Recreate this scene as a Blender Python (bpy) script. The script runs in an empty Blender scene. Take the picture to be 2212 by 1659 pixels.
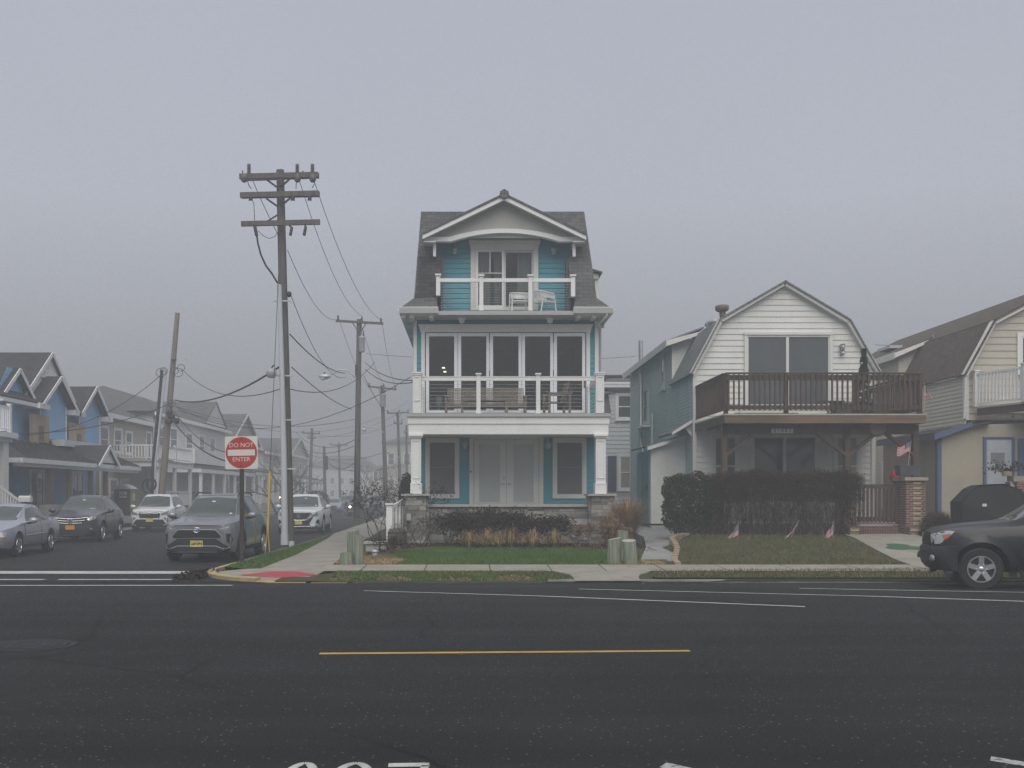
import bpy, bmesh, math, random
import numpy as np
from mathutils import Vector, Matrix
from mathutils.bvhtree import BVHTree
R = math.radians; PI = math.pi
sc = bpy.context.scene; COL = sc.collection
rnd = random.Random(7); nr = np.random.default_rng(7)
# photograph geometry: focal length in px (photo at 2212 px width), vanishing point of the depth axis, eye height
F, VX, VY, EYE = 1721.0, 1015.0, 1067.0, 1.7
K = 1.45   # depth factor: world depth = K * D, lens length = K * F (keeps every measured width and height)
def far(v): return len(v) and max(p[1] for p in v) > 8
def X(px, D): return (px - VX) * D / F
def Z(py, D): return EYE + (VY - py) * D / F
OFF = {}

def rotm(d):
    d = Vector(d).normalized()
    return d.to_track_quat('Z', 'Y').to_matrix()

class MB:
    """collects faces; build() links them as ONE mesh object"""
    def __init__(s): s.v = []; s.f = []; s.sm = []
    def add(s, vs, fs, smooth=False):
        n = len(s.v); s.v += [tuple(v) for v in vs]
        s.f += [tuple(i + n for i in f) for f in fs]; s.sm += [smooth] * len(fs); return s
    def box(s, x0, x1, y0, y1, z0, z1):
        if x0 > x1: x0, x1 = x1, x0
        if y0 > y1: y0, y1 = y1, y0
        if z0 > z1: z0, z1 = z1, z0
        return s.add([(x0,y0,z0),(x1,y0,z0),(x1,y1,z0),(x0,y1,z0),(x0,y0,z1),(x1,y0,z1),(x1,y1,z1),(x0,y1,z1)],
              [(0,3,2,1),(4,5,6,7),(0,1,5,4),(1,2,6,5),(2,3,7,6),(3,0,4,7)])
    def poly(s, pts): return s.add(pts, [tuple(range(len(pts)))])
    def prism(s, pts, vec, cap=True):
        vec = Vector(vec); n = len(pts); a = [Vector(p) for p in pts]; b = [p + vec for p in a]
        nrm = Vector((0,0,0))
        for i in range(n): nrm += a[i].cross(a[(i+1) % n])
        fs = [(i, (i+1) % n, n + (i+1) % n, n + i) for i in range(n)]
        if cap: fs += [tuple(range(n-1, -1, -1)), tuple(range(n, 2*n))]
        if nrm.dot(vec) < 0: fs = [tuple(reversed(f)) for f in fs]
        return s.add(a + b, fs)
    def bar(s, a, b, w, h, up=(0,0,1)):
        a = Vector(a); b = Vector(b); d = (b - a).normalized(); up = Vector(up)
        if abs(d.dot(up)) > .98: up = Vector((0,1,0))
        x = d.cross(up).normalized() * w/2; y = x.cross(d).normalized() * h/2
        return s.add([a-x-y, a+x-y, a+x+y, a-x+y, b-x-y, b+x-y, b+x+y, b-x+y],
              [(0,1,2,3),(7,6,5,4),(0,4,5,1),(1,5,6,2),(2,6,7,3),(3,7,4,0)])
    def tube(s, pts, r, n=8, caps=True):
        pts = [Vector(p) for p in pts]; rs = r if isinstance(r, (list, tuple)) else [r]*len(pts)
        vs = []; m = len(pts); last = None
        for i, p in enumerate(pts):
            d = (pts[min(i+1, m-1)] - pts[max(i-1, 0)])
            if d.length < 1e-9: d = Vector((0,0,1))
            d.normalize()
            x = last - d*last.dot(d) if last else d.orthogonal()
            if x.length < 1e-6: x = d.orthogonal()
            x.normalize(); last = x; y = d.cross(x)
            for k in range(n):
                t = 2*PI*k/n; vs.append(p + (x*math.cos(t) + y*math.sin(t))*rs[i])
        fs = [(i*n+k, i*n+(k+1) % n, (i+1)*n+(k+1) % n, (i+1)*n+k) for i in range(m-1) for k in range(n)]
        s.add(vs, fs, n > 4)
        if caps: s.add(vs[:n], [tuple(range(n-1,-1,-1))]); s.add(vs[-n:], [tuple(range(n))])
        return s
    def lathe(s, prof, n=16, o=(0,0,0), axis=(0,0,1), smooth=True, closed=False, cap=True):
        q = rotm(axis) if tuple(axis) != (0,0,1) else Matrix.Identity(3); o = Vector(o); vs = []
        for r, z in prof:
            for k in range(n):
                t = 2*PI*k/n; vs.append(o + q @ Vector((r*math.cos(t), r*math.sin(t), z)))
        m = len(prof)
        fs = [(i*n+k, i*n+(k+1) % n, (i+1)*n+(k+1) % n, (i+1)*n+k) for i in range(m-1) for k in range(n)]
        if closed: fs += [((m-1)*n+k, (m-1)*n+(k+1) % n, (k+1) % n, k) for k in range(n)]
        s.add(vs, fs, smooth)
        if not closed and cap:
            if prof[0][0] > 1e-4: s.add(vs[:n], [tuple(range(n-1,-1,-1))])
            if prof[-1][0] > 1e-4: s.add(vs[-n:], [tuple(range(n))])
        return s
    def ball(s, c, rx, ry=None, rz=None, n=12):
        ry = ry or rx; rz = rz or rx; m = max(4, n//2); vs = []
        for i in range(m+1):
            p = PI*i/m
            for k in range(n):
                t = 2*PI*k/n; vs.append((c[0]+rx*math.sin(p)*math.cos(t), c[1]+ry*math.sin(p)*math.sin(t), c[2]-rz*math.cos(p)))
        return s.add(vs, [(i*n+k, i*n+(k+1) % n, (i+1)*n+(k+1) % n, (i+1)*n+k) for i in range(m) for k in range(n)], True)
    def merge(s, o, M=None):
        return s.add([M @ Vector(v) for v in o.v] if M else o.v, o.f) if True else s
    def build(s, name, mat, parent=None, loc=None, auto=None, deep=False):
        off = Vector(loc) if loc is not None else OFF.get(parent.name, Vector((0,0,0))) if parent else Vector((0,0,0))
        me = bpy.data.meshes.new(name); k = K if far(s.v) or deep else 1.
        if k > 1 and loc is not None: off = Vector((off.x, off.y*k, off.z)); loc = tuple(off)
        me.from_pydata([(v[0]-off.x, v[1]*k-off.y, v[2]-off.z) for v in s.v], [], s.f)
        me.polygons.foreach_set('use_smooth', s.sm)
        me.update()
        uvl = me.uv_layers.new(name='uv')
        arr = np.zeros(len(me.loops)*2, np.float32)
        for p in me.polygons:
            n = p.normal
            if abs(n.z) > .985: u = Vector((1,0,0)); w = Vector((0,1,0))
            else:
                u = Vector((0,0,1)).cross(n).normalized(); w = n.cross(u)
            for li in p.loop_indices:
                co = me.vertices[me.loops[li].vertex_index].co + off
                arr[2*li] = co.dot(u); arr[2*li+1] = co.dot(w)
        uvl.data.foreach_set('uv', arr)
        if auto: me.set_sharp_from_angle(angle=R(auto))
        return link(name, me, mat, parent, loc, off)

def link(name, me, mat, parent=None, loc=None, off=None):
    o = bpy.data.objects.new(name, me); COL.objects.link(o)
    if mat: me.materials.append(mat)
    if parent: o.parent = parent; OFF[o.name] = OFF.get(parent.name, Vector((0,0,0)))
    elif loc is not None: o.location = loc; OFF[o.name] = Vector(loc)
    return o

def npmesh(name, V, Fc, mat, parent=None, loc=None, smooth=False):
    off = Vector(loc) if loc is not None else OFF.get(parent.name, Vector((0,0,0))) if parent else Vector((0,0,0))
    V = np.array(V, np.float32)
    if V[:, 1].max() > 8:
        V[:, 1] *= K
        if loc is not None: off = Vector((off.x, off.y*K, off.z)); loc = tuple(off)
    V = V - np.array(off, np.float32); Fc = np.asarray(Fc, np.int32); k = Fc.shape[1]
    me = bpy.data.meshes.new(name)
    me.vertices.add(len(V)); me.vertices.foreach_set('co', V.ravel())
    me.loops.add(Fc.size); me.loops.foreach_set('vertex_index', Fc.ravel())
    me.polygons.add(len(Fc)); me.polygons.foreach_set('loop_start', np.arange(0, Fc.size, k, dtype=np.int32))
    me.polygons.foreach_set('loop_total', np.full(len(Fc), k, np.int32))
    if smooth: me.polygons.foreach_set('use_smooth', np.ones(len(Fc), bool))
    me.update(); me.validate()
    return link(name, me, mat, parent, loc, off)

def thing(name, label, cat, loc=(0,0,0), rz=0, group=None):
    o = bpy.data.objects.new(name, None); COL.objects.link(o)
    loc = (loc[0], loc[1]*K, loc[2])
    o.location = loc; o.rotation_euler = (0,0,rz); o['label'] = label; o['category'] = cat
    o.empty_display_size = .2
    if group: o['group'] = group
    OFF[o.name] = Vector(loc)
    return o
def tag(o, label, cat, group=None):
    o['label'] = label; o['category'] = cat
    if group: o['group'] = group
    return o
def basept(t): return Vector((t.location.x, t.location.y/K, t.location.z))
def kind(o, k='structure', label=None, cat=None):
    o['kind'] = k
    if label: o['label'] = label
    if cat: o['category'] = cat
    return o
def place(o, loc, rz=0):
    o.location = (loc[0], loc[1]*K, loc[2]); o.rotation_euler = (0,0,rz); return o
def dup(o, parent=None):
    c = o.copy(); COL.objects.link(c)
    if parent: c.parent = parent
    for ch in list(o.children): dup(ch, c)
    return c

# ------------------------------------------------------------------ materials
MATS = {}
def nodes(name):
    m = bpy.data.materials.new(name); m.use_nodes = True
    nt = m.node_tree; b = nt.nodes['Principled BSDF']; MATS[name] = m
    def N(t, **k):
        n = nt.nodes.new(t)
        for a, v in k.items(): setattr(n, a, v)
        return n
    return m, nt, b, N, nt.links.new
def rgba(c): return (c[0], c[1], c[2], 1)
def ramp(N, L, src, stops):
    r = N('ShaderNodeValToRGB'); e = r.color_ramp.elements
    while len(e) < len(stops): e.new(.5)
    for i, (p, c) in enumerate(stops):
        e[i].position = p; e[i].color = rgba(c) if isinstance(c, (tuple, list)) else (c, c, c, 1)
    L(src, r.inputs[0]); return r.outputs[0]
def mixc(N, L, a, b, fac, mode='MIX'):
    m = N('ShaderNodeMix', data_type='RGBA', blend_type=mode)
    for sock, v in ((0, fac), (6, a), (7, b)):
        if isinstance(v, (int, float)): m.inputs[sock].default_value = v
        elif isinstance(v, (tuple, list)): m.inputs[sock].default_value = rgba(v)
        else: L(v, m.inputs[sock])
    return m.outputs[2]
def noise(N, L, co, scale, detail=4, rough=.55, stretch=None):
    if stretch:
        mp = N('ShaderNodeMapping'); mp.inputs['Scale'].default_value = stretch; L(co, mp.inputs[0]); co = mp.outputs[0]
    n = N('ShaderNodeTexNoise'); n.inputs['Scale'].default_value = scale; n.inputs['Detail'].default_value = detail
    n.inputs['Roughness'].default_value = rough; L(co, n.inputs['Vector']); return n.outputs[0]
def bumpn(N, L, b, h, strength, dist=.01):
    bp = N('ShaderNodeBump'); bp.inputs['Strength'].default_value = strength; bp.inputs['Distance'].default_value = dist
    L(h, bp.inputs['Height']); L(bp.outputs[0], b.inputs['Normal'])
def M(name, c, r=.6, var=.12, vs=3., bump=0., bs=60., metal=0., spec=.4, c2=None, isl=0, coat=0, stretch=None, dirt=None, dscale=1.2, damt=.5):
    m, nt, b, N, L = nodes(name)
    tc = N('ShaderNodeTexCoord').outputs['Object']
    n1 = noise(N, L, tc, vs, 5, .6, stretch)
    f = ramp(N, L, n1, [(.28, 1-var), (.72, 1+var)])
    base = c
    if isl:
        g = N('ShaderNodeNewGeometry'); base = ramp(N, L, g.outputs['Random Per Island'], [(0, c), (1, c2)])
    elif c2:
        n2 = noise(N, L, tc, vs*.45, 6, .65, stretch); fac = ramp(N, L, n2, [(.42, 0.), (.62, 1.)])
        base = mixc(N, L, c, c2, fac)
    col = mixc(N, L, base, f, 1., 'MULTIPLY')
    if dirt:
        nd = noise(N, L, tc, dscale, 7, .7, (1, 1, .35)); fd = ramp(N, L, nd, [(.5, 0.), (.8, damt)])
        col = mixc(N, L, col, dirt, fd)
    L(col, b.inputs['Base Color'])
    b.inputs['Roughness'].default_value = r; b.inputs['Metallic'].default_value = metal
    b.inputs['Specular IOR Level'].default_value = spec
    if coat: b.inputs['Coat Weight'].default_value = coat; b.inputs['Coat Roughness'].default_value = .06
    if bump:
        h = noise(N, L, tc, bs, 4, .6, stretch); bumpn(N, L, b, h, bump)
    return m
def emit(name, c, s):
    m, nt, b, N, L = nodes(name)
    b.inputs['Base Color'].default_value = rgba(c); b.inputs['Emission Color'].default_value = rgba(c); b.inputs['Emission Strength'].default_value = s
    return m
def brickmat(name, ca, cb, cm, w, h, mort, r=.85, bump=.6, var=.2, vs=2., off=.5, mdark=None):
    m, nt, b, N, L = nodes(name)
    tc = N('ShaderNodeTexCoord'); uv = tc.outputs['UV']
    br = N('ShaderNodeTexBrick'); br.offset = off
    br.inputs['Color1'].default_value = rgba(ca); br.inputs['Color2'].default_value = rgba(cb); br.inputs['Mortar'].default_value = rgba(cm)
    for k, v in (('Scale', 1.), ('Mortar Size', mort), ('Brick Width', w), ('Row Height', h), ('Mortar Smooth', .2), ('Bias', 0.)): br.inputs[k].default_value = v
    L(uv, br.inputs['Vector'])
    n1 = noise(N, L, tc.outputs['Object'], vs, 6, .65); f = ramp(N, L, n1, [(.3, 1-var), (.7, 1+var)])
    n2 = noise(N, L, tc.outputs['Object'], 90, 2); f2 = ramp(N, L, n2, [(.3, .82), (.7, 1.18)])
    col = mixc(N, L, mixc(N, L, br.outputs[0], f, 1., 'MULTIPLY'), f2, 1., 'MULTIPLY')
    L(col, b.inputs['Base Color']); b.inputs['Roughness'].default_value = r; b.inputs['Specular IOR Level'].default_value = .25
    inv = N('ShaderNodeMath', operation='SUBTRACT'); inv.inputs[0].default_value = 1.; L(br.outputs[1], inv.inputs[1])
    ad = N('ShaderNodeMath', operation='ADD'); L(inv.outputs[0], ad.inputs[0]); L(n2, ad.inputs[1])
    bumpn(N, L, b, ad.outputs[0], bump, .012)
    return m
# ------------------------------------------------------------------ palette
WHITE = M('white_paint', (.76,.77,.76), .5, .04, 1.5, dirt=(.45,.44,.40), damt=.22)
TRIMD = M('trim_offwhite', (.66,.66,.63), .5, .05, 1.5, dirt=(.42,.40,.36), damt=.3)
OLDWHITE = M('weathered_white_siding', (.70,.70,.67), .55, .06, 1.2, dirt=(.40,.40,.35), damt=.38)
TEAL = M('teal_siding_paint', (.040,.290,.355), .5, .10, 2., bump=.15, bs=40, stretch=(1,1,6), dirt=(.10,.27,.32), damt=.4)
PORCHBLUE = M('bright_blue_siding', (.23,.45,.70), .55, .08, 1.5, dirt=(.22,.36,.55), damt=.4)
GREYTEAL = M('grey_teal_siding', (.44,.55,.54), .55, .08, 1.5, dirt=(.26,.32,.32), damt=.5)
TEALDOOR = M('grey_teal_door_paint', (.20,.29,.32), .5, .08, 2.)
BEIGE = M('beige_siding', (.46,.425,.355), .55, .06, 1.5, dirt=(.36,.32,.25), damt=.4)
BEIGE2 = M('pale_beige_siding', (.56,.54,.46), .55, .06, 1.5, dirt=(.40,.38,.32), damt=.4)
BEIGESTUCCO = M('beige_panel_wall', (.40,.37,.29), .7, .10, 1.2, bump=.2, bs=50, dirt=(.28,.26,.20), damt=.4)
TAN = M('tan_siding', (.44,.39,.32), .6, .06, 1.5)
BROWNSID = M('brown_grey_siding', (.30,.29,.27), .6, .08, 1.5)
PALESID = M('pale_grey_siding', (.60,.62,.63), .55, .05, 1.5, dirt=(.42,.43,.43), damt=.3)
GABLE = M('grey_beadboard', (.47,.47,.44), .6, .05, 1.5)
SOFFIT = M('soffit_grey', (.55,.55,.53), .6, .05, 2.)
NAVY = M('navy_paint', (.035,.045,.10), .5, .1, 2.)
BLUETRIM = M('slate_blue_trim', (.085,.115,.20), .55, .12, 3.)
DECKGREY = M('grey_deck_edge', (.40,.41,.40), .6, .06, 4., stretch=(1,1,8))
SHINGLE = brickmat('grey_roof_shingles', (.130,.131,.126), (.088,.090,.090), (.045,.045,.045), .32, .135, .008)
SHINGLEB = brickmat('brown_roof_shingles', (.115,.092,.072), (.080,.062,.050), (.03,.026,.022), .32, .135, .010)
SHINGLEG = brickmat('light_grey_roof_shingles', (.21,.22,.215), (.17,.18,.175), (.08,.08,.08), .30, .125, .008)
SHINGLED = brickmat('dark_roof_shingles', (.055,.055,.055), (.036,.036,.038), (.02,.02,.02), .32, .135, .008)
METALROOF = M('dark_standing_seam_roof', (.036,.037,.039), .55, .1, 2., spec=.3)
BRICK = brickmat('red_brick', (.185,.070,.050), (.125,.048,.038), (.30,.27,.24), .21, .075, .012, bump=.8)
BRICKY = M('yellow_brick', (.40,.35,.22), .8, .14, 6., bump=.4, bs=60)
BRICKSTEP = brickmat('brick_step', (.16,.062,.046), (.11,.044,.036), (.20,.18,.16), .075, .21, .010, bump=.8, off=0)
STONE = M('ledge_stone', (.14,.138,.13), .85, .2, 7., bump=.7, bs=22, c2=(.37,.36,.325), isl=1)
STONECAP = M('stone_cap', (.37,.37,.345), .8, .14, 5., bump=.4, bs=35)
WOODDK = M('brown_stained_wood', (.088,.056,.036), .7, .25, 6., bump=.3, bs=20, stretch=(1,1,1), c2=(.060,.040,.030))
WOODFASC = M('weathered_fascia_wood', (.185,.125,.070), .75, .30, 3., bump=.4, bs=18, stretch=(.35,1,3), c2=(.10,.075,.05))
WOODPOLE = M('weathered_pole_wood', (.090,.084,.074), .85, .30, 5., bump=.6, bs=14, stretch=(6,6,.25), c2=(.13,.12,.105))
WOODPALE = M('pale_pole_wood', (.22,.19,.155), .85, .25, 5., bump=.5, bs=14, stretch=(6,6,.3), c2=(.15,.13,.11))
BOLLARD = M('green_weathered_piling', (.17,.215,.16), .85, .32, 6., bump=.9, bs=16, stretch=(5,5,.35), c2=(.27,.275,.21))
BOLLARDTOP = M('piling_end_grain', (.36,.36,.30), .9, .25, 20., bump=.4, bs=60)
RAWWOOD = M('raw_plywood', (.42,.34,.23), .8, .18, 3., stretch=(1,1,.4), c2=(.35,.27,.17))
LUMBER = M('porch_post_lumber', (.16,.125,.085), .8, .2, 4., stretch=(1,1,.3))
WICKER = M('grey_wicker', (.19,.165,.135), .8, .25, 18., c2=(.12,.10,.08))
WICKERD = M('dark_wicker', (.12,.10,.08), .8, .25, 18.)
METALG = M('galvanised_metal', (.48,.50,.52), .45, .10, 4., metal=.55)
CONDUIT = M('grey_conduit_plastic', (.50,.53,.55), .45, .06, 2.)
DARKMET = M('dark_metal', (.035,.036,.038), .5, .15, 6., metal=.3)
POSTMET = M('rusty_brown_steel', (.048,.036,.034), .7, .25, 14., metal=.3)
PORCELAIN = M('grey_porcelain', (.10,.095,.09), .35, .1, 5.)
BLACKC = M('black_rubber_cable', (.016,.016,.017), .6, .1, 5.)
XFORMER = M('transformer_grey', (.36,.38,.39), .5, .08, 4.)
SIGNW = M('sign_white', (.62,.62,.58), .45, .06, 4., dirt=(.40,.38,.33), damt=.3)
SIGNR = M('sign_red', (.40,.030,.026), .45, .08, 4., dirt=(.36,.06,.05), damt=.3)
YELLOWP = M('yellow_plastic', (.62,.44,.025), .45, .06, 3.)
TIRE = M('tyre_rubber', (.014,.014,.0145), .75, .15, 20., bump=.2, bs=60)
ALLOY = M('alloy_wheel', (.60,.61,.62), .3, .06, 6., metal=.85)
CHROME = M('chrome_trim', (.72,.73,.74), .16, .03, 4., metal=.95)
BLACKTRIM = M('black_plastic_trim', (.018,.0185,.019), .55, .1, 12.)
GRILLE = M('grille_black', (.010,.010,.011), .45, .2, 40., bump=.6, bs=90)
HEADL = M('headlight_glass', (.20,.21,.22), .10, .25, 14., spec=.9, coat=.8)
HEADLB = M('headlight_reflector', (.75,.76,.77), .10, .2, 16., metal=.5, coat=.8)
AMBER = M('amber_lens', (.40,.125,.035), .2, .1, 8., coat=.6)
TAILRED = M('red_lens', (.28,.012,.012), .2, .1, 8., coat=.6)
PLATEY = M('plate_yellow', (.62,.52,.16), .5, .1, 12.)
PLATEO = M('plate_orange', (.60,.30,.02), .5, .1, 12.)
INK = M('black_ink', (.02,.02,.02), .6, .05, 4.)
INKB = M('blue_ink', (.05,.06,.28), .5, .05, 4.)
STICKER = M('sticker_white', (.62,.70,.66), .5, .1, 30.)
FLAGR = M('flag_red', (.42,.035,.045), .8, .1, 12.)
FLAGW = M('flag_white', (.70,.68,.66), .8, .08, 12.)
FLAGB = M('flag_blue', (.028,.035,.12), .8, .1, 12.)
GOLD = M('gold_finial', (.55,.40,.12), .4, .1, 8.)
REDCLOTH = M('red_cloth', (.36,.02,.025), .8, .2, 9.)
BLACKCLOTH = M('black_cover_fabric', (.005,.0055,.006), .7, .2, 3., bump=.3, bs=9)
GREENP = M('green_plastic', (.17,.30,.06), .5, .08, 3.)
BROWNP = M('brown_plastic', (.095,.060,.052), .55, .08, 3.)
MAILW = M('mailbox_white', (.74,.74,.72), .45, .05, 4.)
DARKROOM = M('dark_interior', (.10,.10,.09), .9, .1, 2.)
ROOMWALL = M('room_wall', (.40,.42,.36), .9, .06, 1.)
CURTAIN = M('grey_curtain', (.42,.45,.43), .9, .14, 6., stretch=(7,7,.2))
BLIND = M('door_glass_blind', (.40,.43,.41), .25, .05, 2., spec=.6, coat=.4)
WINDARK = M('window_glass_dark', (.045,.050,.048), .06, .18, 1.2, spec=.7, coat=.3)
WINSCREEN = M('window_screen', (.115,.118,.108), .55, .12, 1.5)
WINFAR = M('far_window_glass', (.07,.075,.08), .12, .2, 1.5, spec=.7)
CARGLASS = M('car_glass', (.045,.062,.056), .06, .3, 2.5, spec=.5, coat=.1)
CARGLASSD = M('car_side_glass', (.022,.026,.027), .06, .3, 2.5, spec=.6, coat=.2)
def paint(name, c, metal=.35, r=.32): return M(name, c, r, .03, 2., metal=metal, coat=.6, spec=.5)
PSILVER = paint('silver_grey_paint', (.235,.245,.270), .45)
PACCORD = paint('light_silver_paint', (.37,.385,.43), .4)
PWHITE = paint('white_car_paint', (.74,.75,.76), .0)
PGREY = paint('dark_grey_paint', (.062,.064,.070), .4)
PBLACK = M('black_car_paint', (.006,.007,.0105), .34, .03, 2., coat=.25, spec=.35)
PSTEEL = paint('blue_grey_paint', (.14,.16,.18), .3)
PDARK = paint('near_black_paint', (.022,.024,.028), .2)
CONCRETE = None

def clearglass():
    m, nt, b, N, L = nodes('clear_glass'); nt.nodes.remove(b)
    out = nt.nodes['Material Output']; tr = N('ShaderNodeBsdfTransparent'); tr.inputs[0].default_value = (.74,.80,.76,1)
    gl = N('ShaderNodeBsdfGlossy'); gl.inputs['Roughness'].default_value = .02; gl.inputs[0].default_value = (.9,.93,.92,1)
    fr = N('ShaderNodeFresnel'); fr.inputs[0].default_value = 1.6
    mx = N('ShaderNodeMixShader'); L(fr.outputs[0], mx.inputs[0]); L(tr.outputs[0], mx.inputs[1]); L(gl.outputs[0], mx.inputs[2])
    L(mx.outputs[0], out.inputs[0]); return m
CLEAR = clearglass()

def groundmats():
    g = {}
    # asphalt: fine stone aggregate, long tone patches, a few cracks
    m, nt, b, N, L = nodes('asphalt'); co = N('ShaderNodeNewGeometry').outputs['Position']
    n1 = noise(N, L, co, .35, 6, .6); f1 = ramp(N, L, n1, [(.3, .74), (.7, 1.24)])
    n2 = noise(N, L, co, 48, 4, .8); f2 = ramp(N, L, n2, [(.30, .40), (.5, .95), (.70, 1.85)])
    v = N('ShaderNodeTexVoronoi'); v.inputs['Scale'].default_value = 24; L(co, v.inputs['Vector'])
    sp = ramp(N, L, v.outputs['Distance'], [(.10, 1.), (.26, 0.)])
    rr = N('ShaderNodeSeparateColor'); L(v.outputs['Color'], rr.inputs[0])
    sel = ramp(N, L, rr.outputs[0], [(.80, 0.), (.9, 1.)])
    mul = N('ShaderNodeMath', operation='MULTIPLY'); L(sp, mul.inputs[0]); L(sel, mul.inputs[1])
    col = mixc(N, L, mixc(N, L, (.0185,.0210,.0205), f1, 1., 'MULTIPLY'), f2, 1., 'MULTIPLY')
    col = mixc(N, L, col, (.22,.20,.165), mul.outputs[0])
    # wheel-track streaks along the street and cracks
    st = noise(N, L, co, .5, 5, .6, (.06, 2.2, 1)); fs = ramp(N, L, st, [(.35, .80), (.65, 1.18)])
    col = mixc(N, L, col, fs, 1., 'MULTIPLY')
    dn = N('ShaderNodeTexNoise'); dn.inputs['Scale'].default_value = 1.3; dn.inputs['Detail'].default_value = 6; L(co, dn.inputs['Vector'])
    mx = N('ShaderNodeMix', data_type='VECTOR'); mx.inputs[0].default_value = .22; L(co, mx.inputs[4]); L(dn.outputs['Color'], mx.inputs[5])
    v2 = N('ShaderNodeTexVoronoi', feature='DISTANCE_TO_EDGE'); v2.inputs['Scale'].default_value = .16; L(mx.outputs[1], v2.inputs['Vector'])
    ck = ramp(N, L, v2.outputs['Distance'], [(.0, .42), (.0050, 1.)])
    pm = noise(N, L, co, .25, 2); pk = ramp(N, L, pm, [(.46, 0.), (.54, 1.)])
    ck2 = mixc(N, L, (1,1,1), ck, pk)
    col = mixc(N, L, col, ck2, 1., 'MULTIPLY')
    L(col, b.inputs['Base Color']); b.inputs['Roughness'].default_value = .88; b.inputs['Specular IOR Level'].default_value = .16
    bumpn(N, L, b, n2, .55, .008); g['asphalt'] = m
    # concrete
    for nm, c, c2 in (('concrete', (.32,.30,.255), (.25,.235,.20)), ('concrete_path', (.30,.30,.29), (.24,.24,.235)), ('kerb_concrete', (.24,.235,.215), (.13,.128,.12)), ('kerb_yellow', (.46,.36,.15), (.33,.28,.17))):
        m, nt, b, N, L = nodes(nm); co = N('ShaderNodeNewGeometry').outputs['Position']
        n1 = noise(N, L, co, 1.1, 7, .65); f1 = ramp(N, L, n1, [(.40, 0.), (.66, 1.)])
        n2 = noise(N, L, co, 55, 3, .7); f2 = ramp(N, L, n2, [(.3, .85), (.7, 1.12)])
        n3 = noise(N, L, co, 5, 5, .7); f3 = ramp(N, L, n3, [(.3, .88), (.7, 1.10)])
        col = mixc(N, L, mixc(N, L, mixc(N, L, c, c2, f1), f2, 1., 'MULTIPLY'), f3, 1., 'MULTIPLY')
        L(col, b.inputs['Base Color']); b.inputs['Roughness'].default_value = .9; b.inputs['Specular IOR Level'].default_value = .2
        bumpn(N, L, b, n2, .3, .006); g[nm] = m
    # painted markings, worn through to the asphalt
    for nm, c, a in (('marking_white', (.50,.50,.47), .40), ('marking_yellow', (.50,.30,.03), .38), ('marking_old', (.40,.40,.38), .44)):
        m, nt, b, N, L = nodes(nm); co = N('ShaderNodeNewGeometry').outputs['Position']
        n1 = noise(N, L, co, 17, 8, .8); f1 = ramp(N, L, n1, [(a-.04, 1.), (a+.05, 0.)])
        n2 = noise(N, L, co, 2.5, 5, .6); f2 = ramp(N, L, n2, [(.3, .75), (.7, 1.1)])
        L(mixc(N, L, mixc(N, L, c, f2, 1., 'MULTIPLY'), (.06,.06,.06), f1), b.inputs['Base Color'])
        b.inputs['Roughness'].default_value = .7; g[nm] = m
    # soil, mulch, lawn underlay
    for nm, c, c2, s in (('soil_grass', (.050,.066,.022), (.085,.072,.038), 1.2), ('lawn_green', (.042,.095,.015), (.058,.105,.022), 1.0), ('mulch', (.022,.016,.012), (.050,.034,.022), 5.), ('straw_litter', (.20,.145,.085), (.12,.085,.05), 6.), ('earth', (.085,.083,.068), (.065,.07,.045), .3)):
        m, nt, b, N, L = nodes(nm); co = N('ShaderNodeNewGeometry').outputs['Position']
        n1 = noise(N, L, co, s, 7, .7); f1 = ramp(N, L, n1, [(.40, 0.), (.62, 1.)])
        n2 = noise(N, L, co, 40, 4, .7); f2 = ramp(N, L, n2, [(.3, .65), (.7, 1.35)])
        L(mixc(N, L, mixc(N, L, c, c2, f1), f2, 1., 'MULTIPLY'), b.inputs['Base Color']); b.inputs['Roughness'].default_value = .95; b.inputs['Specular IOR Level'].default_value = .1
        bumpn(N, L, b, n2, .8, .02); g[nm] = m
    return g
G = groundmats()
GRASSG = M('lawn_blade_green', (.055,.120,.016), .6, .3, 1.0, c2=(.095,.160,.032), isl=1, spec=.2)
GRASSB = M('winter_grass_blade', (.050,.072,.020), .7, .40, .9, c2=(.20,.165,.085), isl=1, spec=.2)
STRAW = M('straw_blade', (.26,.175,.075), .8, .2, 2., c2=(.52,.40,.21), isl=1, spec=.2)
TAWNY = M('tawny_reed_blade', (.20,.125,.065), .8, .2, 2., c2=(.42,.29,.16), isl=1, spec=.2)
DRYHEAD = M('dry_flower_head', (.18,.125,.075), .9, .25, 6., c2=(.27,.20,.125), isl=1, spec=.1)
TWIG = M('dark_bare_twig', (.040,.028,.024), .9, .25, 6., c2=(.075,.052,.043), isl=1, spec=.1)
TWIGB = M('brown_hedge_twig', (.030,.021,.014), .9, .25, 4., c2=(.085,.056,.035), isl=1, spec=.1)
EVERG = M('evergreen_leaf', (.012,.018,.006), .6, .3, 2., c2=(.046,.052,.019), isl=1, spec=.25)
CONIF = M('conifer_needle', (.016,.032,.018), .7, .3, 3., c2=(.040,.066,.036), isl=1, spec=.2)
LEAFL = M('dead_leaf', (.10,.060,.035), .9, .3, 4., c2=(.26,.17,.10), isl=1, spec=.1)
DARKLEAF = M('dark_withered_leaf', (.018,.014,.012), .9, .3, 4., c2=(.050,.035,.027), isl=1, spec=.1)
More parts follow.
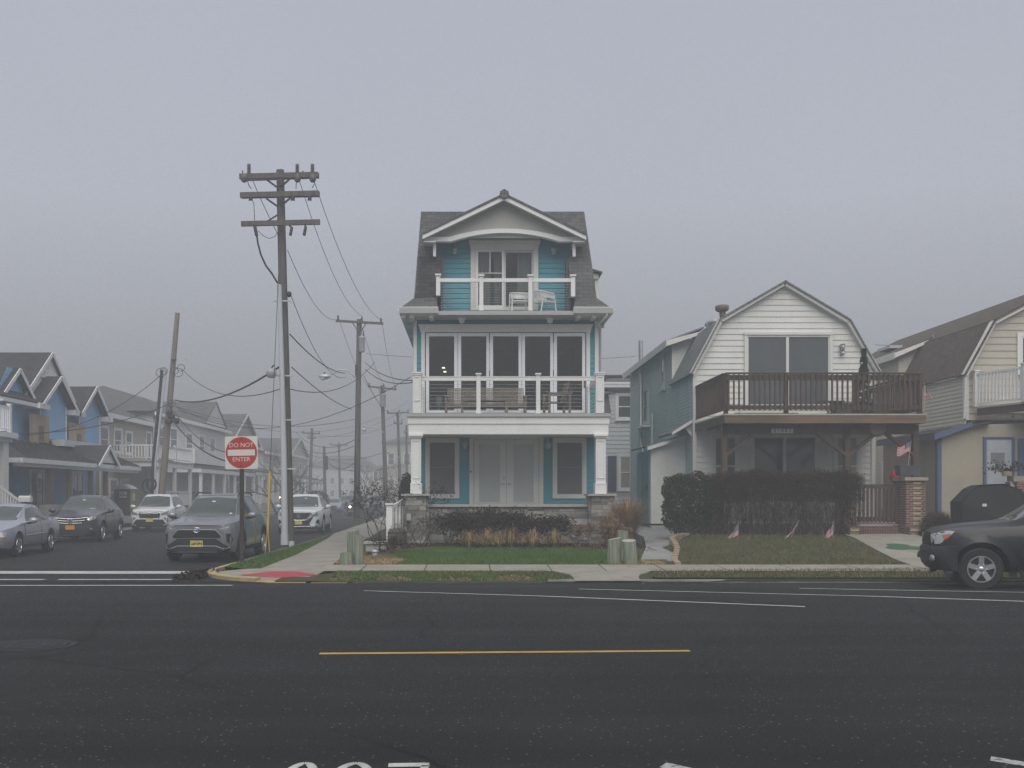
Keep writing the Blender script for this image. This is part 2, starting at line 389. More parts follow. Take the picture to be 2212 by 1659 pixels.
# ------------------------------------------------------------------ building helpers
class Wall:
    """a vertical wall plane: origin o, horizontal axis u, outward normal n; p(a,z,d) = point"""
    def __init__(s, o, u, n): s.o = Vector(o); s.u = Vector(u); s.n = Vector(n)
    def p(s, a, z, d=0): return s.o + s.u*a + Vector((0,0,z)) + s.n*d
    def box(s, mb, a0, a1, z0, z1, d0, d1):
        if a0 > a1: a0, a1 = a1, a0
        pts = [s.p(a0,z0,d0), s.p(a1,z0,d0), s.p(a1,z1,d0), s.p(a0,z1,d0)]
        return mb.prism(pts, s.n*(d1-d0))
    def poly(s, mb, pts, d0, d1): return mb.prism([s.p(a, z, d0) for a, z in pts], s.n*(d1-d0))
    def beam(s, mb, a, b, w, d0, d1):
        """a straight strip of width w between 2D points a, b on the wall"""
        a = Vector(a); b = Vector(b); t = (b-a).normalized(); q = Vector((-t.y, t.x))*w/2
        return s.poly(mb, [a-q, b-q, b+q, a+q], d0, d1)
def front(D, x0=0): return Wall((x0, D, 0), (1,0,0), (0,-1,0))      # faces the camera street
def streetside(xw): return Wall((xw, 0, 0), (0,1,0), (1,0,0))       # faces +X
def leftside(xw): return Wall((xw, 0, 0), (0,1,0), (-1,0,0))        # faces -X

def clip(poly, axis, v, keep_less):
    out = []; n = len(poly)
    for i in range(n):
        a = poly[i]; b = poly[(i+1) % n]
        ia = (a[axis] <= v) if keep_less else (a[axis] >= v); ib = (b[axis] <= v) if keep_less else (b[axis] >= v)
        if ia: out.append(a)
        if ia != ib:
            t = (v-a[axis])/(b[axis]-a[axis]); out.append((a[0]+(b[0]-a[0])*t, a[1]+(b[1]-a[1])*t))
    return out
def siding(W, poly, pitch, holes=(), lip=.018, mb=None, vertical=False):
    """real lapped boards over a convex polygon, with rectangular holes (a0,a1,z0,z1)"""
    mb = mb or MB(); ax = 0 if vertical else 1; zs = [p[ax] for p in poly]; z = min(zs); zt = max(zs); k = 0
    base = min(zs)
    while z < zt - 1e-6:
        z1 = min(base + (k+1)*pitch, zt); cuts = sorted({z, z1} | {h[2+q] for h in holes for q in (0,1) if not vertical and z < h[2+q] < z1})
        for c0, c1 in zip(cuts, cuts[1:]):
            band = clip(clip(poly, ax, c0, False), ax, c1, True)
            if len(band) < 3: continue
            mid = (c0+c1)/2; segs = [(-1e4, 1e4)]
            for h in holes:
                if vertical or not (h[2] < mid < h[3]): continue
                segs = [q for s0, s1 in segs for q in ((s0, min(s1, h[0])), (max(s0, h[1]), s1)) if q[1] > q[0]]
            for s0, s1 in segs:
                pc = clip(clip(band, 0, s0, False), 0, s1, True) if not vertical else band
                if len(pc) < 3: continue
                def dd(q): return lip*(1-(q[ax]-(base+k*pitch))/pitch)+.001
                vs = [W.p(q[0], q[1], dd(q)) for q in pc]
                nn = Vector((0,0,0))
                for i in range(len(vs)): nn += vs[i].cross(vs[(i+1) % len(vs)])
                if nn.dot(W.n) < 0: vs.reverse(); pc = pc[::-1]
                mb.poly(vs)
                for i in range(len(pc)):
                    a, b = pc[i], pc[(i+1) % len(pc)]
                    if abs(a[ax]-c0) < 1e-6 and abs(b[ax]-c0) < 1e-6 and abs(c0-(base+k*pitch)) < 1e-6:
                        mb.poly([vs[i], W.p(a[0],a[1],0), W.p(b[0],b[1],0), vs[(i+1) % len(vs)]])
        z = z1; k += 1
    return mb
def slab(mb, pts, t):
    """a planar roof or panel of thickness t below its top face"""
    n = (Vector(pts[1])-Vector(pts[0])).cross(Vector(pts[2])-Vector(pts[0])).normalized()
    if n.z < 0: n = -n
    return mb.prism([Vector(p) for p in pts], -n*t)
def window(par, W, a0, a1, z0, z1, trim=.09, sash=.045, style='hung', fm=WHITE, gm=WINFAR, d=0., sill=True, name='window', mull=1, label=None):
    """casing proud of the wall, sashes, and the panes as a sub-part; a0..z1 is the glass opening"""
    f = MB(); e = .028
    W.box(f, a0-trim, a0, z0-trim*.9, z1+trim, d, d+.06); W.box(f, a1, a1+trim, z0-trim*.9, z1+trim, d, d+.06)
    W.box(f, a0, a1, z1, z1+trim, d, d+.058); W.box(f, a0, a1, z0-trim*.9, z0, d, d+.058)
    if sill: W.box(f, a0-trim-.03, a1+trim+.03, z0-trim*.9-.04, z0-trim*.9, d, d+.09)
    W.box(f, a0, a0+sash, z0, z1, d, d+.048); W.box(f, a1-sash, a1, z0, z1, d, d+.048)
    W.box(f, a0+sash, a1-sash, z1-sash, z1, d, d+.046); W.box(f, a0+sash, a1-sash, z0, z0+sash, d, d+.046)
    if style == 'hung': W.box(f, a0+sash, a1-sash, (z0+z1)/2-sash*.5, (z0+z1)/2+sash*.5, d, d+.050)
    if style == 'slider':
        for k in range(1, mull+1):
            m = a0+(a1-a0)*k/(mull+1); W.box(f, m-sash*.7, m+sash*.7, z0+sash, z1-sash, d, d+.050)
    o = f.build(name, fm, par)
    if label: o['label'] = label
    g = MB(); W.box(g, a0+.005, a1-.005, z0+.005, z1-.005, d, d+e); g.build('pane', gm, o)
    return o
def railing(par, pts, h, post=.09, bal=.045, pitch=.13, mat=WHITE, top=.07, base=.09, postat=None, cap=True, name='railing', posts=True):
    """balustrade along 3D points at floor height"""
    mb = MB(); pb = MB()
    for a, b in zip(pts, pts[1:]):
        a = Vector(a); b = Vector(b); L_ = (b-a).length; d = (b-a)/L_; up = Vector((0,0,1))
        mb.bar(a+up*(h-top/2), b+up*(h-top/2), .075, top); mb.bar(a+up*(base+.025), b+up*(base+.025), .05, .05)
        n = max(1, int(L_/pitch))
        for i in range(1, n):
            p = a+d*(L_*i/n); mb.bar(p+up*base, p+up*(h-top), bal, bal, up=(d.x, d.y, 0) if abs(d.z) < .9 else (1,0,0))
    o = mb.build(name, mat, par)
    if posts:
        for p in pts:
            p = Vector(p); q = MB(); q.box(p.x-post/2, p.x+post/2, p.y-post/2, p.y+post/2, p.z, p.z+h+.06)
            if cap: q.box(p.x-post*.7, p.x+post*.7, p.y-post*.7, p.y+post*.7, p.z+h+.06, p.z+h+.10)
            q.build('post', mat, o)
    return o
def textmesh(s, size, W=None, a=0, z=0, d=.004, th=.004, bold=0, sx=1., name='lettering', mat=INK, parent=None, fn=None, align='CENTER', loc=None):
    cu = bpy.data.curves.new('t', 'FONT'); cu.body = s; cu.size = size; cu.align_x = align; cu.align_y = 'CENTER'
    cu.offset = bold; cu.resolution_u = 3
    to = bpy.data.objects.new('t', cu); COL.objects.link(to); dg = bpy.context.evaluated_depsgraph_get()
    me = to.evaluated_get(dg).to_mesh(); vs = [v.co.copy() for v in me.vertices]; fs = [list(p.vertices) for p in me.polygons]
    to.to_mesh_clear(); bpy.data.objects.remove(to); bpy.data.curves.remove(cu)
    fn = fn or (lambda x, y, dd: W.p(a+x, z+y, dd)); n = len(vs)
    mb = MB(); mb.add([fn(v.x*sx, v.y, d) for v in vs]+[fn(v.x*sx, v.y, d-th) for v in vs], fs+[[i+n for i in reversed(f)] for f in fs])
    return mb.build(name, mat, parent, loc=loc)
def stonewall(mb, W, a0, a1, z0, z1, d, wmin=.18, wmax=.55, r=rnd):
    """coursed ledge stones, each a block of its own depth"""
    z = z0
    while z < z1-.02:
        h = min(r.choice((.09,.11,.15,.19)), z1-z)
        if z1-z-h < .05: h = z1-z
        a = a0
        while a < a1-.01:
            w = min(r.uniform(wmin, wmax), a1-a)
            if a1-a-w < .10: w = a1-a
            if h > .14 and r.random() < .35:
                hh = h*r.uniform(.4,.6)
                for q0, q1 in ((z, z+hh), (z+hh, z+h)): W.box(mb, a+.004, a+w-.004, q0+.004, q1-.004, 0, d+r.uniform(-.012,.02))
            else: W.box(mb, a+.004, a+w-.004, z+.004, z+h-.004, 0, d+r.uniform(-.012,.022))
            a += w
        z += h
def segs(name, S, mat, parent=None, loc=None, n=3):
    """many thin tapering sticks as one mesh; S rows: ax,ay,az,bx,by,bz,ra,rb"""
    S = np.asarray(S, float); a = S[:, :3]; b = S[:, 3:6]; d = b-a; ln = np.linalg.norm(d, axis=1, keepdims=True); d /= np.maximum(ln, 1e-9)
    h = np.where(np.abs(d[:, 2:3]) > .9, [[1.,0,0]], [[0,0,1.]]); x = np.cross(d, h); x /= np.linalg.norm(x, axis=1, keepdims=True); y = np.cross(d, x)
    V = []
    for c, rr in ((a, S[:, 6:7]), (b, S[:, 7:8])):
        for k in range(n):
            t = 2*PI*k/n; V.append(c+(x*math.cos(t)+y*math.sin(t))*rr)
    m = len(S); V = np.stack(V, 1).reshape(-1, 3); base = np.arange(m)[:, None]*2*n
    Fc = np.concatenate([base+np.array([[k, (k+1) % n, n+(k+1) % n, n+k]]) for k in range(n)])
    return npmesh(name, V, Fc, mat, parent, loc)
def leaves(name, P, size, mat, parent=None, loc=None, flat=0., seed=1, asp=.55):
    """leaf-sized quads at points P, random tilt"""
    g = np.random.default_rng(seed); n = len(P); P = np.asarray(P, float)
    d = g.normal(size=(n, 3)); d[:, 2] *= (1-flat); d /= np.linalg.norm(d, axis=1, keepdims=True)
    e = g.normal(size=(n, 3)); e -= d*(e*d).sum(1, keepdims=True); e /= np.linalg.norm(e, axis=1, keepdims=True)
    s = size*g.uniform(.6, 1.3, (n, 1)); a = d*s; b = e*s*asp
    V = np.stack([P-a, P+b*.9-a*.1, P+a, P-b*.9-a*.1], 1).reshape(-1, 3)
    return npmesh(name, V, np.arange(n*4).reshape(n, 4), mat, parent, loc)
def blades(name, P, h, w, mat, parent=None, loc=None, lean=.4, seed=1):
    """upright grass blades (triangles) at ground points P"""
    g = np.random.default_rng(seed); n = len(P); P = np.asarray(P, float); t = g.uniform(0, 2*PI, n)
    hh = h*g.uniform(.5, 1.3, n); x = np.stack([np.cos(t), np.sin(t), np.zeros(n)], 1)*w
    l = g.uniform(0, 2*PI, n); tip = P+np.stack([np.cos(l)*hh*lean, np.sin(l)*hh*lean, hh], 1)
    V = np.stack([P-x, P+x, tip], 1).reshape(-1, 3)
    return npmesh(name, V, np.arange(n*3).reshape(n, 3), mat, parent, loc)
def wire(name, a, b, sag, r=.012, label='', group='overhead wires and cables', n=14, cat='cable', mat=BLACKC):
    a = Vector(a); b = Vector(b); p = []
    for i in range(n+1):
        t = i/n; q = a.lerp(b, t); q.z -= sag*4*t*(1-t); p.append(q)
    o = MB().tube(p, r, 5, False).build(name, mat, loc=tuple(a)); return tag(o, label, cat, group)
# ------------------------------------------------------------------ ground, roads, pavements
KD = 16.25         # main kerb line (distance from camera)
SX = -6.0          # side street, near-side kerb
SX2 = -16.2        # side street, far-side kerb
def roadz(y):      # the carriageway falls a little towards the gutter
    return 0. if y < 13 else -.11*(y-13)/3.25 if y < KD else -.12
def sheet(name, pts, z, mat, k='structure', fn=None):
    mb = MB(); mb.poly([(x, y, fn(x, y) if fn else z) for x, y in pts]); o = mb.build(name, mat, loc=(0,0,0)); return kind(o, k)
def gridsheet(name, x0, x1, y0, y1, fn, mat, nx=30, ny=30, mask=None):
    xs = np.linspace(x0, x1, nx+1); ys = np.linspace(y0, y1, ny+1); V = [(x, y, fn(x, y)) for y in ys for x in xs]; Fc = []
    for j in range(ny):
        for i in range(nx):
            if mask and not mask((xs[i]+xs[i+1])/2, (ys[j]+ys[j+1])/2): continue
            a = j*(nx+1)+i; Fc.append((a, a+1, a+nx+2, a+nx+1))
    return kind(npmesh(name, V, Fc, mat, smooth=True))
# the ground sheet under everything
kind(MB().add([(-380,-60,-.32),(380,-60,-.32),(380,420,-.32),(-380,420,-.32)], [(0,1,2,3)]).build('ground', G['earth']))
# main street and side street (one carriageway surface, falling to the gutters)
ys = [-55, -20, 0, 6, 10, 13, 14.5, 16, KD+.05]
mb = MB()
for a, b in zip(ys, ys[1:]): mb.add([(-300,a,roadz(a)),(300,a,roadz(a)),(300,b,roadz(b)),(-300,b,roadz(b))], [(0,1,2,3)])
kind(mb.build('main_road', G['asphalt']))
kind(MB().add([(SX2-.05,KD+.05,-.11),(-2.9,KD+.05,-.11),(-2.9,19.6,-.118),(SX+.05,19.6,-.118),(SX+.05,30,-.12),(-7.2,110,-.12),(-19,110,-.12),(SX2-.05,30,-.12)], [(0,1,2,3,4,5,6,7)]).build('side_road', G['asphalt']))
def lerpl(t, P):
    if t <= P[0][0]: return P[0][1]
    for (a, va), (b, vb) in zip(P, P[1:]):
        if t <= b: return va+(vb-va)*(t-a)/(b-a)
    return P[-1][1]
def edgex(y): return lerpl(y, [(18.6,4.95),(20.9,5.47),(22.9,5.85),(24.1,6.4),(25.2,7.4),(30,8.8)])
def lawnz(x, y):
    lo = -.105 + .065*min(max((y-KD)/.6, 0), 1) + .22*min(max((y-KD)/7.3, 0), 1); k = min(max((x+3.35)/.55, 0), 1); lo = lo*k-.075*(1-k)
    t = min(max((y-18.6)/6., 0), 1); hi = -.064+.06*min(max((y-KD)/1.9, 0), 1) + .475*t*t*(3-2*t)
    k = min(max((x-edgex(y))/.12, 0), 1)
    return lo+(hi-lo)*k
def pz(x, y): return lawnz(0, y)+.002
def sz(x, y): return -.052 + .0022*(y-16) + .05*min(max((x+5)/3, 0), 1)*min(max((y-18)/3, 0), 1)
# kerbs
def kerb(name, pts, w=.16, zb=-.3, zt=-.05, mat=None):
    mb = MB(); n = len(pts); L_ = []
    for i in range(n):
        a = Vector(pts[max(i-1, 0)]); b = Vector(pts[min(i+1, n-1)]); t = (b-a).normalized(); L_.append(Vector((-t.y, t.x)))
    for i in range(n-1):
        a, b = Vector(pts[i]), Vector(pts[i+1]); p = [(a.x,a.y), (b.x,b.y), (b.x+L_[i+1].x*w, b.y+L_[i+1].y*w), (a.x+L_[i].x*w, a.y+L_[i].y*w)]
        lo = .015
        mb.add([(x, y, zb) for x, y in p]+[(p[0][0],p[0][1],zt-lo), (p[1][0],p[1][1],zt-lo), (p[2][0],p[2][1],zt), (p[3][0],p[3][1],zt)], [(0,1,5,4),(4,5,6,7),(2,3,7,6),(0,4,7,3),(1,2,6,5)])
    return kind(mb.build(name, mat or G['kerb_concrete']))
CR = 2.3
arc = [(SX+CR*(1-math.cos(t)), KD+CR*(1-math.sin(t))) for t in [PI/2*i/10 for i in range(11)]]
kerb('kerb_corner_yellow', [(SX, 20.2)]+arc[:9], .17, zt=-.02, mat=G['kerb_yellow'])
kerb('kerb_yellow', [arc[8], arc[9], arc[10], (-3.35, KD+.0)], .15, zt=-.085, mat=G['kerb_yellow'])
kerb('kerb_yellow', [(-3.25, KD), (-2.5, KD)], .15, zt=-.10, mat=G['kerb_yellow'])
kerb('kerb', [(1.6, KD+.05), (60, KD+.05)], .17, zt=-.06)
kerb('kerb', [(-2.4, KD+.03), (1.5, KD+.03)], .12, zt=-.098)
kerb('kerb', [(-7.2, 110), (-6.15, 47), (SX, 37.5), (SX, 20.7)], .16, zt=-.025)
kerb('kerb_yellow', [(-6.2, 47.6), (-6.05, 40), (-6.0, 38.2)], .19, zt=.0, mat=G['kerb_yellow'])
kerb('kerb', [(SX2, 19.5), (SX2, 30), (-19., 110)], .16, zt=-.02)
kerb('kerb', [(SX2-2.6, KD+.1), (SX2-1.6, KD+.3), (SX2-.5, KD+1.2), (SX2, 19.4)], .16, zt=-.03)
# left block: pavement and yards
sheet('left_pavement', [(SX2-.16,19.4),(SX2-.16,30),(-19.2,110),(-21.,110),(-18.2,30),(-18.2,17.5),(-17.2,17.2)], -.022, G['concrete'])
sheet('left_yard', [(-18.25,17.5),(-18.25,30),(-21.05,110),(-60,110),(-60,17)], .05, G['soil_grass'])
sheet('far_yard', [(-2,70),(-6.2,70),(-7.,110),(60,110),(60,38.5),(-2,38.5)], .02, G['soil_grass'])
# near-side block underlay, verge and lawns
def base(x, y):
    return (lawnz(x, y))
gridsheet('house_plot', -4.0, 40, KD+.03, 45, lambda x, y: lawnz(x, y) if y < 26 else lawnz(x, 26)+.012*(y-26), G['soil_grass'], 80, 50)
# corner verge, side pavement
sheet('corner_verge', [(SX+.15,34.8),(SX+.15,19.0),(-5.3,18.5),(-4.88,18.6),(-4.95,23),(-5.2,27),(-5.5,31),(-5.8,34)], -.03, G['lawn_green'])
mbp = MB()
sidep = [(-4.9,18.6),(-4.97,23),(-5.22,27),(-5.52,31),(-5.82,34),(SX+.16,35),(-6.1,47),(-6.6,70),(-4.9,70),(-4.3,45),(-3.9,30),(-3.55,23),(-3.3,18.6)]
jo = [17.0,18.6,20.1,21.6,23.1,24.7,26.3,28,29.7,31.5,33.5,36,39,42,45,49,54,60,70]
for a, b in zip(jo, jo[1:]):
    if b <= 18.6: continue
    pc = clip(clip(sidep, 1, a+.012, False), 1, b-.012, True)
    if len(pc) >= 3: mbp.poly([(x, y, sz(x, y)+.006) for x, y in pc])
kind(mbp.build('side_pavement', G['concrete']))
sheet('pavement_joints', [(-4.9,18.6),(-4.97,23),(-5.22,27),(-5.52,31),(-6.0,37),(-6.0,47),(-6.55,70),(-4.9,70),(-4.3,45),(-3.9,30),(-3.55,23),(-3.3,18.6)], 0, M('joint_dirt', (.06,.055,.04), .95, .2), fn=lambda x, y: sz(x, y)-.004)
# front pavement, slab by slab, with joints
mbp = MB(); xs = [-3.32,-2.4,-1.0,.45,1.8,3.0,4.3,5.7,7.2,8.7,10.2,11.7,13.2,14.7,16.2,17.7,19.2,20.7,22.2,24]
for a, b in zip(xs, xs[1:]):
    mbp.poly([(a+.012,17.42,pz(0,17.42)+.018),(b-.012,17.42,pz(0,17.42)+.018),(b-.012,18.58,pz(0,18.58)+.022),(a+.012,18.58,pz(0,18.58)+.022)])
kind(mbp.build('front_pavement', G['concrete']))
ap = lambda y: lawnz(0, y)+.03
ap_ = [(2.15,3.5,KD+.02),(2.15,3.5,KD+.3),(2.1,3.6,KD+.6),(1.95,3.8,17.1),(1.8,3.95,17.41)]
# corner ramp
mbp = MB(); ar = [(x+.17*(1 if x < -4 else .3), y+.17) for x, y in arc]
cor = [(-5.0,18.7)]+[(max(x, -5.8)+.03, y) for x, y in ar[2:]]+[(-3.0,KD+.17),(-3.05,17.3),(-3.32,17.45),(-3.3,18.6)]
mbp.poly([(x, y, -.035-.05*max(0, (18.5-y)/1.8)) for x, y in cor]); kind(mbp.build('corner_ramp', G['concrete']))
mat_ = M('red_tactile_mat', (.40,.040,.052), .7, .1, 5., bump=.5, bs=70)
kind(MB().add([(-5.0,17.30,-.058),(-4.05,16.92,-.078),(-3.25,17.3,-.058),(-3.85,17.9,-.042),(-4.4,17.98,-.040)], [(0,1,2,3,4)]).build('red_ramp_mat', mat_))
# concrete path between the houses, and the path to the brick steps
def path(name, L_, mat, up=.012, k=14):
    mb = MB()
    for (a, b) in zip(L_, L_[1:]):
        for i in range(k):
            t0, t1 = i/k, (i+1)/k; q = []
            for t, s in ((t0, 0), (t0, 1), (t1, 1), (t1, 0)):
                xx = a[s]+(b[s]-a[s])*t; yy = a[2]+(b[2]-a[2])*t; q.append((xx, yy, (a[3]+(b[3]-a[3])*t)+up))
            mb.poly(q)
            for e0, e1 in ((q[0],q[3]),(q[1],q[2])): mb.poly([e0, e1, (e1[0],e1[1],e1[2]-.2), (e0[0],e0[1],e0[2]-.2)])
    return kind(mb.build(name, mat))
path('driveway_apron', [(a, b, y, ap(y)-.012) for a, b, y in ap_], G['concrete'], k=3)
path('side_path', [(3.95,4.85,18.6,.0),(4.45,5.35,20.6,.09),(5.0,5.75,22.6,.17),(5.5,7.1,25.2,.33),(5.6,8.6,28.6,.46),(5.7,8.8,40,.62)], G['concrete_path'])
path('step_path', [(a, b, y, lawnz(12, y)) for a, b, y in ((10.40,12.6,18.6),(10.6,12.8,19.8),(10.8,13.05,21.),(11.0,13.25,22.2),(11.2,13.35,23.2),(11.35,13.4,24.2))], G['concrete'], .022, 4)
# mulch bed in front of the teal house
mp = [(-2.75,20.9),(-2.1,22.3),(-1.2,23.0),(.2,23.2),(1.8,23.1),(3.2,22.7),(4.3,22.0),(5.1,23.2),(5.2,25),(-2.7,25)]
kind(MB().add([(x, y, lawnz(0, y)+.022) for x, y in mp], [tuple(range(len(mp)))]).build('mulch_bed', G['mulch']))
sp = [(-2.8,18.65),(-1.85,18.68),(-1.5,19.3),(-1.75,20.3),(-2.0,21.6),(-2.75,21.5),(-3.1,20.3),(-3.25,19.2)]
kind(MB().add([(x, y, .035) for x, y in sp], [tuple(range(len(sp)))]).build('straw_patch', G['straw_litter']))
# ------------------------------------------------------------------ painted markings (thin sheets on the carriageway)
def marks(name, quads, mat, up=.004):
    mb = MB()
    for a, b, w in quads:
        a = Vector(a); b = Vector(b); k = max(1, int((b-a).length/.6)); t = (b-a).normalized(); q = Vector((-t.y, t.x))*w/2
        for i in range(k):
            p0 = a.lerp(b, i/k); p1 = a.lerp(b, (i+1)/k)
            mb.poly([(c.x, c.y, max(roadz(c.y), roadz(c.y+.25), roadz(c.y-.25))+up+(.008 if c.y > 16.0 else 0)) for c in (p0-q, p1-q, p1+q, p0+q)])
    return kind(mb.build(name, mat))
marks('centre_dash', [((-1.60,8.47),(2.38,8.62),.085)], G['marking_yellow'])
marks('edge_line', [((-1.9,14.25),(5.05,12.0),.07)], G['marking_white'])
marks('parking_line', [((2.0,14.62),(9.4,12.4),.075),((6.1,14.75),(13.5,13.05),.07)], G['marking_white'])
marks('stop_bar', [((-16.0,18.35),(-6.35,18.3),.62)], G['marking_white'], .01)
marks('crosswalk_line', [((-17.0,16.9),(-9.0,16.85),.16),((-8.7,16.85),(-6.3,16.85),.14),((-17.0,15.35),(-4.6,15.45),.15)], G['marking_white'])
# tops of the road lettering that runs out of the frame: two rounded letters and one with a flat bar
mb = MB()
def stroke(pts, w):
    for a, b in zip(pts, pts[1:]):
        a = Vector(a); b = Vector(b); t = (b-a).normalized(); q = Vector((-t.y, t.x))*w/2; mb.poly([(c.x, c.y, .004) for c in (a-q, b-q, b+q, a+q)])
for cx, rx_ in ((-1.035,.10),(-.715,.125)):
    stroke([(cx+rx_*math.cos(t), 4.63+.385*math.sin(t)) for t in [PI*(1-.03*i) for i in range(34)]], .055)
stroke([(-.51,4.985),(-.255,4.995)], .07); stroke([(-.275,4.98),(-.40,4.2)], .05)
kind(mb.build('road_lettering', G['marking_white'], deep=True))
mb = MB()
stroke([(1.21,4.99),(1.9,4.45)], .11); stroke([(3.34,5.11),(3.9,4.7)], .10)
kind(mb.build('road_arrow', G['marking_old'], deep=True))
# shamrock painted on the step path
mb = MB()
for t in (90, 210, 330):
    c = Vector((11.75, 21.6)) + Vector((math.cos(R(t)), math.sin(R(t))))*.26; q = []
    for i in range(20):
        a = 2*PI*i/20; q.append((c.x+.24*math.cos(a)*1.25, c.y+.24*math.sin(a), lawnz(12, c.y+.24*math.sin(a))+.034))
    mb.poly(q)
mb.poly([(a, b, lawnz(12, b)+.034) for a, b in ((11.75,21.55),(11.81,21.55),(12.17,21.15),(12.09,21.12))])
kind(mb.build('painted_shamrock', M('shamrock_paint', (.035,.115,.05), .7, .2, 5.)))
# manhole cover
mc = (-4.95, 8.95); MH = M('cast_iron_cover', (.030,.030,.032), .75, .25, 9., metal=.1, spec=.2)
t = thing('manhole_cover', 'round cast iron manhole cover with concentric ribs set in the near lane', 'manhole cover')
mb = MB().lathe([(.44,.0),(.44,.004),(.39,.006),(.385,.003),(.36,.003),(.355,.007),(.27,.007),(.265,.003),(.245,.003),(.24,.007),(.15,.007),(.145,.003),(.13,.003),(.125,.007),(0,.007)], 40, (0,0,.002))
for i in range(16):
    a = 2*PI*i/16; c, s = math.cos(a), math.sin(a); mb.bar((.28*c,.28*s,.008), (.35*c,.35*s,.008), .03, .008)
mb.build('cover_plate', MH, t); mb = MB().lathe([(.53,.0),(.53,.003),(.445,.003),(.445,0)], 40, (0,0,.001)); mb.build('cover_frame', MH, t); place(t, (mc[0], mc[1], .001))
# stone edging of the raised lawn beside the path
t = thing('garden_edging', 'row of tan concrete edging blocks curving along the raised lawn', 'garden edging', (5.4,21,0))
ep = [(4.9,18.75),(5.0,19.4),(5.2,20.2),(5.42,20.9),(5.6,21.5),(5.72,22.2),(5.8,22.9),(6.1,23.6),(6.6,24.1)]
EDG = M('edging_block', (.34,.28,.19), .85, .2, 6., bump=.4, bs=30)
for i, (a, b) in enumerate(zip(ep, ep[1:])):
    a = Vector(a); b = Vector(b); 
    for k in range(2):
        p = a.lerp(b, k*.5+.02); q = a.lerp(b, k*.5+.47); zz = max(lawnz(6.5, p.y), .02)
        MB().bar((p.x, p.y, zz-.04), (q.x, q.y, zz-.04), .14, .22+rnd.uniform(0,.03)).build('edging_block', EDG, t)
# small yellow cap lying in the gutter
tag(MB().lathe([(.10,0),(.105,.012),(.02,.03),(0,.032)], 14, (3.52, KD-.1, -.14)).build('yellow_lid', YELLOWP, loc=(3.52,KD-.1,-.14)), 'small round yellow lid lying in the gutter by the driveway apron', 'lid')
# ------------------------------------------------------------------ the teal corner house
D1, D2, D3 = 24.2, 26.1, 26.5       # porch/deck front, facade, recessed top-floor wall
HB = Vector((X(1098, D2), D2, .15))
TH = thing('corner_house', 'tall narrow teal house with white trim, stone porch wall and two balconies on the corner', 'house', tuple(HB))
W2 = front(D2); W1 = front(D1); W3 = front(D3)
x = lambda p: X(p, D2); z = lambda p: Z(p, D2)
xl, xr = x(894.5), x(1291.5); DB = 39.5
zfl1, zfl2, zfl3 = z(1089), Z(893, D1), z(671)
# --- facade siding, with the bifold opening left open
bo = (x(918), x(1266), z(892), z(718))
sd = MB()
siding(W2, [(xl,zfl1-.12),(xr,zfl1-.12),(xr,z(948)),(xl,z(948))], .165, mb=sd)
siding(W2, [(xl,z(893)),(xr,z(893)),(xr,z(679)),(xl,z(679))], .165, [bo], mb=sd)
siding(Wall((xr,D2,0),(0,1,0),(1,0,0)), [(0,.2),(DB-D2,.2),(DB-D2,z(679)),(0,z(679))], .165, mb=sd)
siding(Wall((xl,D2,0),(0,1,0),(-1,0,0)), [(0,.2),(DB-D2,.2),(DB-D2,z(679)),(0,z(679))], .165, mb=sd)
sd.box(xl, xr, DB, DB+.05, .2, z(679)); sd.build('siding', TEAL, TH)
# corner boards, bands between floors
tb = MB()
W2.box(tb, xl-.03, x(900.5), z(1089), z(693), .0, .05); W2.box(tb, x(1284.7), xr+.03, z(1089), z(693), .0, .05)
W2.box(tb, xl-.05, xr+.05, z(689.5), z(679.6), 0, .06); W2.box(tb, xl-.05, xr+.05, z(691), z(689.5), 0, .075)
tb.box(xr, xr+.03, D2-.05, D2+.12, .3, z(693)); tb.box(xl-.03, xl, D2-.05, D2+.12, .3, z(693))
tb.build('corner_trim', WHITE, TH)
# --- first floor: room behind the folding doors
rm = MB(); ra, rb = xl+.15, xr-.15
rm.add([(ra,D2+.12,zfl2+.02),(rb,D2+.12,zfl2+.02),(rb,D2+5,zfl2+.02),(ra,D2+5,zfl2+.02),(ra,D2+.12,z(700)),(rb,D2+.12,z(700)),(rb,D2+5,z(700)),(ra,D2+5,z(700))],
       [(0,1,2,3),(7,6,5,4),(3,2,6,7),(0,3,7,4),(1,5,6,2)])
W2.box(rm, ra, bo[0], zfl2, z(700), -.13, -.10); W2.box(rm, bo[1], rb, zfl2, z(700), -.13, -.10)
rm.build('room', ROOMWALL, TH)
for px, py, dd in ((958,794.5,28.5),(961,803,29.6)):
    lm = MB(); lm.lathe([(.0,-.02),(.055,-.02),(.055,.02),(.0,.02)], 14, (X(px,dd), dd, Z(py,dd)))
    lm.build('ceiling_lamp', MATS.get('lamp_glow') or emit('lamp_glow', (1.,.93,.78), 2.), TH)
